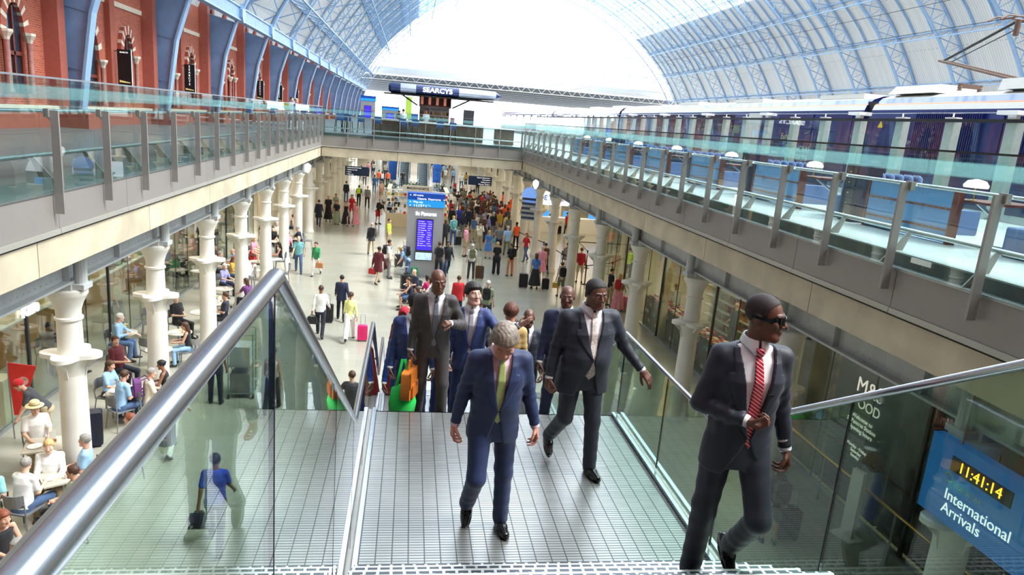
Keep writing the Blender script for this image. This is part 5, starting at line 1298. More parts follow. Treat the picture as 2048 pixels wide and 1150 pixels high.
# ================================================================= THE CROWD: x, y, heading, pose, clothes, label, things carried
CROWD = [
(-2.75, 23.30, 176, 'walk', 'long', 'white', 'trousers', 'dnavy', 'short', 'b', 'm', 'man in white shirt and dark trousers walking away with a backpack', 'hb=black'),
(-2.25, 25.30, 180, 'pull', 'jacket', 'navy', 'trousers', 'dnavy', 'short', 'k', 'l', 'man in navy suit walking away pulling a black suitcase', 'sc=black,-0.45,-0.35,0.62'),
(-1.74, 22.98, 182, 'walk2', 'long', 'lemon', 'wide', 'white', 'pony', 'b', 'l', 'woman in lemon jacket and white trousers pulling a pink suitcase', 'sc=hotpink,0.42,-0.05,0.5'),
(-4.90, 32.80, 5, 'walk', 'short', 'teal', 'trousers', 'jean', 'bald', 'g', 'p', 'bald man in teal t-shirt and jeans walking towards the stairs', ''),
(-4.05, 32.35, -6, 'walk2', 'long', 'green', 'trousers', 'white', 'bun', 'b', 'l', 'woman in green blouse and white trousers with an orange bag', 'hb=tan'),
(-1.87, 37.89, 186, 'walk', 'jacket', 'dgrey', 'trousers', 'khaki', 'bald', 'g', 'p', 'man in dark jacket and khaki trousers walking away from the totem', 'bp=black'),
(-1.03, 39.91, 70, 'stand', 'short', 'neon', 'shorts', 'khaki', 'short', 'b', 'l', 'boy in neon yellow t-shirt standing left of the totem', ''),
(-1.21, 31.33, 150, 'walk', 'coat', 'maroon', 'trousers', 'khaki', 'short', 'k', 'm', 'person in maroon coat and dark hat carrying a red bag', 'hb=red'),
(-0.78, 32.54, 85, 'stand2', 'short', 'white', 'trousers', 'grey', 'short', 'k', 'l', 'man in white t-shirt and cap beside the luggage pile', 'bp=black'),
(0.12, 32.74, -100, 'lean', 'short', 'ltblue', 'trousers', 'jean', 'bob', 'y', 'p', 'blonde woman in pale blue top bending over the luggage pile', 'bp=black'),
(0.46, 28.32, -60, 'sit', 'short', 'navy', 'trousers', 'black', 'bald', 'g', 'p', 'bald man in navy sitting by the foot of the totem', ''),
(0.28, 27.18, -80, 'sit2', 'tank', 'navy', 'shorts', 'jean', 'pony', 'b', 'l', 'woman in navy vest sitting by the green bags', ''),
(0.43, 25.72, -85, 'sit3', 'long', 'cream', 'trousers', 'beige', 'bob', 'b', 'l', 'woman in cream shirt sitting in front of the totem', ''),
(1.57, 32.84, 182, 'stand', 'short', 'dgrey', 'trousers', 'black', 'short', 'b', 'l', 'man in grey t-shirt facing the departures screen', 'bp=black'),
(2.02, 33.70, 10, 'walk2', 'long', 'black', 'trousers', 'dkjean', 'short', 'k', 'm', 'man in black shirt and jeans right of the totem', ''),
(0.96, 27.69, -140, 'sit', 'short', 'hotpink', 'trousers', 'black', 'long', 'k', 'd', 'woman in bright pink sitting at the totem base', ''),
(1.14, 26.85, -100, 'sit2', 'short', 'white', 'trousers', 'navy', 'short', 'b', 'l', 'man in white t-shirt sitting at the totem base', ''),
(0.96, 25.36, -120, 'sit3', 'short', 'beige', 'trousers', 'olive', 'short', 'b', 'l', 'man in beige shirt sitting behind the bald man', ''),
(2.04, 25.90, 178, 'stand', 'jacket', 'red', 'trousers', 'navy', 'short', 'b', 'l', 'man in bright red hooded jacket seen from behind', ''),
(3.06, 25.04, 165, 'stand2', 'short', 'sage', 'trousers', 'dgrey', 'short', 'w', 'p', 'white haired man in sage shirt with black shoulder bag', 'bp=black'),
(3.17, 33.29, 180, 'stand', 'short', 'white', 'trousers', 'dgrey', 'short', 'w', 'p', 'white haired man with olive backpack beside a brown suitcase', 'bp=olive;sc=brown,0.42,0.0,0.62'),
(4.55, 34.50, 176, 'stand', 'short', 'black', 'wide', 'black', 'bob', 'y', 'p', 'blonde woman all in black standing in the open floor', ''),
(5.24, 34.30, 200, 'stand2', 'short', 'black', 'trousers', 'tan', 'bun', 'b', 'l', 'woman in black top and peach trousers with black backpack', 'bp=black'),
(4.57, 38.65, 186, 'stand', 'dress', 'blue', 'dress', 'blue', 'long', 'y', 'p', 'girl in short pale blue dress with long fair hair', ''),
(3.28, 38.88, 70, 'stand', 'short', 'pink', 'shorts', 'khaki', 'short', 'b', 'l', 'man in pink polo shirt and khaki shorts', ''),
(4.29, 41.17, 12, 'phone', 'long', 'cream', 'trousers', 'khaki', 'short', 'k', 'l', 'young man in cream shirt with shoulder straps near the queue', 'bp=dgrey'),
(5.36, 40.21, 182, 'hips', 'short', 'grey', 'shorts', 'navy', 'short', 'b', 'l', 'man in grey t-shirt and navy shorts with blue bag', 'hb=teal'),
(5.77, 39.72, 175, 'walk', 'short', 'ltblue', 'trousers', 'olive', 'short', 'w', 'p', 'old man in pale blue shirt and olive trousers', ''),
(6.61, 41.86, 200, 'stand', 'short', 'orange', 'trousers', 'black', 'short', 'k', 'd', 'staff member in orange vest nearest the open floor', ''),
(6.70, 38.50, -50, 'walk', 'short', 'red', 'trousers', 'jean', 'long', 'r', 'l', 'woman in red t-shirt and jeans crossing by the barrier', ''),
(6.08, 31.80, 178, 'stand', 'short', 'blue', 'skirt', 'black', 'long', 'b', 'l', 'woman in denim top and long black skirt between two suitcases', 'sc=black,-0.52,0.1,0.62;sc=black,0.5,-0.15,0.5'),
(7.15, 35.08, 185, 'walk', 'long', 'brown', 'trousers', 'black', 'short', 'k', 'l', 'man in brown checked shirt beside the right columns', ''),
(6.68, 33.49, 175, 'stand', 'dress', 'pink', 'dress', 'pink', 'bald', 'g', 'p', 'person in long pink clothes beside the denim topped woman', ''),
(3.52, 48.09, 3, 'walk', 'short', 'royal', 'trousers', 'black', 'bald', 'g', 'l', 'staff man in blue polo with white lanyard walking forwards', ''),
(2.28, 41.89, 180, 'stand', 'coat', 'black', 'trousers', 'black', 'long', 'b', 'l', 'woman in long black coat just right of the totem', ''),
(2.79, 42.40, 190, 'phone', 'long', 'aqua', 'trousers', 'jean', 'short', 'y', 'l', 'person in aqua shirt with a turquoise backpack', 'bp=teal;sc=black,0.35,0.0,0.5'),
(4.15, 47.67, 180, 'stand', 'long', 'navy', 'trousers', 'dnavy', 'short', 'b', 'l', 'man in navy shirt seen from behind in the queue', ''),
(5.04, 50.97, 160, 'stand', 'short', 'black', 'trousers', 'black', 'short', 'k', 'l', 'person all in black in the middle of the queue', ''),
(5.31, 50.36, 180, 'stand2', 'long', 'maroon', 'trousers', 'jean', 'long', 'b', 'l', 'woman in maroon long sleeves and jeans in the queue', ''),
(5.20, 46.99, 185, 'stand', 'long', 'lilac', 'trousers', 'navy', 'short', 'b', 'l', 'man in lilac shirt at the back of the queue', ''),
(5.74, 48.91, 170, 'phone', 'jacket', 'dgrey', 'trousers', 'black', 'short', 'g', 'p', 'grey haired man in charcoal jacket in the queue', ''),
(5.58, 45.51, 180, 'stand', 'short', 'dnavy', 'trousers', 'grey', 'short', 'w', 'p', 'white haired person in dark navy near the queue end', ''),
(6.24, 47.35, 200, 'stand', 'long', 'mustard', 'trousers', 'khaki', 'short', 'b', 'l', 'man in mustard shirt and khaki trousers in the queue', ''),
(4.87, 53.99, 175, 'stand', 'short', 'brown', 'trousers', 'black', 'bun', 'k', 'm', 'woman in brown top with hair in bun in the queue', ''),
(5.34, 55.30, 190, 'phone', 'long', 'cream', 'trousers', 'brown', 'bob', 'b', 'l', 'woman in cream blouse and brown trousers in the queue', ''),
(5.98, 55.29, 180, 'stand', 'coat', 'brown', 'trousers', 'black', 'short', 'k', 'l', 'person in long brown coat in the queue', ''),
(6.27, 54.58, 160, 'stand2', 'short', 'yellow', 'trousers', 'jean', 'long', 'k', 'l', 'woman in yellow t-shirt far back in the queue', ''),
(6.46, 53.05, 180, 'stand', 'jacket', 'jean', 'trousers', 'navy', 'short', 'b', 'l', 'man in denim jacket with backpack in the queue', 'bp=navy'),
(6.99, 53.01, -160, 'stand', 'long', 'red', 'trousers', 'black', 'short', 'k', 'd', 'man in red shirt among the orange staff', ''),
(7.05, 51.03, 10, 'stand', 'short', 'orange', 'trousers', 'black', 'long', 'k', 'd', 'staff woman in orange vest with long black hair', ''),
(7.65, 53.28, -20, 'phone', 'short', 'orange', 'trousers', 'dgrey', 'short', 'k', 'm', 'staff member in orange vest and grey trousers', ''),
(8.43, 56.94, 0, 'stand', 'long', 'orange', 'trousers', 'black', 'short', 'k', 'd', 'staff man in long sleeved orange jacket by a column', ''),
(8.00, 59.85, 20, 'stand2', 'long', 'orange', 'trousers', 'navy', 'short', 'k', 'd', 'staff man in orange jacket and navy trousers in the distance', ''),
(8.78, 52.96, 170, 'stand', 'short', 'orange', 'trousers', 'black', 'bald', 'k', 'd', 'bald staff man in orange vest behind a right column', ''),
(7.04, 59.07, 180, 'stand', 'long', 'olive', 'trousers', 'black', 'short', 'b', 'l', 'man in olive shirt at the front of the queue', ''),
(7.11, 61.77, 170, 'stand', 'short', 'maroon', 'skirt', 'black', 'long', 'r', 'l', 'woman in maroon top and long skirt at queue front', ''),
(6.57, 45.83, 150, 'stand', 'short', 'yellow', 'trousers', 'black', 'short', 'b', 'l', 'person in yellow top and black trousers by the staff', ''),
(11.97, 60.07, 90, 'stand', 'long', 'dnavy', 'trousers', 'dnavy', 'short', 'k', 'd', 'man in dark navy leaning at the bureau counter', ''),
(11.13, 53.90, 100, 'stand2', 'short', 'white', 'trousers', 'jean', 'short', 'b', 'l', 'man in white t-shirt and jeans at the bureau counter', ''),
(11.37, 49.16, 40, 'stand', 'long', 'red', 'trousers', 'black', 'bun', 'b', 'l', 'woman in red long sleeves waiting by the bureau', 'sc=black,-0.5,0.2,0.55'),
(12.09, 51.26, 80, 'stand', 'short', 'maroon', 'shorts', 'black', 'short', 'k', 'm', 'person in maroon t-shirt and black shorts by the bureau', ''),
(7.04, 30.44, 182, 'stand', 'short', 'beige', 'shorts', 'olive', 'bun', 'b', 'l', 'woman in olive shorts and beige top with black backpack', 'bp=black;hb=mustard'),
(8.76, 37.23, 20, 'sit', 'long', 'grey', 'trousers', 'grey', 'short', 'b', 'l', 'man in grey jumper seated between the right columns', ''),
(8.68, 33.57, 170, 'stand', 'long', 'crimson', 'shorts', 'beige', 'short', 'r', 'p', 'person in crimson top and beige shorts by the shop door', ''),
(8.97, 29.08, 100, 'stand2', 'short', 'black', 'trousers', 'khaki', 'short', 'b', 'l', 'woman in black floral top and khaki trousers at the shop', ''),
(9.13, 28.28, 150, 'walk', 'short', 'sage', 'skirt', 'pink', 'bob', 'y', 'l', 'woman in straw hat and pink skirt with peach suitcase', 'bp=red;sc=pink,0.4,0.1,0.6'),
(10.93, 26.41, 176, 'stand', 'long', 'white', 'trousers', 'grey', 'short', 'y', 'l', 'man in white shirt browsing inside the right shop', ''),
(11.59, 25.80, -150, 'stand', 'long', 'maroon', 'trousers', 'black', 'long', 'b', 'l', 'woman in maroon top inside the right shop', ''),
(12.06, 23.33, -160, 'stand2', 'short', 'dgrey', 'trousers', 'black', 'bald', 'g', 'p', 'bald man in grey t-shirt leaning at the shop counter', ''),
(11.56, 34.75, 160, 'stand', 'short', 'neon', 'trousers', 'black', 'short', 'k', 'l', 'worker in yellow high visibility vest inside the right shop', ''),
(-5.74, 46.73, 178, 'walk', 'coat', 'dnavy', 'trousers', 'dkjean', 'short', 'b', 'l', 'man in long dark coat with bag walking away left', ''),
(-5.38, 48.90, 5, 'stand', 'short', 'black', 'skirt', 'black', 'short', 'w', 'l', 'grey haired woman in black dress holding a camera', ''),
(-4.70, 47.80, 0, 'stand', 'short', 'black', 'skirt', 'sage', 'long', 'r', 'l', 'woman in black t-shirt and patterned green skirt', ''),
(-4.09, 47.60, 3, 'walk', 'tank', 'black', 'skirt', 'black', 'bun', 'r', 'l', 'woman in sleeveless long black dress', ''),
(-3.44, 47.63, -4, 'walk2', 'tank', 'pink', 'skirt', 'pink', 'long', 'r', 'l', 'woman in pale pink patterned dress', ''),
(-5.18, 51.73, 0, 'stand', 'short', 'sage', 'skirt', 'grey', 'long', 'b', 'l', 'woman in grey green dress behind the patterned skirt', ''),
(-3.98, 50.97, 4, 'stand', 'short', 'red', 'shorts', 'red', 'long', 'b', 'l', 'woman in short red dress behind two others', ''),
(-5.20, 60.28, 180, 'stand', 'jacket', 'dnavy', 'trousers', 'jean', 'short', 'k', 'l', 'man in navy hooded jacket and jeans far down the hall', ''),
(-4.01, 58.18, 176, 'walk', 'short', 'black', 'trousers', 'black', 'short', 'k', 'm', 'cyclist in black and neon top walking away', 'bp=neon'),
(-3.27, 57.26, 4, 'walk', 'long', 'grey', 'trousers', 'black', 'short', 'g', 'p', 'man in open grey shirt and black trousers walking forwards', ''),
(-3.33, 69.06, 178, 'walk', 'short', 'blue', 'trousers', 'jean', 'short', 'k', 'l', 'person in blue checked shirt walking away', ''),
(-3.16, 74.61, 180, 'stand', 'short', 'orange', 'trousers', 'jean', 'short', 'k', 'l', 'worker in orange vest left of the white backpack', ''),
(-2.73, 72.83, 182, 'walk', 'long', 'navy', 'trousers', 'dnavy', 'short', 'k', 'l', 'person in navy with a white backpack', 'bp=white'),
(-2.25, 75.24, 178, 'stand', 'short', 'orange', 'trousers', 'black', 'short', 'k', 'l', 'worker in orange vest right of the white backpack', ''),
(-2.39, 62.56, 180, 'walk', 'short', 'pink', 'shorts', 'khaki', 'short', 'g', 'p', 'person in pink top with beige backpack by the kiosk', 'bp=beige'),
(-2.05, 49.10, 60, 'lean', 'short', 'black', 'shorts', 'red', 'short', 'b', 'l', 'man in black top and red shorts bending down', 'bp=black'),
(-1.29, 48.94, 170, 'stand', 'short', 'navy', 'shorts', 'teal', 'bun', 'k', 'l', 'woman in navy top and turquoise shorts', ''),
(-0.87, 50.05, -90, 'stand', 'short', 'black', 'trousers', 'black', 'short', 'k', 'l', 'man in black with a black backpack by the kiosk', 'bp=black'),
(-4.98, 86.94, 180, 'walk', 'short', 'pink', 'trousers', 'navy', 'short', 'b', 'l', 'person in coral top far down the hall', ''),
(-4.43, 88.90, 178, 'stand', 'short', 'white', 'shorts', 'navy', 'long', 'b', 'l', 'person in white top and navy shorts in the distance', ''),
(-3.98, 92.45, 180, 'stand', 'short', 'grey', 'trousers', 'black', 'short', 'b', 'l', 'person in grey far away left of the escalators', ''),
(-2.95, 90.19, 180, 'walk', 'short', 'lilac', 'trousers', 'jean', 'short', 'k', 'l', 'person in lilac top far away near the escalators', ''),
(-2.24, 89.27, 182, 'stand', 'short', 'brightgreen', 'trousers', 'dgrey', 'short', 'k', 'l', 'person in bright green top near the escalators', ''),
(-6.59, 85.56, 180, 'stand', 'short', 'ltblue', 'shorts', 'black', 'short', 'b', 'l', 'person in pale blue top far left of the hall', ''),
(-5.32, 79.92, 175, 'stand', 'long', 'dgrey', 'trousers', 'black', 'short', 'k', 'l', 'person in charcoal clothes far left of the hall', ''),
(-4.67, 75.72, 0, 'walk', 'long', 'cream', 'trousers', 'black', 'short', 'b', 'l', 'person in cream jacket far left of the hall', ''),
(-8.92, 83.58, 180, 'stand', 'short', 'navy', 'trousers', 'grey', 'short', 'b', 'l', 'person in navy behind the far left columns', ''),
(3.18, 93.89, 180, 'stand', 'short', 'white', 'trousers', 'brown', 'short', 'b', 'l', 'person in white far right of the escalators', ''),
(3.92, 96.17, 178, 'stand', 'short', 'tan', 'trousers', 'jean', 'long', 'b', 'l', 'person in tan top beyond the planters', ''),
(4.52, 94.23, 180, 'walk', 'long', 'navy', 'trousers', 'black', 'short', 'k', 'l', 'person in navy jacket beyond the planters', ''),
(4.98, 97.09, 170, 'stand', 'short', 'white', 'trousers', 'jean', 'short', 'k', 'l', 'person in white t-shirt with phone beyond the planters', ''),
(5.68, 93.62, 180, 'stand', 'coat', 'black', 'trousers', 'black', 'long', 'k', 'l', 'person in black coat left of the hanging right sign', ''),
(3.45, 84.72, 0, 'walk', 'short', 'white', 'trousers', 'khaki', 'short', 'b', 'l', 'person in white top beside the far planter', ''),
(4.22, 84.65, 5, 'stand', 'short', 'cream', 'shorts', 'khaki', 'short', 'y', 'l', 'person in cream top beside the far planter', ''),
(5.73, 78.52, 180, 'walk', 'short', 'white', 'trousers', 'jean', 'short', 'w', 'l', 'person in white top with red suitcase far away', 'sc=red,-0.7,0.1,0.5'),
(6.53, 82.56, 178, 'stand', 'long', 'mustard', 'trousers', 'black', 'long', 'k', 'l', 'woman in mustard jacket left of the right hanging sign', ''),
(6.19, 69.02, 180, 'walk', 'short', 'white', 'shorts', 'navy', 'short', 'b', 'l', 'man in white t-shirt and navy shorts under the right sign', ''),
(7.15, 74.20, 175, 'stand', 'long', 'black', 'trousers', 'black', 'long', 'k', 'l', 'woman in black under the right hanging sign', ''),
(4.07, 63.82, -5, 'fold', 'long', 'black', 'skirt', 'black', 'long', 'k', 'l', 'woman in long black dress with arms folded by the kiosk', ''),
(4.77, 63.45, 5, 'fold', 'long', 'dgrey', 'trousers', 'black', 'short', 'k', 'l', 'man in charcoal with arms folded by the kiosk', ''),
(5.35, 67.69, 180, 'stand', 'short', 'white', 'trousers', 'black', 'short', 'k', 'l', 'man in white t-shirt behind the folded arms pair', ''),
(-3.01, 11.28, 182, 'walk', 'short', 'royal', 'trousers', 'dnavy', 'short', 'k', 'm', 'man in bright blue t-shirt and dark dungarees below the stair', 'hb=black'),
(-3.14, 17.02, 182, 'walk2', 'tank', 'white', 'trousers', 'black', 'bun', 'b', 'l', 'woman in white sleeveless top walking away beyond the glass', ''),
(-1.09, 15.45, 165, 'hips', 'short', 'dgrey', 'trousers', 'black', 'short', 'b', 'l', 'man in dark grey t-shirt with sunglasses on his head', ''),
(-4.60, 17.45, 180, 'stand', 'short', 'black', 'trousers', 'black', 'short', 'k', 'm', 'trolley porter in black with green cloth', ''),
(-4.81, 14.73, 170, 'walk', 'long', 'cream', 'trousers', 'white', 'short', 'g', 'p', 'person in white trousers partly behind the big handrail', ''),
(7.20, 11.22, 175, 'stand', 'short', 'black', 'shorts', 'grey', 'long', 'b', 'l', 'traveller in grey shorts with black backpack beyond the right glass', 'bp=black;sc=dnavy,0.45,0.15,0.62'),
(-7.14, 14.06, 35, 'sit', 'short', 'white', 'trousers', 'khaki', 'short', 'g', 'p', 'man in panama hat and white t-shirt holding a camera', 'hat=1'),
(-6.16, 12.56, 15, 'sit', 'long', 'white', 'trousers', 'khaki', 'short', 'y', 'p', 'fair haired person in white shirt looking at a phone', 'ext=hp'),
(-6.25, 11.72, 165, 'sit2', 'short', 'white', 'trousers', 'jean', 'short', 'g', 'p', 'grey haired man in white t-shirt seen from behind on a chair', ''),
(-6.67, 11.60, 20, 'sit3', 'short', 'aqua', 'trousers', 'khaki', 'bob', 'b', 'l', 'person in turquoise t-shirt at the far left edge', ''),
(-5.38, 11.53, -70, 'sit3', 'short', 'sage', 'trousers', 'black', 'short', 'b', 'l', 'person in green shirt and glasses behind the handrail', ''),
(-5.65, 12.63, -75, 'sit3', 'short', 'ltblue', 'trousers', 'khaki', 'short', 'g', 'l', 'bearded man in pale blue polo shirt and glasses', ''),
(-5.27, 13.69, -60, 'sit3', 'short', 'beige', 'trousers', 'beige', 'bob', 'r', 'l', 'woman with auburn bob and sunglasses', ''),
(-7.38, 14.94, -70, 'lean', 'short', 'dgrey', 'shorts', 'khaki', 'short', 'r', 'l', 'man in red cap leaning over behind the nearest column', 'cap=1'),
(-6.85, 16.71, 80, 'sit', 'short', 'ltblue', 'trousers', 'dgrey', 'long', 'b', 'l', 'woman in pale blue top left of the cafe table', ''),
(-6.29, 15.93, 140, 'sit2', 'short', 'ltblue', 'trousers', 'jean', 'short', 'b', 'l', 'man in pale blue t-shirt with his back turned on a grey chair', ''),
(-5.78, 16.19, 120, 'sit', 'short', 'cream', 'trousers', 'beige', 'short', 'g', 'l', 'man in cream polo shirt with purple backpack', 'bp=purple'),
(-7.19, 18.24, 70, 'sit3', 'short', 'maroon', 'trousers', 'dnavy', 'short', 'b', 'l', 'young man in maroon printed t-shirt', ''),
(-5.61, 16.95, -80, 'sit', 'tank', 'black', 'trousers', 'black', 'bun', 'k', 'm', 'woman with dark hair bun beside the second column', ''),
(-8.75, 18.99, 160, 'sit', 'short', 'white', 'trousers', 'grey', 'short', 'k', 'l', 'man in white striped shirt behind the shop glass', ''),
(-8.09, 20.39, 100, 'sit2', 'long', 'ltblue', 'trousers', 'jean', 'short', 'w', 'p', 'white haired man in pale shirt behind the shop glass', ''),
(-9.44, 19.48, 60, 'sit', 'long', 'brown', 'trousers', 'brown', 'short', 'k', 'm', 'person in brown behind the shop glass', ''),
(-9.17, 23.46, 90, 'stand', 'short', 'beige', 'skirt', 'grey', 'bob', 'y', 'p', 'woman standing with a sun hat behind the shop glass', ''),
(-7.08, 22.61, 60, 'sit3', 'short', 'black', 'trousers', 'black', 'bald', 'r', 'p', 'man in black t-shirt with folded arms at a round table', ''),
(-6.03, 20.17, -80, 'sit', 'tank', 'black', 'trousers', 'ltblue', 'long', 'b', 'l', 'woman in black strap top eating at a round table', ''),
(-5.80, 23.15, -80, 'sit3', 'short', 'dnavy', 'trousers', 'black', 'short', 'b', 'l', 'man in navy t-shirt resting his chin on his hand', ''),
(-7.05, 28.05, 60, 'sit', 'short', 'lilac', 'trousers', 'navy', 'bob', 'w', 'p', 'white haired woman in lilac top', ''),
(-7.08, 29.54, 80, 'sit', 'short', 'mustard', 'trousers', 'jean', 'long', 'r', 'l', 'woman in mustard top beside the lilac topped woman', ''),
(-6.31, 29.22, -80, 'sit', 'short', 'white', 'trousers', 'grey', 'short', 'k', 'l', 'young man in white t-shirt and cap at a table', ''),
(-7.27, 34.35, 70, 'sit', 'short', 'pink', 'skirt', 'red', 'bob', 'y', 'p', 'woman in red floral dress on a chair', ''),
(-5.58, 25.70, -130, 'sit2', 'short', 'purple', 'trousers', 'navy', 'long', 'b', 'l', 'woman in purple top just above the handrail', ''),
(-6.86, 37.09, 10, 'sit', 'short', 'black', 'trousers', 'black', 'short', 'k', 'l', 'man in black shirt between the fifth and sixth columns', ''),
(-7.02, 39.10, 20, 'sit', 'short', 'cream', 'trousers', 'navy', 'short', 'w', 'p', 'white haired man in cream between far left columns', ''),
(-5.74, 33.08, -85, 'sit', 'tank', 'black', 'trousers', 'white', 'long', 'k', 'l', 'woman in black vest and white trousers on a chair', ''),
(-7.83, 30.08, 90, 'sit2', 'short', 'grey', 'trousers', 'black', 'short', 'g', 'p', 'grey haired man in grey shirt at the back tables', ''),
(-7.24, 30.80, -90, 'sit', 'short', 'blue', 'trousers', 'black', 'bald', 'r', 'p', 'bald man in blue shirt at the back tables', ''),
(-9.18, 35.14, 60, 'sit', 'short', 'black', 'trousers', 'dgrey', 'short', 'k', 'm', 'person in black at the cafe counter', ''),
(-8.19, 31.46, 40, 'sit3', 'long', 'brown', 'trousers', 'black', 'short', 'b', 'l', 'person in brown at the back of the cafe', ''),
(-9.26, 29.16, 60, 'sit', 'short', 'green', 'trousers', 'black', 'short', 'b', 'l', 'man in green t-shirt inside the cafe', ''),
(-9.25, 30.23, 20, 'sit', 'short', 'dgrey', 'trousers', 'black', 'short', 'b', 'l', 'woman in charcoal inside the cafe', ''),
(-6.79, 42.36, 100, 'sit2', 'tank', 'grey', 'trousers', 'black', 'bun', 'b', 'l', 'woman in grey vest seated by the far left columns', ''),
(-5.96, 36.14, 30, 'sit', 'short', 'pink', 'trousers', 'black', 'long', 'k', 'l', 'woman in pink cardigan behind the teal t-shirt man', ''),
(-5.54, 37.58, -100, 'sit2', 'short', 'dnavy', 'trousers', 'black', 'short', 'g', 'l', 'man in navy polo behind the teal t-shirt man', ''),
(-7.90, 40.24, 50, 'sit', 'short', 'white', 'trousers', 'grey', 'short', 'g', 'p', 'person in white at the far cafe tables', ''),
(-5.80, 10.25, 60, 'sit', 'tank', 'black', 'trousers', 'black', 'long', 'r', 'l', 'red haired person in black vest at the bottom left', ''),
(-5.07, 9.60, -60, 'sit2', 'short', 'lilac', 'shorts', 'red', 'bob', 'g', 'l', 'person in floral sleeves behind the handrail bottom left', ''),
]
def short(lab, n):
    w = lab.split()[:n]
    while w and w[-1] in ('in', 'a', 'the', 'of', 'with', 'and', 'by', 'at', 'his', 'her', 'to', 'on', 'beside', 'behind', 'between', 'walking', 'dark', 'pale', 'black', 'white', 'left', 'right', 'far', 'olive', 'holding'): w.pop()
    return ' '.join(w)
CROWD_E = {}
for (x, y, rz, pose, top_, tc_, bt_, bc_, hair_, hc_, sk_, lab, opt) in CROWD:
    seated = pose.startswith('sit')
    ez = -0.06 if False else 0.0
    grp = 'people seated at the cafe' if seated and x < -4 else ('people on the lower concourse')
    tcm = tc_
    e, J, s = person(lab, x, y, rz, pose, top_, tcm, bt_, bc_, hair_, hc_, sk_, z=0.0, group=grp)
    CROWD_E[lab] = (e, J, s)
    a = math.radians(rz)
    if seated:
        # rest on the chair: chair centre under the pelvis
        bx, by = x+math.sin(a)*0.02, y-math.cos(a)*0.02
        pz = J['p'][2]*s
        e.location[2] = 0.56-pz if True else 0
        if e.location[2] < 0: e.location[2] = max(e.location[2], -0.0)
        chz = 0.0
        c = use(CH, bx, by, 0.0, a, 'grey moulded chair under the '+lab.replace('with his back turned on a grey chair', 'with his back turned').replace('seen from behind on a chair', 'seen from behind').replace(' on a chair', '').replace(' at a round table', '').replace(' at a table', ''), 'grey moulded chairs under people')
        w = c['label'].split()
        if len(w) > 16: c['label'] = ' '.join(w[:16])
        cz = (J['p'][2]*s+e.location[2]-0.115)/0.465; c.scale = (1, 1, max(0.75, min(1.1, cz)))
    for o in [q for q in opt.split(';') if q]:
        k, v = o.split('=')
        if k == 'bp':
            p = Vector((x+J['chest'][0]*s-math.sin(a)*0.135, y+math.cos(a)*0.135, J['chest'][2]*s-0.02+e.location[2])) if not pose.startswith('lean') else Vector((x+math.sin(a)*0.1, y-math.cos(a)*0.1, 1.30))
            v2 = v if v in CN else 'black'
            backpack('%s backpack worn by the %s' % ({'dgrey': 'grey', 'jean': 'blue'}.get(v, v), short(lab, 9)), p, a, v2, 0.95)
        elif k == 'hb':
            hd = wpt(e, J, 'lwr', s); hd = hd+Vector((0, 0, -0.13)); handbag('%s bag in the hand of the %s' % ({'tan': 'orange brown'}.get(v, v), short(lab, 8)), hd, a, v if v in CN else 'black')
        elif k == 'sc':
            q = v.split(','); c_, dx, dy, hh = q[0], float(q[1]), float(q[2]), float(q[3])
            sd = 'left' if dx < 0 else 'right'
            suitcase('%s wheeled suitcase on the %s of the %s' % ({'dnavy': 'navy', 'hotpink': 'bright pink', 'pink': 'peach'}.get(c_, c_), sd, short(lab, 7)), x+dx, y+dy, rz, c_, hh)
        elif k == 'hat':
            H = J['head']; g = MB(); g.lathe([(0.155, 0.0), (0.165, 0.006), (0.10, 0.02), (0.092, 0.05), (0.088, 0.085), (0.06, 0.11), (0.0, 0.105)], tuple(H+np.array([0, 0.01, 0.052])), 24, 0, 0.95, 1.1)
            ph_ = g.build('panama_hat', mat('straw', (236, 216, 168), 0.8), e, smooth='auto')
            g = MB(); g.lathe([(0.100, 0.016), (0.095, 0.042)], tuple(H+np.array([0, 0.01, 0.052])), 24, 0, 0.95, 1.1); g.build('hat_band', M['black'], ph_)
        elif k == 'cap':
            Pq = dict(DEF); Pq.update(POSES['lean']); Pq['hair'] = 'short'; Pq['hairt'] = 0.02; Pq['hairline'] = -0.02; JJ = skeleton(Pq)
            put('cap', sdf_mesh('cap', figure_sdfs(Pq, JJ)['hair'], JJ['head']-0.2, JJ['head']+0.2, 0.008), [cloth(CN['red'])], e)
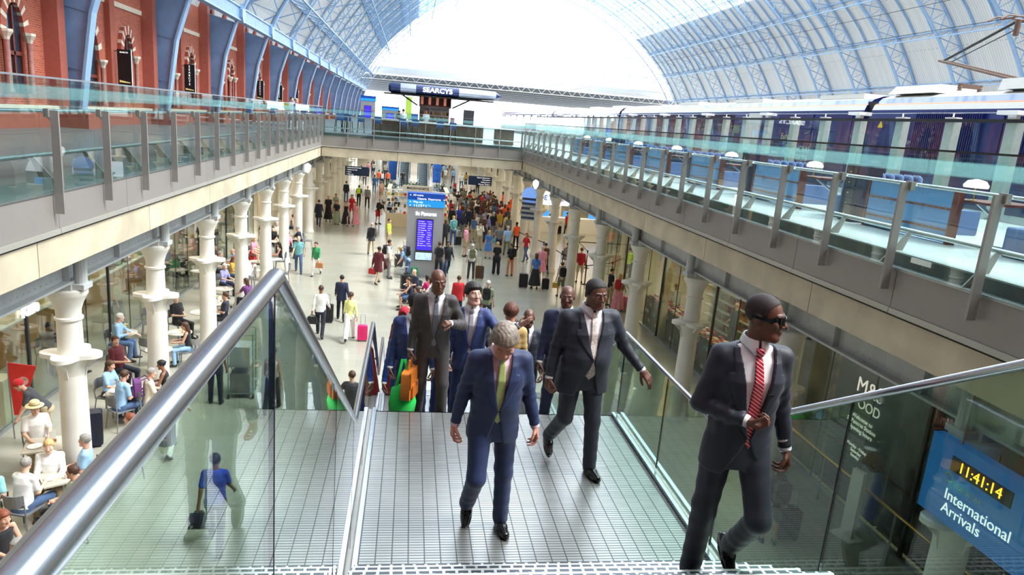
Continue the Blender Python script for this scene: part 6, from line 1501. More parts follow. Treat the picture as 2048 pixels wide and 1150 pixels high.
# cafe tables
for i, (x, y, rd, lab) in enumerate([
    (-6.35, 16.35, 0, 'square table between the blue topped couple and the maroon t-shirt man'), (-6.75, 13.55, 0, 'square table in front of the panama hat man'),
    (-5.9, 12.35, 0, 'square table between the bearded man and the white t-shirt man'), (-7.95, 20.7, 1, 'round table behind the shop glass by the striped shirt man'),
    (-6.55, 19.3, 1, 'round table with flowers beside the strap top woman'), (-6.5, 20.9, 1, 'round table with a menu beside the black t-shirt man'),
    (-6.35, 24.3, 1, 'round table with yellow flowers below the lilac topped woman'), (-6.5, 23.1, 1, 'round table beside the man resting his chin'),
    (-6.6, 26.3, 1, 'round table in front of the mustard topped woman'), (-6.3, 29.6, 1, 'round table near the floral red dress'),
    (-6.5, 31.3, 1, 'round table between the far cafe columns'), (-6.6, 36.4, 1, 'round table far back beside the black shirt man'), (-8.2, 29.0, 1, 'round table at the back of the cafe'),
    (-8.3, 24.6, 1, 'round table inside the cafe by the green t-shirt man')]):
    t = use(RT if rd else QT, x, y, 0, 0.3*i, lab, 'cafe tables')
    n = (lab.split(' table ')[1])
    g = MB(); g.lathe([(0.11, 0.0), (0.13, 0.012), (0.12, 0.014), (0.0, 0.006)], (0, 0, 0), 18); thing1('plate', g, M['white'], 'white plate on the table '+n, 'plate', 'plates on the cafe tables', loc=(x-0.12, y-0.1, 0.751))
    g = MB(); g.lathe([(0.028, 0.0), (0.036, 0.09), (0.034, 0.09), (0.0, 0.03)], (0, 0, 0), 14); thing1('cup', g, mat('paper_cup', (226, 190, 150), 0.7) if i % 2 else M['white'], 'small cup on the table '+n, 'cup', 'cups on the cafe tables', loc=(x+0.13, y-0.12, 0.751))
    if i in (1, 4, 5, 6, 9):
        e = empty('menu_card', (x+0.1, y+0.12, 0.751), 0.4, 'upright menu card on the table '+n, 'menu card', 'menu cards on the cafe tables')
        g = MB(); g.box(-0.06, 0.06, -0.03, 0.03, 0, 0.05); g.build('holder', mat('brown_wood_block', (170, 100, 60), 0.6), e)
        g = MB(); g.box(-0.055, 0.055, -0.003, 0.003, 0.04, 0.22); g.build('card', M['white'], e)
    if i in (4, 6, 3):
        e = empty('flower_vase', (x-0.02, y+0.05, 0.751), 0, 'flower vase on the table '+n, 'vase', 'flower vases on the cafe tables')
        g = MB(); g.lathe([(0.03, 0), (0.035, 0.06), (0.02, 0.13), (0.026, 0.14)], n=12); g.build('vase', M['glass_shop'], e)
        g = MB()
        for k in range(9):
            a = k*2.4; r = 0.03+0.008*k; px, py, pz = r*math.cos(a), r*math.sin(a), 0.20+0.03*math.cos(k*1.7)
            g.tube([(0, 0, 0.08), (px, py, pz)], 0.003, 4, 1); g.lathe([(0, -0.02), (0.024, -0.005), (0.022, 0.012), (0, 0.02)], (px, py, pz), 8, 0 if k % 3 else 2)
        g.build('flowers', [mat('yellow_petals', (244, 214, 60), 0.7), mat('green_stems', (70, 120, 60), 0.7), M['white']], e)
# loose grey chairs
for x, y, r, lab in ((-5.2, 27.4, 1.2, 'empty grey chair just above the handrail near the white t-shirt man'), (-5.15, 30.4, -1.4, 'empty pale grey chair at the edge of the cafe'), (-5.3, 38.6, 1.6, 'empty grey chair by the far column foot'),
                     (-7.0, 20.0, 2.4, 'empty dark chair beside the round flower table'), (-7.9, 22.6, 0.4, 'empty chair with a blue towel behind the glass')):
    use(CH, x, y, 0, r, lab, 'empty grey chairs in the cafe')
suitcase('large black suitcase behind the nearest left column', -6.55, 15.0, 20, 'dnavy', 0.75, handle=False)
# pile of luggage by the totem
for x, y, c_, h_, lab in ((0.05, 30.2, 'black', 0.66, 'black suitcase nearest us in the luggage pile'), (-0.35, 35.2, 'dgrey', 0.6, 'dark suitcase behind the green bags'), (-0.05, 36.6, 'jean', 0.7, 'blue suitcase at the back of the luggage pile'), (0.25, 37.4, 'blue', 0.6, 'pale blue suitcase beside the back of the totem'), (-0.9, 34.4, 'maroon', 0.5, 'burgundy case beside the maroon coat'), (1.75, 33.6, 'jean', 0.62, 'grey blue suitcase right of the totem base')):
    suitcase(lab, x, y, 15, c_, h_)
for x, y, z, c_, lab in ((0.1, 31.8, 0.24, 'black', 'black rucksack on the floor in front of the green bags'), (0.45, 33.0, 0.24, 'green', 'green plastic holdall in the luggage pile'), (0.15, 34.5, 0.26, 'purple', 'purple holdall held by the blonde woman'), (0.75, 33.9, 0.24, 'navy', 'navy holdall behind the green bag')):
    backpack(lab, (x, y, z), 0.3, c_, 1.0)
handbag('bright yellow shopping bag leaning on the black suitcase', (0.42, 30.0, 0.34), 0.3, 'mustard', 1.2)
handbag('white and red shopping bag beside the yellow bag', (0.85, 30.3, 0.32), 0.2, 'white', 1.0)
# porter's trolley seen through the stair glass
e = empty('roll_cage', (-4.1, 18.1, 0), 0.1, 'tall wire roll cage with grey crates beyond the stair glass', 'trolley')
g = MB()
for sx in (-1, 1):
    for sy in (-1, 1): g.tube([(sx*0.3, sy*0.35, 0.12), (sx*0.3, sy*0.35, 1.75)], 0.014, 6)
for z in (0.15, 0.5, 0.85, 1.2, 1.5, 1.74):
    for sx in (-1, 1): g.tube([(sx*0.3, -0.35, z), (sx*0.3, 0.35, z)], 0.008, 5)
    g.tube([(-0.3, 0.35, z), (0.3, 0.35, z)], 0.008, 5)
g.build('wire_frame', mat('teal_wire', (90, 150, 150), 0.4, 0.4), e)
for sx in (-1, 1):
    for sy in (-1, 1): g = MB(); g.tube([(sx*0.3-0.02, sy*0.33, 0.06), (sx*0.3+0.02, sy*0.33, 0.06)], 0.06, 10); g.build('wheel', M['black'], e)
g = MB(); g.box(-0.29, 0.29, -0.33, 0.33, 0.12, 0.15); g.box(-0.29, 0.29, -0.33, 0.33, 0.86, 0.88); g.build('shelf', M['rail2'], e)
for k, (z, c_, n) in enumerate(((0.152, (150, 150, 146), 'lowest'), (0.882, (196, 200, 200), 'upper'))):
    g = MB(); g.box(-0.25, 0.25, -0.28, 0.28, 0, 0.5); thing1('crate', g, mat('crate_%d' % k, c_, 0.6), '%s grey crate in the wire roll cage' % n, 'crate', 'crates in the roll cage', loc=(-4.1, 18.1, z))
# ================================================================= FILL LIGHTS WITHOUT FITTINGS, ADDED TO BRIGHTEN THE SHOPS AND LOWER HALL
for (x, y, sx, sy, en, c) in ((12.5, 16, 4, 16, 260, (1, 0.80, 0.52)), (12.5, 36, 4, 18, 300, (1, 0.82, 0.56)), (12.5, 60, 5, 26, 520, (1, 0.85, 0.62)), (12.5, 90, 5, 26, 500, (1, 0.88, 0.68)),
                              (-9.2, 16, 3, 14, 170, (1, 0.90, 0.74)), (-9.2, 34, 3, 18, 240, (1, 0.90, 0.74)), (-12.5, 60, 5, 26, 520, (1, 0.88, 0.7)), (-12.5, 90, 5, 26, 500, (1, 0.9, 0.75)),
                              (0.8, 56, 10, 22, 420, (1, 0.93, 0.8)), (0.8, 110, 18, 26, 1500, (1, 0.94, 0.84)), (0.8, 145, 18, 26, 1200, (1, 0.94, 0.84))):
    area_light('undercroft_fill', (x, y, 4.58), sx, sy, en, c)
# ================================================================= TRAIN
def body_prof(w=2.9, x0=18.5):
    L_ = [(0, 5.6), (-0.03, 7.4), (0, 8.9), (0.06, 9.24), (0.13, 9.44), (0.20, 9.50), (0.42, 9.72), (0.8, 9.86), (1.45, 9.95)]
    return [(x0+a, z) for a, z in L_]+[(x0+w-a, z) for a, z in reversed(L_[:-1])]
def livery(z0, z1):
    z = (z0+z1)/2
    return 0 if z < 9.20 else (1 if z < 9.44 else (2 if z < 9.505 else (3 if z < 9.70 else 4)))
cars = [(-11.5, 27.2, 'navy locomotive with fluted grilles at the right platform', 'locomotive'), (27.7, 62.9, 'navy and grey railway coach coupled behind the locomotive', 'railway coach'), (63.5, 94.5, 'third navy and grey railway coach, half hidden by glare', 'railway coach'), (95.1, 150, 'furthest railway coach at the far platform end', 'railway coach')]
pr_ = body_prof()
TRAIN = []
for i, (ya, yb, lab, cat_) in enumerate(cars):
    e = empty('train_car', (0, 0, 0), 0, lab, cat_, 'train cars at the right platform'); TRAIN.append(e)
    g = MB(); n = len(pr_)
    vs = [(x, y, z) for y in (ya, yb) for x, z in pr_]
    for k in range(n-1): g.add([vs[k], vs[k+1], vs[n+k+1], vs[n+k]], [(0, 1, 2, 3)], livery(pr_[k][1], pr_[k+1][1]))
    g.add([(x, ya, z) for x, z in pr_], [tuple(range(n))], 0); g.add([(x, yb, z) for x, z in pr_], [tuple(range(n))], 0)
    g.build('car_body', [M['navy'], M['train_grey'], M['orange'], M['train_blue'], M['train_grey']], e, recalc=True)
    for k in range(int((yb-ya)/9)): g = MB(); g.box(19.1, 20.8, ya+1+9*k, ya+4.4+9*k, 9.80, 9.99); g.build('roof_equipment', M['train_grey'], e)
    if i == 0:
        for ga, gb_ in ((14.2, 17.0), (17.6, 20.4), (21.2, 24.4), (9.5, 13.4), (5, 9)):
            g = MB(); yy = ga
            while yy < gb_: g.box(18.40, 18.50, yy, yy+0.045, 7.0, 9.12); yy += 0.10
            g.build('fluted_grille', M['navy'], e)
        g = MB(); g.prism([(26.2, 8.55), (26.5, 8.55), (26.35, 8.82)], 18.45, 18.47, 'x'); g.build('warning_mark', M['yellow'], e)
        g = MB(); g.prism([(19.0, 9.9), (19.1, 10.25), (20.9, 10.25), (21.0, 9.9)], 17.5, 21.5, 'y'); g.build('roof_fairing', M['train_grey'], e); g = MB(); g.prism([(19.0, 9.9), (19.3, 10.22), (20.7, 10.22), (21.0, 9.9)], 24.5, 27.0, 'y'); g.build('roof_fairing', M['train_grey'], e)
    else:
        for ga in np.arange(ya+1.2 if i > 1 else ya+12.0, yb-7, 8.0):
            g = MB(); g.rbox(0, 6.2, -0.02, 0.0, 0, 0.95, 0.2); o = g.build('window_band', mat('dark_train_window', (16, 22, 50), 0.08, coat=0.5), e, loc=(18.47, float(ga)+6.2, 8.15)); o.rotation_euler = (0, 0, -PI/2)
        for dd in ((36.3, 37.7),) if i == 1 else ((ya+0.4, ya+1.0),):
            g = MB(); g.box(18.42, 18.5, dd[0], dd[1], 6.5, 9.15); g.build('door_panel', M['train_grey'], e)
        if i == 1:
            g = MB(); g.box(18.46, 18.49, 28.3, 31.0, 7.0, 9.1); g.box(18.46, 18.49, 31.3, 34.5, 7.0, 9.1); g.build('side_panel', M['navy'], e)
for y in (27.2, 62.9, 94.5):
    g = MB(); g.box(18.7, 21.2, y, y+0.55, 6.0, 9.6); thing1('gangway', g, M['black'], 'black rubber gangway joining train cars, %s one' % {27.2: 'nearest', 62.9: 'middle', 94.5: 'furthest'}[y], 'gangway')
e = empty('pantograph', (19.9, 23.5, 10.2), 0, 'raised pantograph on the roof of the locomotive', 'pantograph')
rust = mat('weathered_brown_steel', (104, 82, 70), 0.6, 0.3)
g = MB(); 
for sx in (-0.35, 0.35): g.tube([(sx, 2.6, 0.05), (sx*0.7, 3.6, 0.65)], 0.05, 8) if False else g.tube([(sx, -2.2, 0.0), (sx*0.6, 1.9, 0.95)], 0.045, 8)
g.build('lower_arm', rust, e)
g = MB(); g.tube([(0.0, 1.95, 0.95), (0.0, -1.1, 2.0)], 0.05, 8); g.tube([(0.08, 1.8, 0.85), (0.08, -1.0, 1.75)], 0.018, 6); g.build('upper_arm', M['black'], e)
g = MB()
for dy in (-0.25, 0.25): g.tube([(-0.9, -1.2+dy, 1.95), (-0.6, -1.2+dy, 2.12), (0.6, -1.2+dy, 2.12), (0.9, -1.2+dy, 1.95)], 0.03, 6)
for sx in (-0.4, 0.4): g.bar((sx, -1.5, 2.06), (sx, -0.9, 2.06), 0.05, 0.05)
g.tube([(0, -1.2, 1.55), (0, -1.2, 2.05)], 0.09, 10)
g.build('contact_head', rust, e)
g = MB(); g.bar((-0.45, -2.4, 0.0), (0.45, -2.4, 0.0), 0.12, 0.2); g.bar((-0.45, 0.3, -0.05), (0.45, 0.3, -0.05), 0.12, 0.15)
for sx in (-0.4, 0.4):
    for sy in (-2.4, 0.3): g.lathe([(0.09, -0.22), (0.06, -0.16), (0.09, -0.1), (0.06, -0.05), (0.09, 0)], (sx, sy, 0), 10)
g.build('base_frame', rust, e)
for k, (x, z) in enumerate(((19.9, 12.36), (19.9, 13.4))):
    g = MB(); g.tube([(x, -5, z), (x, 160, z)], 0.012, 5); thing1('overhead_wire', g, M['black'], '%s overhead contact wire above the train' % ('lower', 'upper')[k], 'wire')
# ================================================================= TALL GLASS SCREEN BESIDE THE TRAIN
e = empty('glass_screen', (14.0, 0, 0), 0, 'tall glass screen with pale posts in front of the train', 'screen')
ys2 = [15.23+1.98*(k-6) for k in range(40)]
postm = mat('pale_post_metal', (206, 208, 200), 0.4, 0.3)
for k, y in enumerate(ys2):
    g = MB(); g.prism([(y-0.16, 6.15), (y+0.16, 6.15), (y+0.16, 8.52), (y-0.16, 8.52)], 0.03, 0.25, 'x'); g.build('post', postm, e)
    if k < len(ys2)-1:
        g = MB(); g.box(-0.02, 0.0, y+0.01, y+1.97, 6.2, 8.48); g.build('glass_panel', glass('screen_glass', (0.90, 0.96, 0.95), 1.45, refl=0.8), e)
g = MB(); g.box(-0.05, 0.05, ys2[0], ys2[-1], 8.48, 8.56); g.build('cap_rail', M['black'], e)
g = MB(); g.tube([(0.1, ys2[0], 8.72), (0.1, ys2[-1], 8.72)], 0.012, 5); g.build('tension_wire', M['rail2'], e)
for k, y in enumerate(ys2):
    if k % 3 == 0:
        g = MB(); g.box(-0.16, 0.26, y-0.3, y+0.3, 8.66, 8.76); g.box(0.0, 0.12, y-0.12, y+0.12, 8.52, 8.66); g.build('lamp_box', M['white'], e)
    else:
        g = MB(); g.box(0.02, 0.2, y-0.2, y+0.2, 8.56, 8.61); g.tube([(0.1, y, 8.6), (0.1, y, 8.72)], 0.02, 6); g.build('post_cap', M['white'], e)
for k, (y, t_) in enumerate(((29.5, 'ST PANCRAS\nby SEARCYS'),)):
    o = text(t_, 0.30, mat('grey_print', (150, 160, 150), 0.5), e, (-0.05, 24.4, 7.3), (PI/2, 0, -PI/2))
text('Eurostar', 0.42, mat('gold_train_print', (212, 196, 150), 0.5), TRAIN[1], (18.44, 33.2, 8.0), (PI/2, 0, -PI/2), name='lettering')
# ================================================================= BLUE BAR BOOTHS ON THE RIGHT TERRACE
def tufted(e, y0, y1, x, z0, z1, name='backrest'):
    g = MB(); n = max(3, int((y1-y0)/0.2)); w = (y1-y0)/n
    for k in range(n): g.lathe([(0.0, z0), (w*0.56, z0+0.02), (w*0.56, z1-0.06), (w*0.3, z1), (0, z1)], (x, y0+w*(k+0.5), 0), 10, sy=0.95)
    g.build(name, M['bluevelvet'], e, smooth=True)
def booth(i, y, orient, lab):
    e = empty('dining_booth', (0, 0, 0), 0, lab, 'booth', 'blue bar booths on the right terrace')
    x = 8.6
    g = MB(); g.box(x, x+0.12, y, y+2.1, 6.2, 7.02); g.build('outer_panel', M['bluepanel'], e)
    g = MB()
    for z in (6.38, 6.72, 7.02): g.box(x-0.02, x+0.14, y-0.02, y+2.12, z, z+0.03)
    g.box(x-0.02, x+0.14, y-0.05, y, 6.17, 7.06); g.box(x-0.02, x+0.14, y+2.1, y+2.15, 6.17, 7.06)
    g.build('mahogany_trim', M['mahogany'], e)
    g = MB()
    for z in (6.395, 6.735):
        for k in range(14): g.lathe([(0.0, -0.008), (0.008, 0), (0.0, 0.008)], (x-0.022, y+0.1+0.147*k, z), 6)
    g.build('brass_studs', mat('brass', (212, 170, 90), 0.3, 0.9), e)
    g = MB(); g.box(x+0.14, x+1.9, y+1.95, y+2.1, 6.17, 6.98); g.box(x+0.14, x+1.9, y-1.6, y-1.45, 6.17, 6.98); g.build('side_panel', M['dnv'] if 'dnv' in M else mat('dark_navy_panel', (30, 42, 72), 0.5), e)
    g = MB(); g.rbox(x+0.16, x+1.85, y-1.45, y-0.95, 6.17, 6.62, 0.04); g.build('seat', M['bluevelvet'], e); tufted2(e, x+0.16, x+1.85, y-1.42)
    g = MB(); g.rbox(x+0.16, x+1.85, y+1.45, y+1.95, 6.17, 6.62, 0.04); g.build('seat', M['bluevelvet'], e)
    t = empty('booth_table', (x+0.75, y-0.1, 6.17), 0, 'mahogany table in the blue booth, %s from the camera' % ORD[i], 'table', 'tables in the blue booths')
    g = MB(); g.rbox(-0.6, 0.6, -0.42, 0.42, 0.70, 0.74, 0.01); g.build('table_top', M['mahogany'], t)
    g = MB(); g.lathe([(0.04, 0.02), (0.04, 0.7)], n=10); g.bar((0, 0, 0.45), (-0.4, 0, 0.7), 0.04, 0.04); g.build('pedestal', M['rail2'], t)
    g = MB(); g.lathe([(0.25, 0), (0.25, 0.02), (0.05, 0.04)], n=16); g.build('base', M['black'], t)
    l = empty('table_lamp', (x+0.25, y-0.1, 6.91), 0, 'white domed lamp on the booth table, %s from the camera' % ORD[i], 'lamp', 'domed lamps on the booth tables')
    g = MB(); g.lathe([(0.012, 0.0), (0.012, 0.24)], n=8); g.build('stem', mat('brass', (212, 170, 90), 0.3, 0.9), l)
    g = MB(); g.lathe([(0.17, 0.20), (0.18, 0.24), (0.13, 0.31), (0.0, 0.34)], n=20); g.build('lamp_shade', mat('lit_opal_shade', (255, 250, 236), 0.5, emit=(255, 246, 226), es=0.7), l, smooth=True)
    g = MB(); g.lathe([(0.06, 0), (0.06, 0.01), (0.01, 0.02)], n=12); g.build('base', mat('brass', (212, 170, 90), 0.3, 0.9), l)
def tufted2(e, x0, x1, y):
    g = MB(); n = 8; w = (x1-x0)/n
    for k in range(n): g.lathe([(0.0, 6.6), (w*0.56, 6.62), (w*0.56, 7.08), (w*0.3, 7.14), (0, 7.14)], (x0+w*(k+0.5), y, 0), 10)
    g.build('backrest', M['bluevelvet'], e, smooth=True)
for i, y in enumerate((10.1, 14.7, 18.9, 23.1, 27.3, 31.5, 35.7)):
    booth(i, y, 1, 'blue leather booth with mahogany trim on the right terrace, %s from the camera' % ORD[i])
for i, y in enumerate((12.55, 17.1, 29.6)):
    e = empty('cabinet', (8.55, y, 6.17), 0, 'dark cabinet with brass fittings between the blue booths, %s one' % ORD[i], 'cabinet', 'cabinets between the booths')
    g = MB(); g.box(0, 0.5, 0, 0.42, 0, 1.12); g.build('carcass', mat('dark_navy_panel', (30, 42, 72), 0.5), e)
    for k in range(5): g = MB(); g.box(-0.02, 0.0, 0.05, 0.37, 0.08+0.2*k, 0.24+0.2*k); dr = g.build('drawer', mat('drawer_front', (44, 50, 62), 0.4), e); g = MB(); g.lathe([(0.012, -0.01), (0.018, 0), (0.012, 0.01)], (-0.035, 0.21, 0.16+0.2*k), 8); g.build('knob', mat('brass', (212, 170, 90), 0.3, 0.9), dr)
# ================================================================= BAR ON THE BRIDGE
e = empty('bar_counter', (0, 0, 0), 0, 'long wood panelled bar counter with pale top on the bridge', 'counter')
g = MB(); g.box(-2.5, 4.6, 46.4, 47.4, 6.17, 7.15); 
for k in range(47): g.box(-2.48+0.15*k, -2.36+0.15*k, 46.37, 46.4, 6.25, 7.1)
g.build('panelled_front', M['wood'], e)
g = MB(); g.box(-2.6, 4.7, 46.2, 47.5, 7.15, 7.21); g.build('counter_top', mat('pale_marble', (222, 226, 226), 0.2), e)
g = MB(); g.tube([(-2.5, 46.15, 6.35), (4.6, 46.15, 6.35)], 0.025, 8); g.build('foot_rail', M['rail2'], e)
e = empty('bar_counter', (0, 0, 0), 0, 'short wood panelled counter at the right end of the bridge', 'counter')
g = MB(); g.box(5.4, 6.6, 46.2, 47.2, 6.17, 7.1); g.build('panelled_front', M['wood'], e)
g = MB(); g.box(5.3, 6.7, 46.1, 47.3, 7.1, 7.16); g.build('counter_top', M['white'], e)
st = empty('bar_stool'); st['category'] = 'stool'
g = MB(); g.rbox(-0.22, 0.22, -0.2, 0.2, 0.70, 0.80, 0.03); g.build('seat', M['bluevelvet'], st)
g = MB(); g.rbox(-0.22, 0.22, -0.24, -0.18, 0.80, 1.12, 0.05); g.build('backrest', M['bluevelvet'], st)
for sx in (-1, 1):
    for sy in (-1, 1): g = MB(); g.bar((sx*0.17, sy*0.16, 0.70), (sx*0.22, sy*0.22, 0), 0.03, 0.03); g.build('leg', M['black'], st)
g = MB(); g.tube([(-0.2, -0.2, 0.25), (0.2, -0.2, 0.25), (0.2, 0.2, 0.25), (-0.2, 0.2, 0.25)], 0.012, 6, closed=True); g.build('foot_ring', M['rail2'], st)
for i, (x, y, r) in enumerate(((-4.45, 45.2, 0.3), (-3.85, 45.0, -0.2), (-3.2, 46.4, 0.1), (-2.1, 45.3, 0), (-0.6, 45.5, 0), (0.2, 45.5, 0), (1.75, 45.5, 0), (2.55, 45.5, 0), (-4.2, 46.8, PI))):
    use(st, x, y, 6.17, r, ['blue bar stool at the left end of the bridge', 'second blue stool from the left end of the bridge', 'blue stool behind the left stools', 'blue bar stool just left of the bar counter', 'blue stool under the woman at the bar', 'blue stool right of the woman at the bar', 'blue stool in front of the middle of the bar', 'blue stool furthest right at the bar', 'blue stool on the far side of the high table'][i], 'blue bar stools on the bridge')
t = empty('high_table', (-4.0, 45.9, 6.17), 0, 'high dark table between the left stools on the bridge', 'table')
g = MB(); g.box(-0.5, 0.5, -0.3, 0.3, 1.0, 1.05); g.build('table_top', M['wood'], t); g = MB(); g.box(-0.05, 0.05, -0.05, 0.05, 0, 1.0); g.build('pedestal', M['black'], t)
e_, J_, s_ = person('woman in white top and jeans sitting on a stool at the bar', -0.6, 45.45, 165, 'sit2', 'short', 'white', 'trousers', 'jean', 'short', 'k', 'l', z=6.55)
person('bartender in white shirt behind the bar counter', 0.9, 48.1, 0, 'stand2', 'short', 'white', 'trousers', 'black', 'short', 'k', 'm', z=6.15)
person('person in black standing behind the bar by the shelves', -0.9, 48.3, 20, 'phone', 'short', 'black', 'trousers', 'black', 'bun', 'b', 'l', z=6.15)
person('man in pink shirt seated at the far end of the left walkway', -5.9, 38.0, 100, 'stand', 'short', 'pink', 'trousers', 'navy', 'short', 'g', 'l', z=6.15)
person('person in white on the left walkway near the bridge', -6.6, 41.0, 60, 'stand', 'short', 'white', 'trousers', 'navy', 'short', 'b', 'l', z=6.15)
# aerofoil canopy with the bar name
e = empty('bar_canopy', (0, 48.2, 9.2), 0, 'navy and silver capsule canopy with white letters over the bar', 'canopy')
def capsule(x0, x1, r0, r1, m_, nm):
    g = MB(); n = 16
    vs = [(x, 0.75*math.cos(2*PI*k/n)*(r/0.33), r*math.sin(2*PI*k/n)) for x, r in ((x0, r0), (x1, r1)) for k in range(n)]
    g.add(vs, [(k, (k+1) % n, n+(k+1) % n, n+k) for k in range(n)]+[tuple(range(n-1, -1, -1)), tuple(n+k for k in range(n))]); g.build(nm, m_, e, smooth='auto')
cnv = mat('canopy_navy', (34, 50, 96), 0.3, 0.3); csv = mat('canopy_silver', (170, 178, 196), 0.3, 0.5)
cx = [-1.62, -1.58, -1.45, -0.85, 0.15, 1.9, 2.95, 4.2, 5.4, 5.8]
cm = [cnv, cnv, cnv, csv, cnv, cnv, csv, csv, cnv]
cr = [0.16, 0.27, 0.33, 0.33, 0.33, 0.33, 0.33, 0.33, 0.30, 0.05]
for k in range(9): capsule(cx[k], cx[k+1], cr[k], cr[k+1], cm[k], 'canopy_segment')
text('SEARCYS', 0.42, M['letterlit'], e, (1.55, -0.80, 0.0), (PI/2, 0, 0), ext=0.03, sx=1.15, bold=0.006)
g = MB(); 
for a, b in (((-0.9, 0, -0.3), (0.3, 0, -1.0)), ((3.9, 0, -0.3), (2.6, 0, -1.0))): g.bar(a, b, 0.1, 0.1)
g.build('strut', M['black'], e)
g = MB(); g.box(-1.9, 5.3, -0.5, 0.5, -0.42, -0.34); g.build('soffit', M['black'], e)
e = empty('bottle_display', (1.45, 48.2, 0), 0, 'dark glazed display of bottles hanging under the canopy', 'display')
g = MB(); g.box(-1.05, 1.05, -0.3, 0.3, 8.15, 8.25); g.box(-1.05, 1.05, -0.3, 0.3, 8.82, 8.88); g.box(-1.05, -1.0, -0.3, 0.3, 8.15, 8.88); g.box(1.0, 1.05, -0.3, 0.3, 8.15, 8.88); g.box(-1.05, 1.05, 0.25, 0.3, 8.15, 8.88); g.build('case', mat('dark_bronze', (74, 52, 44), 0.4), e)
g = MB()
for k in range(4): g.box(-0.95+0.5*k, -0.78+0.5*k, -0.31, -0.28, 8.3, 8.8)
g.build('menu_panel', mat('red_brown_panel', (150, 88, 72), 0.5, emit=(150, 88, 72), es=0.3), e)
e = empty('back_bar', (1.45, 48.9, 6.15), 0, 'tall back bar shelves with bottles and fruit behind the counter', 'shelf unit')
g = MB(); g.box(-1.0, 1.0, 0, 0.4, 0, 0.9)
for z in (1.2, 1.5, 1.8, 2.02): g.box(-1.0, 1.0, 0, 0.4, z, z+0.03)
for x in (-1.0, -0.35, 0.32, 0.97): g.box(x, x+0.03, 0, 0.4, 0.9, 2.05)
g.box(-1.0, 1.0, 0.37, 0.4, 0.9, 2.05); g.build('shelving', M['rail2'], e)
nb = 0
for r, z in enumerate((6.15+0.93, 6.15+1.23, 6.15+1.53)):
    for k in range(14):
        x = 1.45-0.92+0.14*k; c_ = [(196, 140, 40), (240, 170, 40), (60, 80, 40), (150, 60, 40), (220, 210, 190)][(k//5+r+k) % 5]
        g = MB(); g.lathe([(0.04, 0), (0.04, 0.15), (0.014, 0.19), (0.014, 0.25)], n=8); thing1('bottle', g, mat('bottle_%d_%d_%d' % c_, c_, 0.15), 'small bottle on the back bar shelves under the canopy', 'bottle', 'bottles on the back bar', loc=(x, 49.0, z))
# information totems, banners and masts on the upper deck beyond
def info_totem(x, y, z0, w, hh, lab, head, scr=True, d=0.5, lines=None):
    e = empty('information_totem', (x, y, z0), 0, lab, 'totem')
    g = MB(); g.box(-w/2, w/2, 0, d, 0, hh*0.84); g.build('cabinet', mat('silver_grey_panel', (170, 172, 176), 0.35, 0.2, noise=0.03), e)
    g = MB(); g.box(-w/2-0.03, w/2+0.03, -0.03, d+0.03, hh*0.84, hh*0.92); g.build('lower_header', M['signlight'], e)
    g = MB(); g.box(-w/2-0.03, w/2+0.03, -0.03, d+0.03, hh*0.92, hh); g.build('upper_header', M['signblue'], e)
    scm = mat('departure_screen', (40, 30, 150), 0.3, noise=0.0, emit=(52, 36, 200), es=0.9)
    g = MB(); g.box(-w*0.21, w*0.21, -0.04, 0, hh*0.33, hh*0.69); g.build('departure_screen', scm, e)
    g = MB()
    for sx in (-1, 1): g.box(sx*w*0.21 if sx > 0 else -w*0.21-0.03, w*0.21+0.03 if sx > 0 else -w*0.21, -0.05, 0, hh*0.32, hh*0.70)
    g.box(-w*0.21, w*0.21, -0.05, 0, hh*0.69, hh*0.70); g.box(-w*0.21, w*0.21, -0.05, 0, hh*0.32, hh*0.33); g.build('screen_frame', M['dark'], e)
    return e
e = info_totem(0.83, 33.1, 0, 1.70, 4.02, 'large grey departures totem with blue header in the concourse', 1)
T_ = M['letter']; sclr = mat('screen_text', (226, 210, 255), 0.5, noise=0, emit=(226, 210, 255), es=1.0)
rows = ['1102  Margate          On time', '1110  Nottingham       On time', '1112  Paris Nord       Boarding', '1125  Ramsgate         On time', '1131  Brussels Midi    11:31', '1132  Corby            On time', '1137  Faversham        Delayed', '1140  Sheffield        On time', '1145  Luton            On time', '1201  Amsterdam        12:01', '1203  Derby            On time', '1207  Dover Priory     On time']
for k, r_ in enumerate(rows): text(r_, 0.052, sclr, e, (-0.33, -0.045, 2.70-0.105*k), align='LEFT', ext=0.001, name='screen_text')
text('All trains', 0.13, T_, e, (-0.62, -0.04, 3.92), align='LEFT'); text('Départs  Departures  →', 0.13, T_, e, (-0.42, -0.04, 3.76), align='LEFT')
text('Way out', 0.13, T_, e, (-0.62, -0.04, 3.60), align='LEFT'); text('† ‡ § ¶ P £ ° •', 0.14, T_, e, (-0.58, -0.04, 3.44), align='LEFT')
for z in (3.92, 3.60, 3.44): text('^', 0.16, T_, e, (-0.74, -0.04, z-0.03))
text('St Pancras', 0.24, M['letterlit'], e, (0.02, -0.012, 3.05), ext=0.01)
g = MB(); g.box(-0.42, 0.42, -0.05, 0.0, 0.82, 1.24); g.build('advert_screen', M['dark'], e)
g = MB(); g.box(-0.39, 0.39, -0.055, -0.05, 0.85, 1.21); g.build('advert_picture', mat('pale_blue_advert', (170, 196, 236), 0.3, noise=0.35, scale=5, emit=(170, 196, 236), es=0.5), e)
info_totem(-3.75, 62, 6.15, 1.2, 2.7, 'grey totem with blue header on the far upper deck, left one', 1)
info_totem(-2.0, 66, 6.15, 1.5, 2.0, 'wide grey totem with blue screen on the far upper deck', 1)
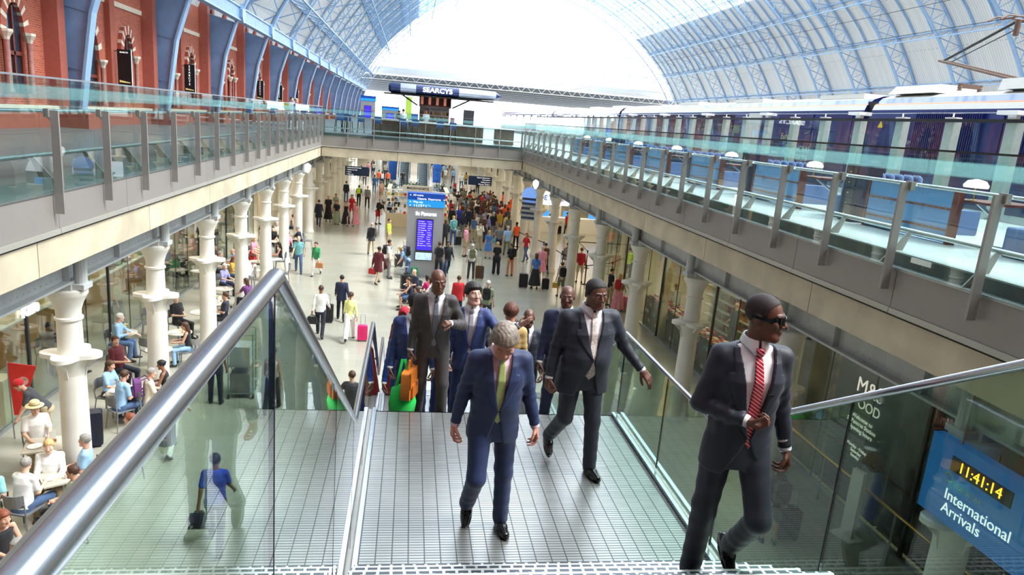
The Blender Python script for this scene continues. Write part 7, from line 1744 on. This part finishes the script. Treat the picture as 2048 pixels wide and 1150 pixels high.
for x, y, w, z0, z1, c_, lab in ((-0.35, 60, 0.5, 7.2, 9.0, (190, 226, 90), 'yellow green hanging banner beyond the bar'), (0.05, 64, 0.9, 7.0, 7.7, (40, 100, 180), 'blue sign panel beyond the bar'), (3.9, 50.5, 0.75, 6.15, 8.2, (60, 64, 70), 'dark tall information board right of the back bar'),
                              (3.3, 60, 0.35, 6.9, 7.6, (160, 30, 60), 'small dark red round sign beyond the bar')):
    g = MB(); g.box(x-w/2, x+w/2, y, y+0.08, z0, z1); g.box(x-0.03, x+0.03, y+0.02, y+0.06, 6.15, z0); thing1('sign_board', g, mat('board_%d_%d_%d' % c_, c_, 0.5), lab, 'sign')
# ================================================================= HANGING SIGNS IN THE LOWER HALL
def hsign(x, y, z, w, h, lab, lines, align='LEFT'):
    e = empty('hanging_sign', (x, y, z), 0, lab, 'sign')
    g = MB(); g.box(0, w, -0.06, 0.06, -h, 0); g.build('board', M['signnavy'], e)
    g = MB()
    for xx in (0.15, w-0.15): g.tube([(xx, 0, 0), (xx, 0, 4.78-z)], 0.012, 6)
    g.build('hanger', M['rail2'], e)
    for k, l_ in enumerate(lines): text(l_, h*0.17, T_, e, (0.1 if align == 'LEFT' else w-0.1, -0.065, -h*(0.15+0.24*k)), align=align, ext=0.003)
hsign(-4.6, 52.0, 3.64, 1.68, 0.66, 'navy hanging direction sign on the left beyond the bridge', ['^ International Arrivals', '< Platforms A-D', '< Taxis', '< Way out'])
hsign(4.3, 52.0, 3.56, 1.74, 0.66, 'navy hanging direction sign on the right beyond the bridge', ['Départs Departures >', 'Thameslink >', 'Underground >', 'Way out  Tickets >'], 'RIGHT')
# round blue clock-like advert and striped sign by the right columns
e = empty('round_sign', (7.15, 41.2, 3.45), math.radians(-20), 'round pale blue sign with dark stripes among the right columns', 'sign')
g = MB(); g.lathe([(0.5, -0.03), (0.5, 0.03)], n=28); o = g.build('disc', mat('pale_blue_disc', (120, 160, 230), 0.4, emit=(120, 160, 230), es=0.4), e); o.rotation_euler = (PI/2, 0, 0)
g = MB()
for k in range(5): g.box(-0.45, 0.45, -0.06, -0.035, -1.4+0.28*k, -1.26+0.28*k)
g.build('stripes', mat('slate_blue', (60, 78, 110), 0.5), e)
g = MB(); g.box(-0.46, 0.46, -0.03, 0.03, -1.5, -0.2); g.build('panel', mat('pale_panel', (214, 214, 210), 0.5), e)
for k, (x, y, z, lab) in enumerate(((6.9, 38.3, 4.42, 'white spotlight under the right beam near the bridge'), (-5.35, 38.6, 4.42, 'white spotlight under the left beam near the bridge'))):
    e = empty('spotlight', (x, y, z), 0, lab, 'lamp'); g = MB(); g.lathe([(0.05, -0.3), (0.16, -0.1), (0.17, 0.1), (0.05, 0.2)], n=14); g.build('housing', mat('lit_white_lamp', (255, 255, 250), 0.4, emit=(255, 255, 250), es=0.8), e, smooth=True); g = MB(); g.tube([(0, 0, 0.2), (0, 0, 0.37)], 0.02, 6); g.build('stem', M['rail2'], e)
# ================================================================= KIOSK AND PLANTERS
e = empty('kiosk', (0.6, 48.5, 0), 0, 'white open shop kiosk with product shelves in the middle of the hall', 'kiosk')
g = MB(); g.box(-2.1, 2.2, 0, 0.5, 0, 0.9); g.box(-2.1, -1.6, 0.5, 4.0, 0, 0.9); g.box(1.7, 2.2, 0.5, 4.0, 0, 0.9); g.build('counter', M['cream'], e)
g = MB()
for x in (-2.1, -0.7, 0.75, 2.15): 
    for y in (0.0, 4.0): g.box(x, x+0.05, y, y+0.05, 0.9, 2.6)
for z in (1.3, 1.7, 2.1, 2.5): g.box(-2.1, 2.2, 0.0, 0.35, z, z+0.025); g.box(-2.1, -1.8, 0.3, 4.0, z, z+0.025); g.box(1.9, 2.2, 0.3, 4.0, z, z+0.025)
g.build('shelving', M['white'], e)
g = MB(); g.box(-1.0, 1.0, -0.05, 0.0, 2.5, 2.9); g.build('sign_board', M['white'], e)
text('MALIN+GOETZ', 0.22, M['black'], e, (0, -0.06, 2.7), bold=0.004)
pc = [(226, 60, 70), (240, 240, 236), (60, 110, 70), (240, 200, 90), (110, 160, 210), (236, 226, 200), (150, 90, 60)]
def goods(prefix, lab, grp, cat_, spots, size, cols, seed=1):
    rnd = random.Random(seed); meshes = {}
    for (x, y, z) in spots:
        c_ = rnd.choice(cols); k = rnd.randint(0, 2); key = (c_, k)
        if key not in meshes:
            g = MB(); w, d, h = size[0]*(0.8+0.2*k), size[1], size[2]*(1-0.18*k); g.box(-w/2, w/2, -d/2, d/2, 0, h*0.92); g.box(-w*0.46, w*0.46, -d*0.46, d*0.46, h*0.92, h)
            o = g.build(prefix, mat('goods_%d_%d_%d' % c_, c_, 0.5)); meshes[key] = o; o.location = (x, y, z); tag(o, lab, cat_, grp)
        else: copy_tree(meshes[key], None, (x, y, z))
goods('jar', 'small jar on the shelves of the white kiosk', 'jars on the kiosk shelves', 'jar', [(0.6-1.95+0.28*k, 48.6, z) for k in range(15) for z in (0.9, 1.325, 1.725, 2.125)], (0.16, 0.14, 0.24), pc, 3)
for i, (x, y, lab) in enumerate(((-1.6, 64.0, 'leafy green planter left of the escalators'), (0.4, 66.0, 'leafy green planter in front of the escalators'), (3.0, 66.0, 'leafy green planter right of the escalators'))):
    e = empty('planter', (x, y, 0), 0, lab, 'planter'); g = MB(); g.prism([(-0.45, 0), (0.45, 0), (0.55, 0.7), (-0.55, 0.7)], -0.4, 0.4, 'y'); g.build('pot', mat('pale_planter', (200, 200, 196), 0.6), e)
    g = MB(); rnd = random.Random(i)
    for k in range(260):
        a, b_ = rnd.uniform(0, 2*PI), rnd.uniform(0, 1); r = 0.75*math.sqrt(rnd.random()); x0, y0, z0 = r*math.cos(a), r*math.sin(a)*0.7, 0.75+0.9*b_*(1-r*0.5)
        d = Vector((rnd.uniform(-1, 1), rnd.uniform(-1, 1), rnd.uniform(-0.2, 1))).normalized()*0.2; s = d.cross(Vector((0, 0, 1))).normalized()*0.05
        p = Vector((x0, y0, z0)); g.add([p, p+d*0.5+s, p+d, p+d*0.5-s], [(0, 1, 2, 3)])
    tag(g.build('foliage', mat('dark_leaf_green', (58, 110, 66), 0.6, noise=0.3, scale=3), e), kind='stuff')
    g = MB()
    for k in range(6): g.tube([(0.1*math.cos(k), 0.1*math.sin(k), 0.6), (0.4*math.cos(k*1.3), 0.3*math.sin(k*1.3), 1.3)], 0.012, 5)
    g.build('stems', mat('stem_brown', (90, 80, 50), 0.8), e)
# escalators far away
for i, x in enumerate((-0.6, 1.5)):
    e = empty('escalator', (x, 78, 0), 0, '%s of the two escalators rising to the platform level' % ('left', 'right')[i], 'escalator')
    g = MB()
    for k in range(30): g.box(-0.5, 0.5, 0.36*k, 0.36*k+0.38, 0.205*k-0.2 if k else 0, 0.205*(k+1))
    g.build('steps', mat('escalator_step_metal', (120, 130, 130), 0.4, 0.5), e)
    for sx in (-1, 1):
        g = MB(); g.prism([(-0.8, 0), (0, 0), (10.8, 6.15), (10.8, 7.1), (0, 1.0), (-0.8, 0.95)], sx*0.56, sx*0.66, 'x'); g.build('side_panel', mat('pale_blue_panel', (176, 204, 230), 0.4), e)
        g = MB(); g.tube([(sx*0.61, -0.9, 0.98), (sx*0.61, 0, 1.04), (sx*0.61, 10.8, 7.16)], 0.05, 8); g.build('handrail', M['black'], e)
for i, (x, y) in enumerate(((-1.95, 82), (3.1, 82))):
    g = MB(); g.box(x-0.45, x+0.45, y, y+0.1, 0.2, 3.6); (g.box(x-0.03, x+0.03, y+0.02, y+0.08, 0, 0.2), thing1)[1]('poster_banner', g, mat('poster_blue', (40, 100, 190), 0.4, noise=0.25, scale=2), 'tall blue poster %s of the escalators' % ('left', 'right')[i], 'poster')
person('man in black standing at the foot of the left escalator', -0.7, 76.6, 180, 'hips', 'short', 'black', 'trousers', 'black', 'short', 'k', 'l')
# queue barriers by the right columns
bp = empty('barrier_post'); bp['category'] = 'barrier post'
g = MB(); g.lathe([(0.16, 0), (0.16, 0.02), (0.03, 0.05)], n=16); g.build('base', M['black'], bp)
g = MB(); g.lathe([(0.03, 0.05), (0.03, 0.92), (0.045, 0.93), (0.045, 1.0), (0.02, 1.01)], n=12); g.build('pole', M['black'], bp)
bpts = [(6.9, 43.0), (7.9, 39.5), (8.3, 36.0), (8.9, 33.2), (10.6, 34.4), (12.2, 36.8), (13.2, 40.5), (10.2, 40.5), (10.0, 37.4)]
for i, (x, y) in enumerate(bpts):
    use(bp, x, y, 0, 0, 'black queue barrier post behind the right columns, %s from the camera' % ORD[sorted(range(9), key=lambda k: bpts[k][1]).index(i)], 'queue barrier posts')
    if i < 8:
        x2, y2 = bpts[i+1]; g = MB(); g.bar((x, y, 0.95), (x2, y2, 0.95), 0.004, 0.05); thing1('barrier_belt', g, M['black'], 'black retractable belt strung between queue posts', 'barrier belt', 'belts between the queue posts')
# bureau counter behind the queue
e = empty('bureau_counter', (13.6, 50.0, 0), 0, 'white bureau counter with blue screens behind the queue', 'counter')
g = MB(); g.box(-4.8, 1.5, 0, 0.8, 0, 1.1); g.build('desk', M['white'], e); g = MB(); g.box(-4.8, 1.5, 0.9, 1.0, 1.9, 2.9); g.build('lit_fascia', mat('lit_white_blue', (220, 232, 250), 0.4, emit=(220, 232, 250), es=0.6), e)
text('€ $ ¥ £', 0.5, M['signblue'], e, (-3.0, 0.88, 2.4), bold=0.01)
for k in range(3): g = MB(); g.box(-4.2+1.9*k, -3.4+1.9*k, 0.2, 0.25, 1.15, 1.6); g.build('screen', mat('small_blue_screen', (60, 140, 220), 0.3, emit=(60, 140, 220), es=0.6), e)
# ================================================================= RIGHT SHOPS
def shopfront(x, ys, s, lab, mats_post, z1=3.9, sill=0.0):
    e = empty('shopfront', (x, 0, 0), 0, lab, 'shopfront')
    for a, b in zip(ys[:-1], ys[1:]):
        g = MB(); g.box(-0.008, 0.008, a+0.01, b-0.01, 0.06, z1); g.build('glass_pane', M['glass_shop'], e)
    for i, y in enumerate(ys):
        g = MB(); w = 0.035 if i % 3 == 0 else 0.012; g.box(-w, w, y-w, y+w, 0, z1); g.build('mullion', mats_post, e)
    g = MB(); g.box(-0.05, 0.05, ys[0], ys[-1], z1, z1+0.12); g.build('head_rail', mats_post, e)
    g = MB(); g.box(-0.06, 0.06, ys[0], ys[-1], 0, 0.06); g.build('sill_rail', M['rail2'], e)
    return e
ysR = [6.0+1.55*k for k in range(18)]
fr_ = shopfront(9.6, ysR, -1, 'long frameless glass shopfront along the right side of the concourse', mat('bronze_metal', (90, 84, 70), 0.4, 0.6))
for y in (15.3, 24.6): 
    g = MB(); g.box(0.05, 0.3, y-0.12, y+0.12, 0, 4.6); g.build('pilaster', M['cream'], fr_)
g = MB(); g.box(16.5, 17.0, 4, 45, 0, 4.7); struct('wall_right', g, mat('warm_shop_wall', (196, 164, 116), 0.7))
g = MB(); g.box(9.7, 16.5, 15.2, 15.4, 0, 4.7); struct('wall_right', g, mat('charcoal_partition', (60, 60, 62), 0.6))
# low display units with storage boxes along the glass (bookshop)
names = ['nearest', 'second', 'third', 'fourth', 'fifth', 'sixth']
for i in range(6):
    y = 16.0+1.9*i
    e = empty('display_unit', (10.35, y, 0), 0, 'low shop display unit against the right glass, %s from the camera' % names[i], 'display unit', 'low display units along the right shopfront')
    g = MB(); g.box(-0.4, -0.36, 0, 1.7, 0, 1.05); g.box(0.36, 0.4, 0, 1.7, 0, 1.05)
    for z in (0.05, 0.38, 0.71, 1.02): g.box(-0.4, 0.4, 0, 1.7, z, z+0.03)
    g.build('shelving', mat('dark_shop_wood', (84, 66, 48), 0.5), e)
teal = [(70, 170, 176), (220, 214, 190), (226, 222, 206), (120, 110, 86), (90, 150, 160)]
goods('storage_box', 'small product box inside the low units along the right shopfront', 'boxes in the low display units', 'box', [(10.1, 16.15+1.9*i+0.27*k, z) for i in range(6) for k in range(6) for z in (0.08, 0.41, 0.74)], (0.26, 0.2, 0.24), teal, 5)
goods('boxed_sweet', 'small red or gold packet on top of the low display units', 'packets on top of the display units', 'packet', [(10.1+0.22*j, 17.9+1.9*i+0.2*k, 1.05) for i in range(5) for k in range(8) for j in range(3)], (0.13, 0.15, 0.10), [(210, 70, 50), (232, 150, 70), (240, 214, 160), (170, 40, 40), (240, 230, 220)], 6)
# bags and clothes hanging at the back of the shop
for i in range(3):
    e = empty('wall_rack', (15.9, 17.5+4.6*i, 0), 0, 'tall back wall rack of goods in the right shop, %s from the camera' % names[i], 'rack', 'back wall racks of the right shop')
    g = MB()
    for z in (0.6, 1.2, 1.8, 2.4, 3.0): g.box(-0.3, 0.5, 0, 4.2, z, z+0.04)
    g.box(0.48, 0.5, 0, 4.2, 0.1, 3.4); g.build('shelving', mat('honey_wood', (190, 140, 84), 0.5), e)
goods('bag_on_display', 'dark bag or gift on the back wall racks of the right shop', 'bags on the back wall racks', 'bag', [(15.8, 17.7+0.38*k, z) for k in range(36) for z in (0.64, 1.24, 1.84, 2.44, 3.04)], (0.26, 0.3, 0.36), [(30, 30, 34), (56, 40, 34), (190, 130, 80), (40, 44, 80), (160, 40, 40), (226, 190, 130), (24, 24, 26)], 8)
for i in range(2):
    e = empty('shelf_gondola', (12.9, 17.2+5.6*i, 0), 0.12, '%s freestanding shelf of small goods inside the right shop' % names[i], 'shelf unit', 'freestanding shelves in the right shop')
    g = MB()
    for z in (0.2, 0.6, 1.0, 1.4, 1.8, 2.2): g.box(-0.35, 0.35, 0, 3.6, z, z+0.03)
    g.box(-0.02, 0.02, 0, 3.6, 0, 2.5); g.build('shelving', M['white'], e)
goods('packet', 'coloured packet on the freestanding shelves in the right shop', 'packets on the freestanding shelves', 'packet', [(12.68-0.03*i, 17.35+5.6*i+0.24*k, z) for i in range(2) for k in range(14) for z in (0.23, 0.63, 1.03, 1.43, 1.83)], (0.18, 0.2, 0.26), [(196, 50, 50), (240, 150, 60), (90, 150, 70), (240, 236, 226), (230, 190, 80), (180, 70, 60)], 9)
# dark grocery shopfront panels near the sign
e = empty('shop_hoarding', (9.7, 9.0, 0), 0, 'charcoal grocery shopfront panels with pale lettering and food pictures', 'shop panel')
g = MB(); g.box(0.0, 0.08, 2.6, 4.6, 0.1, 3.6); g.build('charcoal_panel', mat('charcoal_board', (52, 56, 58), 0.5), e)
g = MB(); g.box(0.0, 0.08, -1.6, 2.5, 0.1, 3.6); g.build('picture_panel', mat('brown_food_picture', (110, 70, 50), 0.5, noise=0.9, scale=1.6), e)
g = MB(); g.box(0.0, 0.08, 4.7, 6.1, 0.1, 3.6); g.build('picture_panel', mat('grey_food_picture', (150, 120, 92), 0.5, noise=0.6, scale=1.2), e)
Wl = mat('pale_shop_letters', (236, 232, 216), 0.5, noise=0, emit=(236, 232, 216), es=0.3)
text('M&S', 0.46, Wl, e, (-0.12, 3.35, 2.75), (PI/2, 0, -PI/2)); text('FOOD', 0.30, Wl, e, (-0.12, 3.35, 2.38), (PI/2, 0, -PI/2))
text('Welcome to\nSt Pancras Station\nOpening hours', 0.13, Wl, e, (-0.12, 3.4, 1.95), (PI/2, 0, -PI/2)); text('Monday - Friday\nSaturday\nSunday', 0.10, Wl, e, (-0.12, 3.4, 1.35), (PI/2, 0, -PI/2))
text('FOOD', 0.34, M['letterlit'], e, (-0.15, 7.3, 2.75), (PI/2, 0, -PI/2))
g = MB(); g.box(-0.11, -0.10, 1.0, 1.25, 0.5, 0.55); 
for k, (y, z, r) in enumerate(((1.6, 2.6, 0.24), (0.6, 1.9, 0.32), (-0.6, 2.4, 0.36), (1.4, 1.3, 0.28))):
    g = MB(); vs = [(-0.03, y+r*math.cos(t), z+r*math.sin(t)) for t in np.linspace(0, 2*PI, 20, endpoint=False)]; g.add(vs, [tuple(range(20))]); g.prism([(v[1], v[2]) for v in vs], -0.03, 0.0, 'x'); g.build('pictured_fruit', mat('fruit_%d' % k, [(236, 236, 220), (214, 140, 60), (170, 120, 80), (226, 222, 206)][k], 0.5, noise=0.2), e)
e = empty('grocery_shelves', (15.0, 9.5, 0), 0, 'lit grocery wall shelves behind the right glass', 'shelf unit')
g = MB()
for z in (0.3, 0.8, 1.3, 1.8, 2.3, 2.8): g.box(-0.3, 0.3, 0, 5.4, z, z+0.05)
g.box(0.28, 0.3, 0, 5.4, 0, 3.2); g.build('shelving', M['white'], e)
goods('grocery_packet', 'food packet on the lit grocery shelves at the right', 'packets on the grocery shelves', 'packet', [(14.85, 9.65+0.22*k, z) for k in range(24) for z in (0.35, 0.85, 1.35, 1.85, 2.35)], (0.2, 0.18, 0.3), [(226, 120, 70), (240, 200, 150), (200, 80, 60), (240, 236, 220), (150, 170, 90)], 11)
g = MB(); g.box(-0.04, 0.04, -0.03, 0.03, 0.9, 0.98); 
e = empty('handrail_barrier', (9.2, 0, 0), 0, 'long brass handrail in front of the dark grocery panels', 'handrail')
g = MB(); g.tube([(0, 8.0, 1.05), (0, 15.0, 1.05)], 0.03, 8); g.build('rail', mat('brass', (212, 170, 90), 0.3, 0.9), e); g = MB()
for y in (8.2, 10.5, 12.8, 14.9): g.tube([(0, y, 0), (0, y, 1.05)], 0.02, 6)
g.build('post', M['rail2'], e)
e = empty('notice_stand', (9.0, 11.4, 0), 0.2, 'slim white notice stand on the floor by the grocery shop', 'notice stand')
g = MB(); g.box(-0.05, 0.05, -0.14, 0.14, 0.03, 1.45); g.build('board', M['white'], e); g = MB(); g.box(-0.2, 0.2, -0.25, 0.25, 0, 0.03); g.build('base', M['white'], e)
# blue arrivals sign
e = empty('arrivals_sign', (7.18, 0, 0), 0, 'blue arrivals sign box with orange clock below the right beam', 'sign')
g = MB(); g.box(-0.06, 0.10, 5.75, 7.8, 2.88, 3.96); g.build('sign_box', mat('sign_mid_blue', (14, 96, 166), 0.35, noise=0.03, emit=(14, 96, 166), es=0.25), e)
g = MB(); g.box(-0.05, 0.09, 7.8, 7.84, 2.86, 3.98); g.box(-0.05, 0.09, 5.71, 5.75, 2.86, 3.98); g.build('end_trim', M['black'], e)
text('International', 0.205, T_, e, (-0.066, 7.40, 3.27), (PI/2, 0, -PI/2), align='LEFT', ext=0.003); text('Arrivals', 0.205, T_, e, (-0.066, 7.40, 3.08), (PI/2, 0, -PI/2), align='LEFT', ext=0.003)
text('EUROSTAR', 0.09, mat('pale_logo', (150, 190, 170), 0.5), e, (-0.066, 7.28, 3.44), (PI/2, 0, -PI/2), align='LEFT', ext=0.002)
g = MB(); g.tube([(-0.064, 7.38+0.06*math.cos(t), 3.5+0.06*math.sin(t)) for t in np.linspace(0, 5.2, 14)], 0.012, 6); g.build('round_logo', mat('pale_logo', (150, 190, 170), 0.5), e)
g = MB(); g.box(-0.072, -0.06, 6.45, 7.4, 3.60, 3.80); g.build('clock_panel', M['black'], e)
text('11:41:14', 0.20, mat('amber_digits', (255, 150, 30), 0.5, noise=0, emit=(255, 150, 30), es=2.5), e, (-0.075, 6.93, 3.70), (PI/2, 0, -PI/2), ext=0.002)
g = MB()
for y in (6.2, 7.4): g.tube([(0.02, y, 3.96), (0.02, y, 4.7)], 0.02, 6)
g.build('hanger', M['fin'], e)
e = empty('arrivals_barrier', (8.1, 5.0, 0), 0, 'pale panel with frame below the arrivals sign', 'panel')
g = MB(); g.box(0, 0.06, 0, 2.2, 0.05, 2.2); g.build('panel', mat('pale_green_panel', (190, 204, 190), 0.5), e); g = MB(); g.box(-0.02, 0.08, -0.04, 0, 0, 2.3); g.box(-0.02, 0.08, 2.2, 2.24, 0, 2.3); g.box(-0.02, 0.08, -0.04, 2.24, 2.2, 2.3); g.build('frame', M['dark'], e)
# ================================================================= LEFT SHOPS
ysL = [12.4+1.5*k for k in range(20)]
fl_ = shopfront(-8.6, ysL, 1, 'glass front of the cafe along the left side of the concourse', mat('dark_steel', (70, 74, 78), 0.4, 0.5), 3.4)
for k in range(5):
    y = 19.5+6*k; g = MB(); g.box(-0.25, -0.05, y-0.2, y+0.2, 0, 4.6); g.build('pilaster', M['cream'], fl_)
text('Kale', 0.42, M['letterlit'], fl_, (-8.45, 17.0, 2.45), (PI/2, 0, PI/2), name='shop_sign', ext=0.02, bold=0.008); bpy.data.objects['shop_sign'].location = (0.06, 17.0, 2.45)
g = MB(); g.box(-0.02, 0.02, -0.6, 0.6, -0.12, 0.12); g.build('light_strip', mat('lit_strip', (255, 255, 250), 0.5, emit=(255, 255, 250), es=1.2), fl_, loc=(0.08, 27.0, 3.1))
g = MB(); g.box(-13.4, -13.0, 8, 47, 0, 4.7); struct('wall_left', g, mat('brown_cafe_wall', (150, 118, 86), 0.7, noise=0.25, scale=1))
red = mat('poster_red', (214, 52, 44), 0.5)
e = empty('shop_counter', (-9.9, 13.2, 0), 0, 'red fronted cake counter behind the glass at the left edge', 'counter')
g = MB(); g.box(-0.5, 0.6, 0, 2.6, 0, 1.15); g.build('red_front', red, e); g = MB(); g.box(-0.55, 0.65, -0.05, 2.65, 1.15, 1.2); g.build('counter_top', M['white'], e)
g = MB(); vs = [(0.61, 0.8+0.3*math.cos(t), 0.62+0.3*math.sin(t)) for t in np.linspace(0, 2*PI, 24, endpoint=False)]; g.prism([(v[1], v[2]) for v in vs], 0.6, 0.61, 'x'); g.build('round_emblem', mat('emblem_pale', (226, 170, 160), 0.5, noise=0.4, scale=8), e)
g = MB(); vs = [(0.61, 1.9+0.36*math.cos(t), 0.55+0.26*math.sin(t)) for t in np.linspace(0, 2*PI, 24, endpoint=False)]; g.prism([(v[1], v[2]) for v in vs], 0.6, 0.61, 'x'); g.build('food_picture', mat('salad_picture', (150, 140, 90), 0.5, noise=0.8, scale=6), e)
g = MB(); g.prism([(-0.2, 0), (0.2, 0), (0.2, 0.13), (-0.2, 0.13)], -0.12, 0.12, 'y'); g.build('layer', mat('chocolate_cake', (80, 50, 30), 0.6), None); ck = bpy.data.objects['layer']; ck.name = 'cake'; ck.location = (-9.6, 14.0, 1.22); tag(ck, 'rectangular layered cake on the red counter', 'cake')
g = MB(); g.box(-0.2, 0.2, -0.12, 0.12, 0.13, 0.16); g.build('icing', mat('cream_icing', (240, 224, 180), 0.6), ck)
e = empty('menu_board', (-9.5, 14.9, 1.2), 0.3, 'white and red menu board standing on the red counter', 'menu board'); g = MB(); g.box(-0.01, 0.01, -0.16, 0.16, 0, 0.5); g.build('board', M['white'], e); g = MB(); g.box(0.011, 0.014, -0.14, 0.14, 0.4, 0.47); g.build('red_header', red, e)
g = MB(); g.box(-0.3, 0.3, -0.25, 0.25, 0, 1.05); e2 = thing1('side_cabinet', g, mat('pale_birch', (232, 216, 184), 0.6), 'pale wooden side cabinet right of the red counter', 'cabinet', loc=(-9.0, 16.2, 0))
e = empty('feather_flag', (-8.2, 15.3, 0), 0.2, 'red triangular flag with round emblem behind the first column', 'banner'); g = MB(); g.prism([(-0.02, 1.75), (0.5, 1.65), (0.36, 1.2), (0.1, 0.55), (0.03, 0.55)], -0.01, 0.01, 'y'); g.build('flag', red, e); g = MB(); g.tube([(0, 0, 0), (-0.02, 0, 1.78)], 0.015, 6); g.build('pole', M['rail2'], e)
g = MB(); g.prism([(0.24+0.10*math.cos(t), 1.32+0.10*math.sin(t)) for t in np.linspace(0, 2*PI, 20, endpoint=False)], -0.02, -0.01, 'y'); g.build('round_emblem', mat('emblem_pale', (226, 170, 160), 0.5), e)
e = empty('orange_stool', (-7.75, 13.05, 0), 0, 'orange topped stool with splayed wooden legs at the left edge', 'stool'); g = MB(); g.lathe([(0.28, 0.70), (0.30, 0.73), (0.28, 0.76), (0, 0.75)], n=24); g.build('seat', mat('orange_seat', (250, 160, 50), 0.4), e)
for k in range(4): g = MB(); t = PI/4+PI/2*k; g.tube([(0.1*math.cos(t), 0.1*math.sin(t), 0.72), (0.28*math.cos(t), 0.28*math.sin(t), 0)], 0.016, 6); g.build('leg', mat('oak_leg', (170, 130, 90), 0.6), e)
# cafe interior counter and shelves
e = empty('cafe_counter', (-11.0, 19, 0), 0, 'wooden cafe counter with shelves behind the left glass', 'counter')
g = MB(); g.box(-0.4, 0.4, 0, 12, 0, 1.05); g.build('front', mat('honey_wood', (190, 140, 84), 0.5), e); g = MB(); g.box(-0.45, 0.45, 0, 12, 1.05, 1.1); g.build('counter_top', M['white'], e)
g = MB()
for z in (1.4, 1.9, 2.4, 2.9): g.box(-1.9, -1.5, 0, 14, z, z+0.04)
g.build('wall_shelf', mat('dark_shop_wood', (84, 66, 48), 0.5), e)
goods('jar', 'jar or bottle on the cafe wall shelves behind the left glass', 'jars on the cafe shelves', 'jar', [(-12.7, 19.2+0.45*k, z) for k in range(30) for z in (1.44, 1.94, 2.44)], (0.18, 0.18, 0.3), [(150, 110, 60), (226, 220, 200), (60, 90, 60), (190, 60, 40), (90, 60, 40)], 12)
goods('cake_tray', 'small tray of food on the cafe counter behind the left glass', 'trays on the cafe counter', 'tray', [(-10.9, 19.4+0.7*k, 1.1) for k in range(16)], (0.5, 0.4, 0.16), [(200, 160, 100), (226, 200, 150), (120, 80, 50), (90, 130, 60)], 13)
# more of the dense queue in front of the right columns
_q = random.Random(11)
def free(x, y, r=0.62): return all((x-a)**2+(y-b)**2 > r*r for a, b in PLACED) and abs(x-CR) > 0.6
_cols = ['maroon', 'navy', 'grey', 'beige', 'black', 'olive', 'lilac', 'white', 'brown', 'ltblue', 'dgrey', 'cream', 'red', 'jean']
_bots = ['black', 'jean', 'khaki', 'navy', 'grey', 'dgrey']
_use = set()
_nm = dict(dgrey='charcoal', ltblue='pale blue', jean='denim blue', olive='olive green', beige='beige', khaki='khaki')
for k in range(44):
    for _t in range(60):
        y = 43.5+_q.random()*19; x = 2.9+(k % 9)*0.5+_q.random()*0.4
        if free(x, y): break
    t_, b_ = _q.choice(_cols), _q.choice(_bots)
    while (t_, b_) in _use: t_, b_ = _q.choice(_cols), _q.choice(_bots)
    _use.add((t_, b_))
    hr_, ps = _q.choice([('short', 'k'), ('short', 'b'), ('long', 'k'), ('bob', 'b'), ('short', 'g'), ('bun', 'b')]), _q.choice(['stand', 'stand2', 'phone', 'fold'])
    person('person in %s top and %s trousers in the crowd by the right columns' % (_nm.get(t_, t_), _nm.get(b_, b_)), x, y, _q.choice([180, 170, 200, 150, 20]), ps, _q.choice(['short', 'long']), t_, 'trousers', b_, hr_[0], hr_[1], _q.choice('llmd'), group='crowd under the bridge')
_use = set()
for k in range(34):
    for _t in range(60):
        y = 84+_q.random()*30; x = (-4.8+_q.random()*3.0) if k % 2 else (3.0+_q.random()*3.2)
        if free(x, y) and not any(abs(x-cx_) < 0.7 and abs(y-86-4.6*j) < 0.7 for cx_ in (-3.8, 5.6) for j in range(8)): break
    t_, b_ = _q.choice(_cols), _q.choice(_bots)
    while (t_, b_) in _use: t_, b_ = _q.choice(_cols), _q.choice(_bots)
    _use.add((t_, b_))
    person('distant person in %s top and %s trousers %s of the escalators' % (_nm.get(t_, t_), _nm.get(b_, b_), 'left' if k % 2 else 'right'), x, y, 180 if k % 3 else 0, 'walk', 'short', t_, 'trousers', b_, 'short', 'b', _q.choice('lmd'), group='distant crowd by the escalators')
